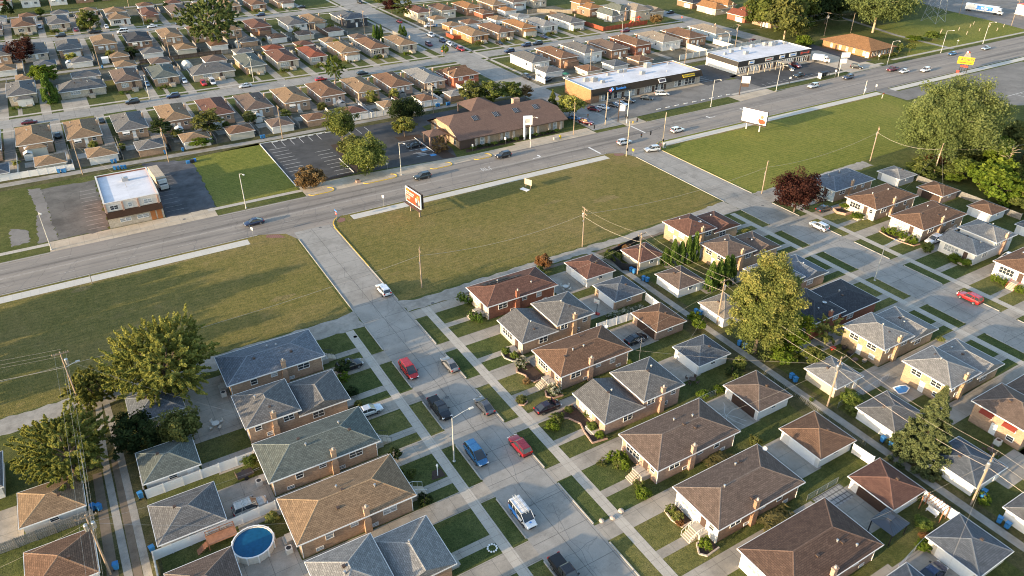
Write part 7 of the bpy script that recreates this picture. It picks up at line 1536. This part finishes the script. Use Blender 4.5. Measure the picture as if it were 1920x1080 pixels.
def edging(label, pts, mt='edging', h=.22, w=.2):
    p = MB()
    for (ax,ay),(bx,by) in zip(pts, pts[1:]):
        d = Vector((bx-ax,by-ay)).normalized(); n = Vector((-d.y,d.x))*w/2; p.prism([(ax-n.x,ay-n.y),(bx-n.x,by-n.y),(bx+n.x,by+n.y),(ax+n.x,ay+n.y)],0,h)
    single('bed_edging', p, M[mt], label, 'edging')
bed = MB()
def curve_bed(label, pts, mt='edging', h=.22): edging(label, pts, mt, h); bed.face([(x,y,.03) for x, y in pts])
curve_bed('curved pale edging of the bed with lime shrubs',[(57.9,94.6),(56.4,95),(54.9,94),(54.6,92.4),(55.4,90.8),(57,90.3),(57.9,90.6)],'concrete'); curve_bed('curved brick edging above the brown house steps',[(57.8,89),(55.4,89.4),(54.4,87.8),(55.2,86.2),(54.9,85),(55.6,83.8),(57.8,83.9)]); curve_bed('curved brick edging below the brown house steps',[(57.8,81),(55.8,80.9),(55.2,79.6),(56,78.6),(57.8,78.4)])
curve_bed('small round edging beside the pavement',[(50.2,81.4),(51.2,81.8),(51.9,81.0),(51.7,80),(50.8,79.6),(50.1,80.2)]); curve_bed('long curved brick edging before the grey split-level house',[(57.8,75.6),(54.4,75.2),(53.6,73.9),(55.2,73.3),(56.2,71.2),(55.6,69.2),(55.2,66.6),(57.8,66.2)]); curve_bed('stone edging beside the white porch rails',[(57.9,50.4),(55.9,50.5),(55.6,48.8),(56,47.1),(57.9,47.1)],'stone'); curve_bed('stone edging below the white porch rails',[(57.9,44.1),(55.8,44),(54.9,42.6),(55.6,41.8),(57.9,42)],'stone')
curve_bed('curved brick planter wall at the white fronted far house',[(159.8,103),(157.4,103.4),(156.5,101.6),(157.4,99.8),(159.8,99.6)],'edging',.6); curve_bed('brick edging round the three bushes',[(159.4,89.6),(157,89.8),(156.4,87),(156.6,84),(157.4,81),(159.4,80.8)]); bed.face([(30.4,72.4,.03),(32.6,72.2,.03),(32.6,74,.03),(31.2,74,.03)])
structure('planting_bed', bed, M['mulch'])
g_ = MB(); rects(g_, [(75.4,81.2,38.6,41.4)], .0265); structure('patio', g_, paving('gridded_patio', (.3,.29,.27), joint=.75, jw=.07, jdark=.2))
c = MB(); q = random.Random(9)
for k in range(7):
    x, y = 77.8, 60.6; a = k*.9+.3
    for i in range(4): x2, y2 = x+math.cos(a)*.85, y+math.sin(a)*.85; wob([(x,y),(x2,y2)],.12,.0285+k*.0002,c); x, y = x2, y2; a += q.uniform(-.5,.5)
structure('pale_crack_filler', c, M['newwalk'])
o = thing('patio_set','dark grill and furniture cluttered on the back patio','patio furniture',(109,61,0))
for i, (x, y, w, h, mt) in enumerate([(0,0,1.1,.9,'black'),(-.8,-1.6,.9,.7,'printdark'),(.3,1.6,.8,1.0,'black'),(-1.2,2.8,.9,.6,'red'),(.2,-2.8,.7,.9,'metal')]): p = MB(); p.box(x-w/2,x+w/2,y-w*.4,y+w*.4,h*.5,h); p.box(x-w*.4,x-w*.32,y-.04,y+.04,0,h*.5); p.box(x+w*.32,x+w*.4,y-.04,y+.04,0,h*.5); part(['grill','table','cabinet','red_chair','smoker'][i], p, M[mt], o)
o = thing('scooter_trailer','small dark utility trailer with wheels beside the white fence','trailer',(7.2,87.2,0),R(5)); p = MB(); p.box(-1.2,1.2,-.7,.7,.45,.6); p.box(-1.2,-1.15,-.7,.7,.6,1.2); part('bed', p, M['brownmetal'], o); p = MB(); p.tube((1.2,0,.5),(2.2,0,.5),.04,n=4); part('drawbar', p, M['metal'], o)
for s in (-1, 1): p = MB(); p.tube((0,s*.75,.3),(0,s*.95,.3),.3,n=12); part('wheel', p, M['rubber'], o)
o = thing('planter_box','stone planter box on the pavement before the parking lot','planter',(60.6,180.4,0)); p = MB(); p.box(-.55,.55,-.55,.55,0,.65); part('box', p, M['edging'], o); p = MB(); p.lathe([(.0,.66),(.4,.8),(.0,1.0)],8); part('plants', p, LEAF['bronze'], o)
o = thing('planter_box','long concrete planter with a yellow bin on the hall pavement','planter',(125.3,180.6,0)); p = MB(); p.box(-1,1,-.35,.35,0,.7); part('box', p, M['concrete'], o); p = MB(); p.box(1.2,1.7,-.25,.25,0,1.0); part('yellow_bin', p, M['yellow'], o)
p = MB(); p.tube((0,0,0),(0,0,.75),.16,n=8); p.tube((-.2,0,.5),(.2,0,.5),.07,n=6); single('fire_hydrant', p, M['yellow'], 'yellow fire hydrant by the leaning signal pole','hydrant',None,(155.2,180.2,0))
for i in range(9): p = MB(); p.box(-.9,.9,-.12,.12,0,.16); single('wheel_stop', p, M['white'], 'white concrete wheel stop along the shop frontage','wheel stop','wheel stops along the shop frontage',(172+i*4.1,187.0,.012))
for i in range(7): p = MB(); p.box(-.9,.9,-.1,.1,0,.14); single('wheel_stop', p, M['white'], 'white wheel stop at the back of the parking lot','wheel stop','wheel stops at the back of the parking lot',(49.8+i*2.8,221.9,.014))
o = thing('electric_meter_cabinet','pale steel cabinet lying in the field corner','cabinet',(255.5,147,0)); p = MB(); p.box(-.3,.3,-.2,.2,0,.9); part('body', p, M['metal'], o)
p = MB(); p.tube((0,0,0),(.1,0,2.2),.09,n=6); p.tube((.1,0,2.2),(.1,.2,2.2),.09,n=6); single('old_post', p, M['oldwood'], 'short dark post standing at the field pavement','post',None,(-6.4,158.6,0))
# ------------------------------------------------------------------ sky, sun, camera
w = bpy.data.worlds.new('World'); scene.world = w; w.use_nodes = True; nt = w.node_tree
sky = nt.nodes.new('ShaderNodeTexSky'); sky.sky_type = 'NISHITA'; sky.sun_disc = False
EL, AZ = 10.5, 3.0
sky.sun_elevation = R(EL); sky.sun_rotation = R(270-AZ); sky.air_density = 1.0; sky.dust_density = 1.5; sky.ozone_density = 1.5
nt.links.new(sky.outputs[0], nt.nodes['Background'].inputs[0]); nt.nodes['Background'].inputs[1].default_value = SKY
l = bpy.data.lights.new('sun', 'SUN'); l.energy = SUN; l.angle = R(.55); l.color = (1,.775,.51)
so = bpy.data.objects.new('sun', l); COL.objects.link(so)
so.rotation_euler = Vector((math.cos(R(EL))*math.cos(R(AZ)), math.cos(R(EL))*math.sin(R(AZ)), -math.sin(R(EL)))).to_track_quat('-Z','Y').to_euler()
cam = bpy.data.cameras.new('camera'); cam.sensor_width = 36; cam.lens = 1390.88/1920*36; cam.clip_start = 1; cam.clip_end = 6000
co = bpy.data.objects.new('camera', cam); COL.objects.link(co); scene.camera = co
yaw, pitch, roll = .545489, .551886, .0057247
fw = Vector((math.sin(yaw)*math.cos(pitch), math.cos(yaw)*math.cos(pitch), -math.sin(pitch))); rt = Vector((math.cos(yaw), -math.sin(yaw), 0)); up = rt.cross(fw)
r2 = rt*math.cos(roll)+up*math.sin(roll); u2 = -rt*math.sin(roll)+up*math.cos(roll)
co.matrix_world = Matrix(((r2.x,u2.x,-fw.x,0),(r2.y,u2.y,-fw.y,0),(r2.z,u2.z,-fw.z,81),(0,0,0,1)))
scene.view_settings.view_transform = 'Standard'; scene.view_settings.look = 'None'; scene.view_settings.exposure = 0; scene.view_settings.gamma = 1
scene.render.engine = 'CYCLES'; scene.cycles.max_bounces = 5; scene.cycles.diffuse_bounces = 3; scene.cycles.glossy_bounces = 2; scene.cycles.transmission_bounces = 2
scene.cycles.use_adaptive_sampling = True; scene.cycles.use_denoising = True; scene.cycles.denoising_prefilter = 'ACCURATE'
scene.cycles.pixel_filter_type = 'BLACKMAN_HARRIS'; scene.cycles.filter_width = 1.05

# air conditioners, meters and yard clutter
def ac(label, x, y):
    o = thing('air_conditioner', label, 'air conditioner', (x, y, 0)); p = MB(); p.box(-.42,.42,-.42,.42,.08,.85); part('casing', p, M['offwhite'], o); p = MB(); p.lathe([(0,.87),(.3,.87),(.34,.85)],12); part('fan_grille', p, M['black'], o); p = MB(); p.box(-.5,.5,-.5,.5,0,.08,skip='b'); part('base', p, M['concrete'], o)
for x, y, t in ((8.8,107.5,'first house left of the street'),(8.6,84.5,'greenish roofed house'),(8.8,70.6,'tan roofed house'),(74.4,107,'red brick house'),(73.4,82.6,'brown roofed house'),(74,69.4,'grey split-level house'),(74.4,57.2,'grey-brown roofed house'),(74.4,45.4,'white fronted house'),(74.6,33.4,'dark brown roofed house'),(109.6,108.4,'yellow brick field house'),(109.4,44.6,'house with the paddling pool'),(109.4,34.2,'house with red awnings')): ac('small air conditioner behind the '+t, x, y)
def patio(label, x, y, mt='white', umb=None):
    o = thing('patio_table', label, 'patio table', (x, y, .02)); p = MB(); p.lathe([(0,.74),(.6,.74),(.6,.7)],14); part('table_top', p, M[mt], o); p = MB(); p.lathe([(.05,0),(.05,.72)],6); part('leg', p, M['metal'], o)
    for k in range(4):
        a = k*1.57+.4; p = MB(); p.box(-.22,.22,-.22,.22,.4,.45); p.box(.19,.23,-.22,.22,.45,.9); c = part('chair', p, M[mt], o, (1.0*math.cos(a),1.0*math.sin(a),0), a)
        for sx in (-.18,.18):
            for sy in (-.18,.18): p = MB(); p.lathe([(.02,0),(.02,.42)],4,0,(sx,sy)); part('chair_leg', p, M['metal'], c)
    if umb: p = MB(); p.lathe([(1.4,2.1),(.7,2.45),(0,2.65)],8); p.lathe([(.03,.7),(.03,2.5)],5); part('umbrella', p, M[umb], o)
patio('round white patio table at the edge behind the orange-brown garage',-24.4,104,'white'); patio('patio table under a green umbrella behind the white fence near the shops',165,233,'white','greencloth'); patio('white patio set on the pad behind the second house',6,100.4,'offwhite'); patio('dark patio set on the shaded pad by the blue-grey garage',79,70,'brownmetal'); patio('patio set before the long white garage',106.4,33.6,'brownmetal'); patio('white patio set on the pad of the red brick house',77.6,106.4,'offwhite')
q = random.Random(19); k = 0
for key, P, ya, yb in (('behind the car parks', NX, 229.5, 246), ('of the first far street', [p for p in PX if p], 319, 335), ('backing the far alley', RX, 344, 362), ('past the second far street', [p for p in SX if p], 437, 456)):
    for x0, x1 in P:
        m = MB(); L = yb-ya; mt = q.choice(['offwhite','oldwood','metal','oldwood','brownmetal']); m.box(-.03,.03,0,L,.05,q.choice([1.2,1.5,1.8]))
        for i in range(7): m.box(-.07,.07,i*L/6-.07,i*L/6+.07,0,1.75)
        single('yard_fence', m, M[mt], 'low side fence dividing the back yards '+key, 'fence', 'side fences between the back yards '+key, (x1+3.1, ya, 0))
        if q.random() < .75:
            h = q.uniform(1.2,4.6); T(['leafy bush in the back yards '+key,'small tree in the back yards '+key][h > 2.6], x0+q.uniform(-1.5,7), q.uniform(ya+8 if ya < 300 or ya > 340 else ya, yb-1 if ya < 300 else ya+6), h, h*q.uniform(.9,1.4), q.choice(['green','olive','dark','maple']), 500+k, tmpl=q.choice('abc'), zb=.1, name='bush' if h < 2.6 else 'tree', cat='bush' if h < 2.6 else 'tree', group='greenery in the back yards '+key+(' (trees)' if h > 2.6 else '')); k += 1
        if q.random() < .5:
            s_ = MB(); w_ = q.uniform(1.2,1.7); s_.box(-w_,w_,-1.1,1.1,0,1.9); s_.face([(-w_-.1,-1.2,1.9),(w_+.1,-1.2,1.9),(w_+.1,0,2.5),(-w_-.1,0,2.5)]); s_.face([(w_+.1,1.2,1.9),(-w_-.1,1.2,1.9),(-w_-.1,0,2.5),(w_+.1,0,2.5)]); single('garden_shed', s_, M[q.choice(['offwhite','metal','oldwood','white'])], 'little garden shed in the back yards '+key, 'shed', 'garden sheds '+key, (x0+q.uniform(2,6), (yb-2.4 if ya < 300 else ya+2.4), 0), q.choice([0,1.57]))
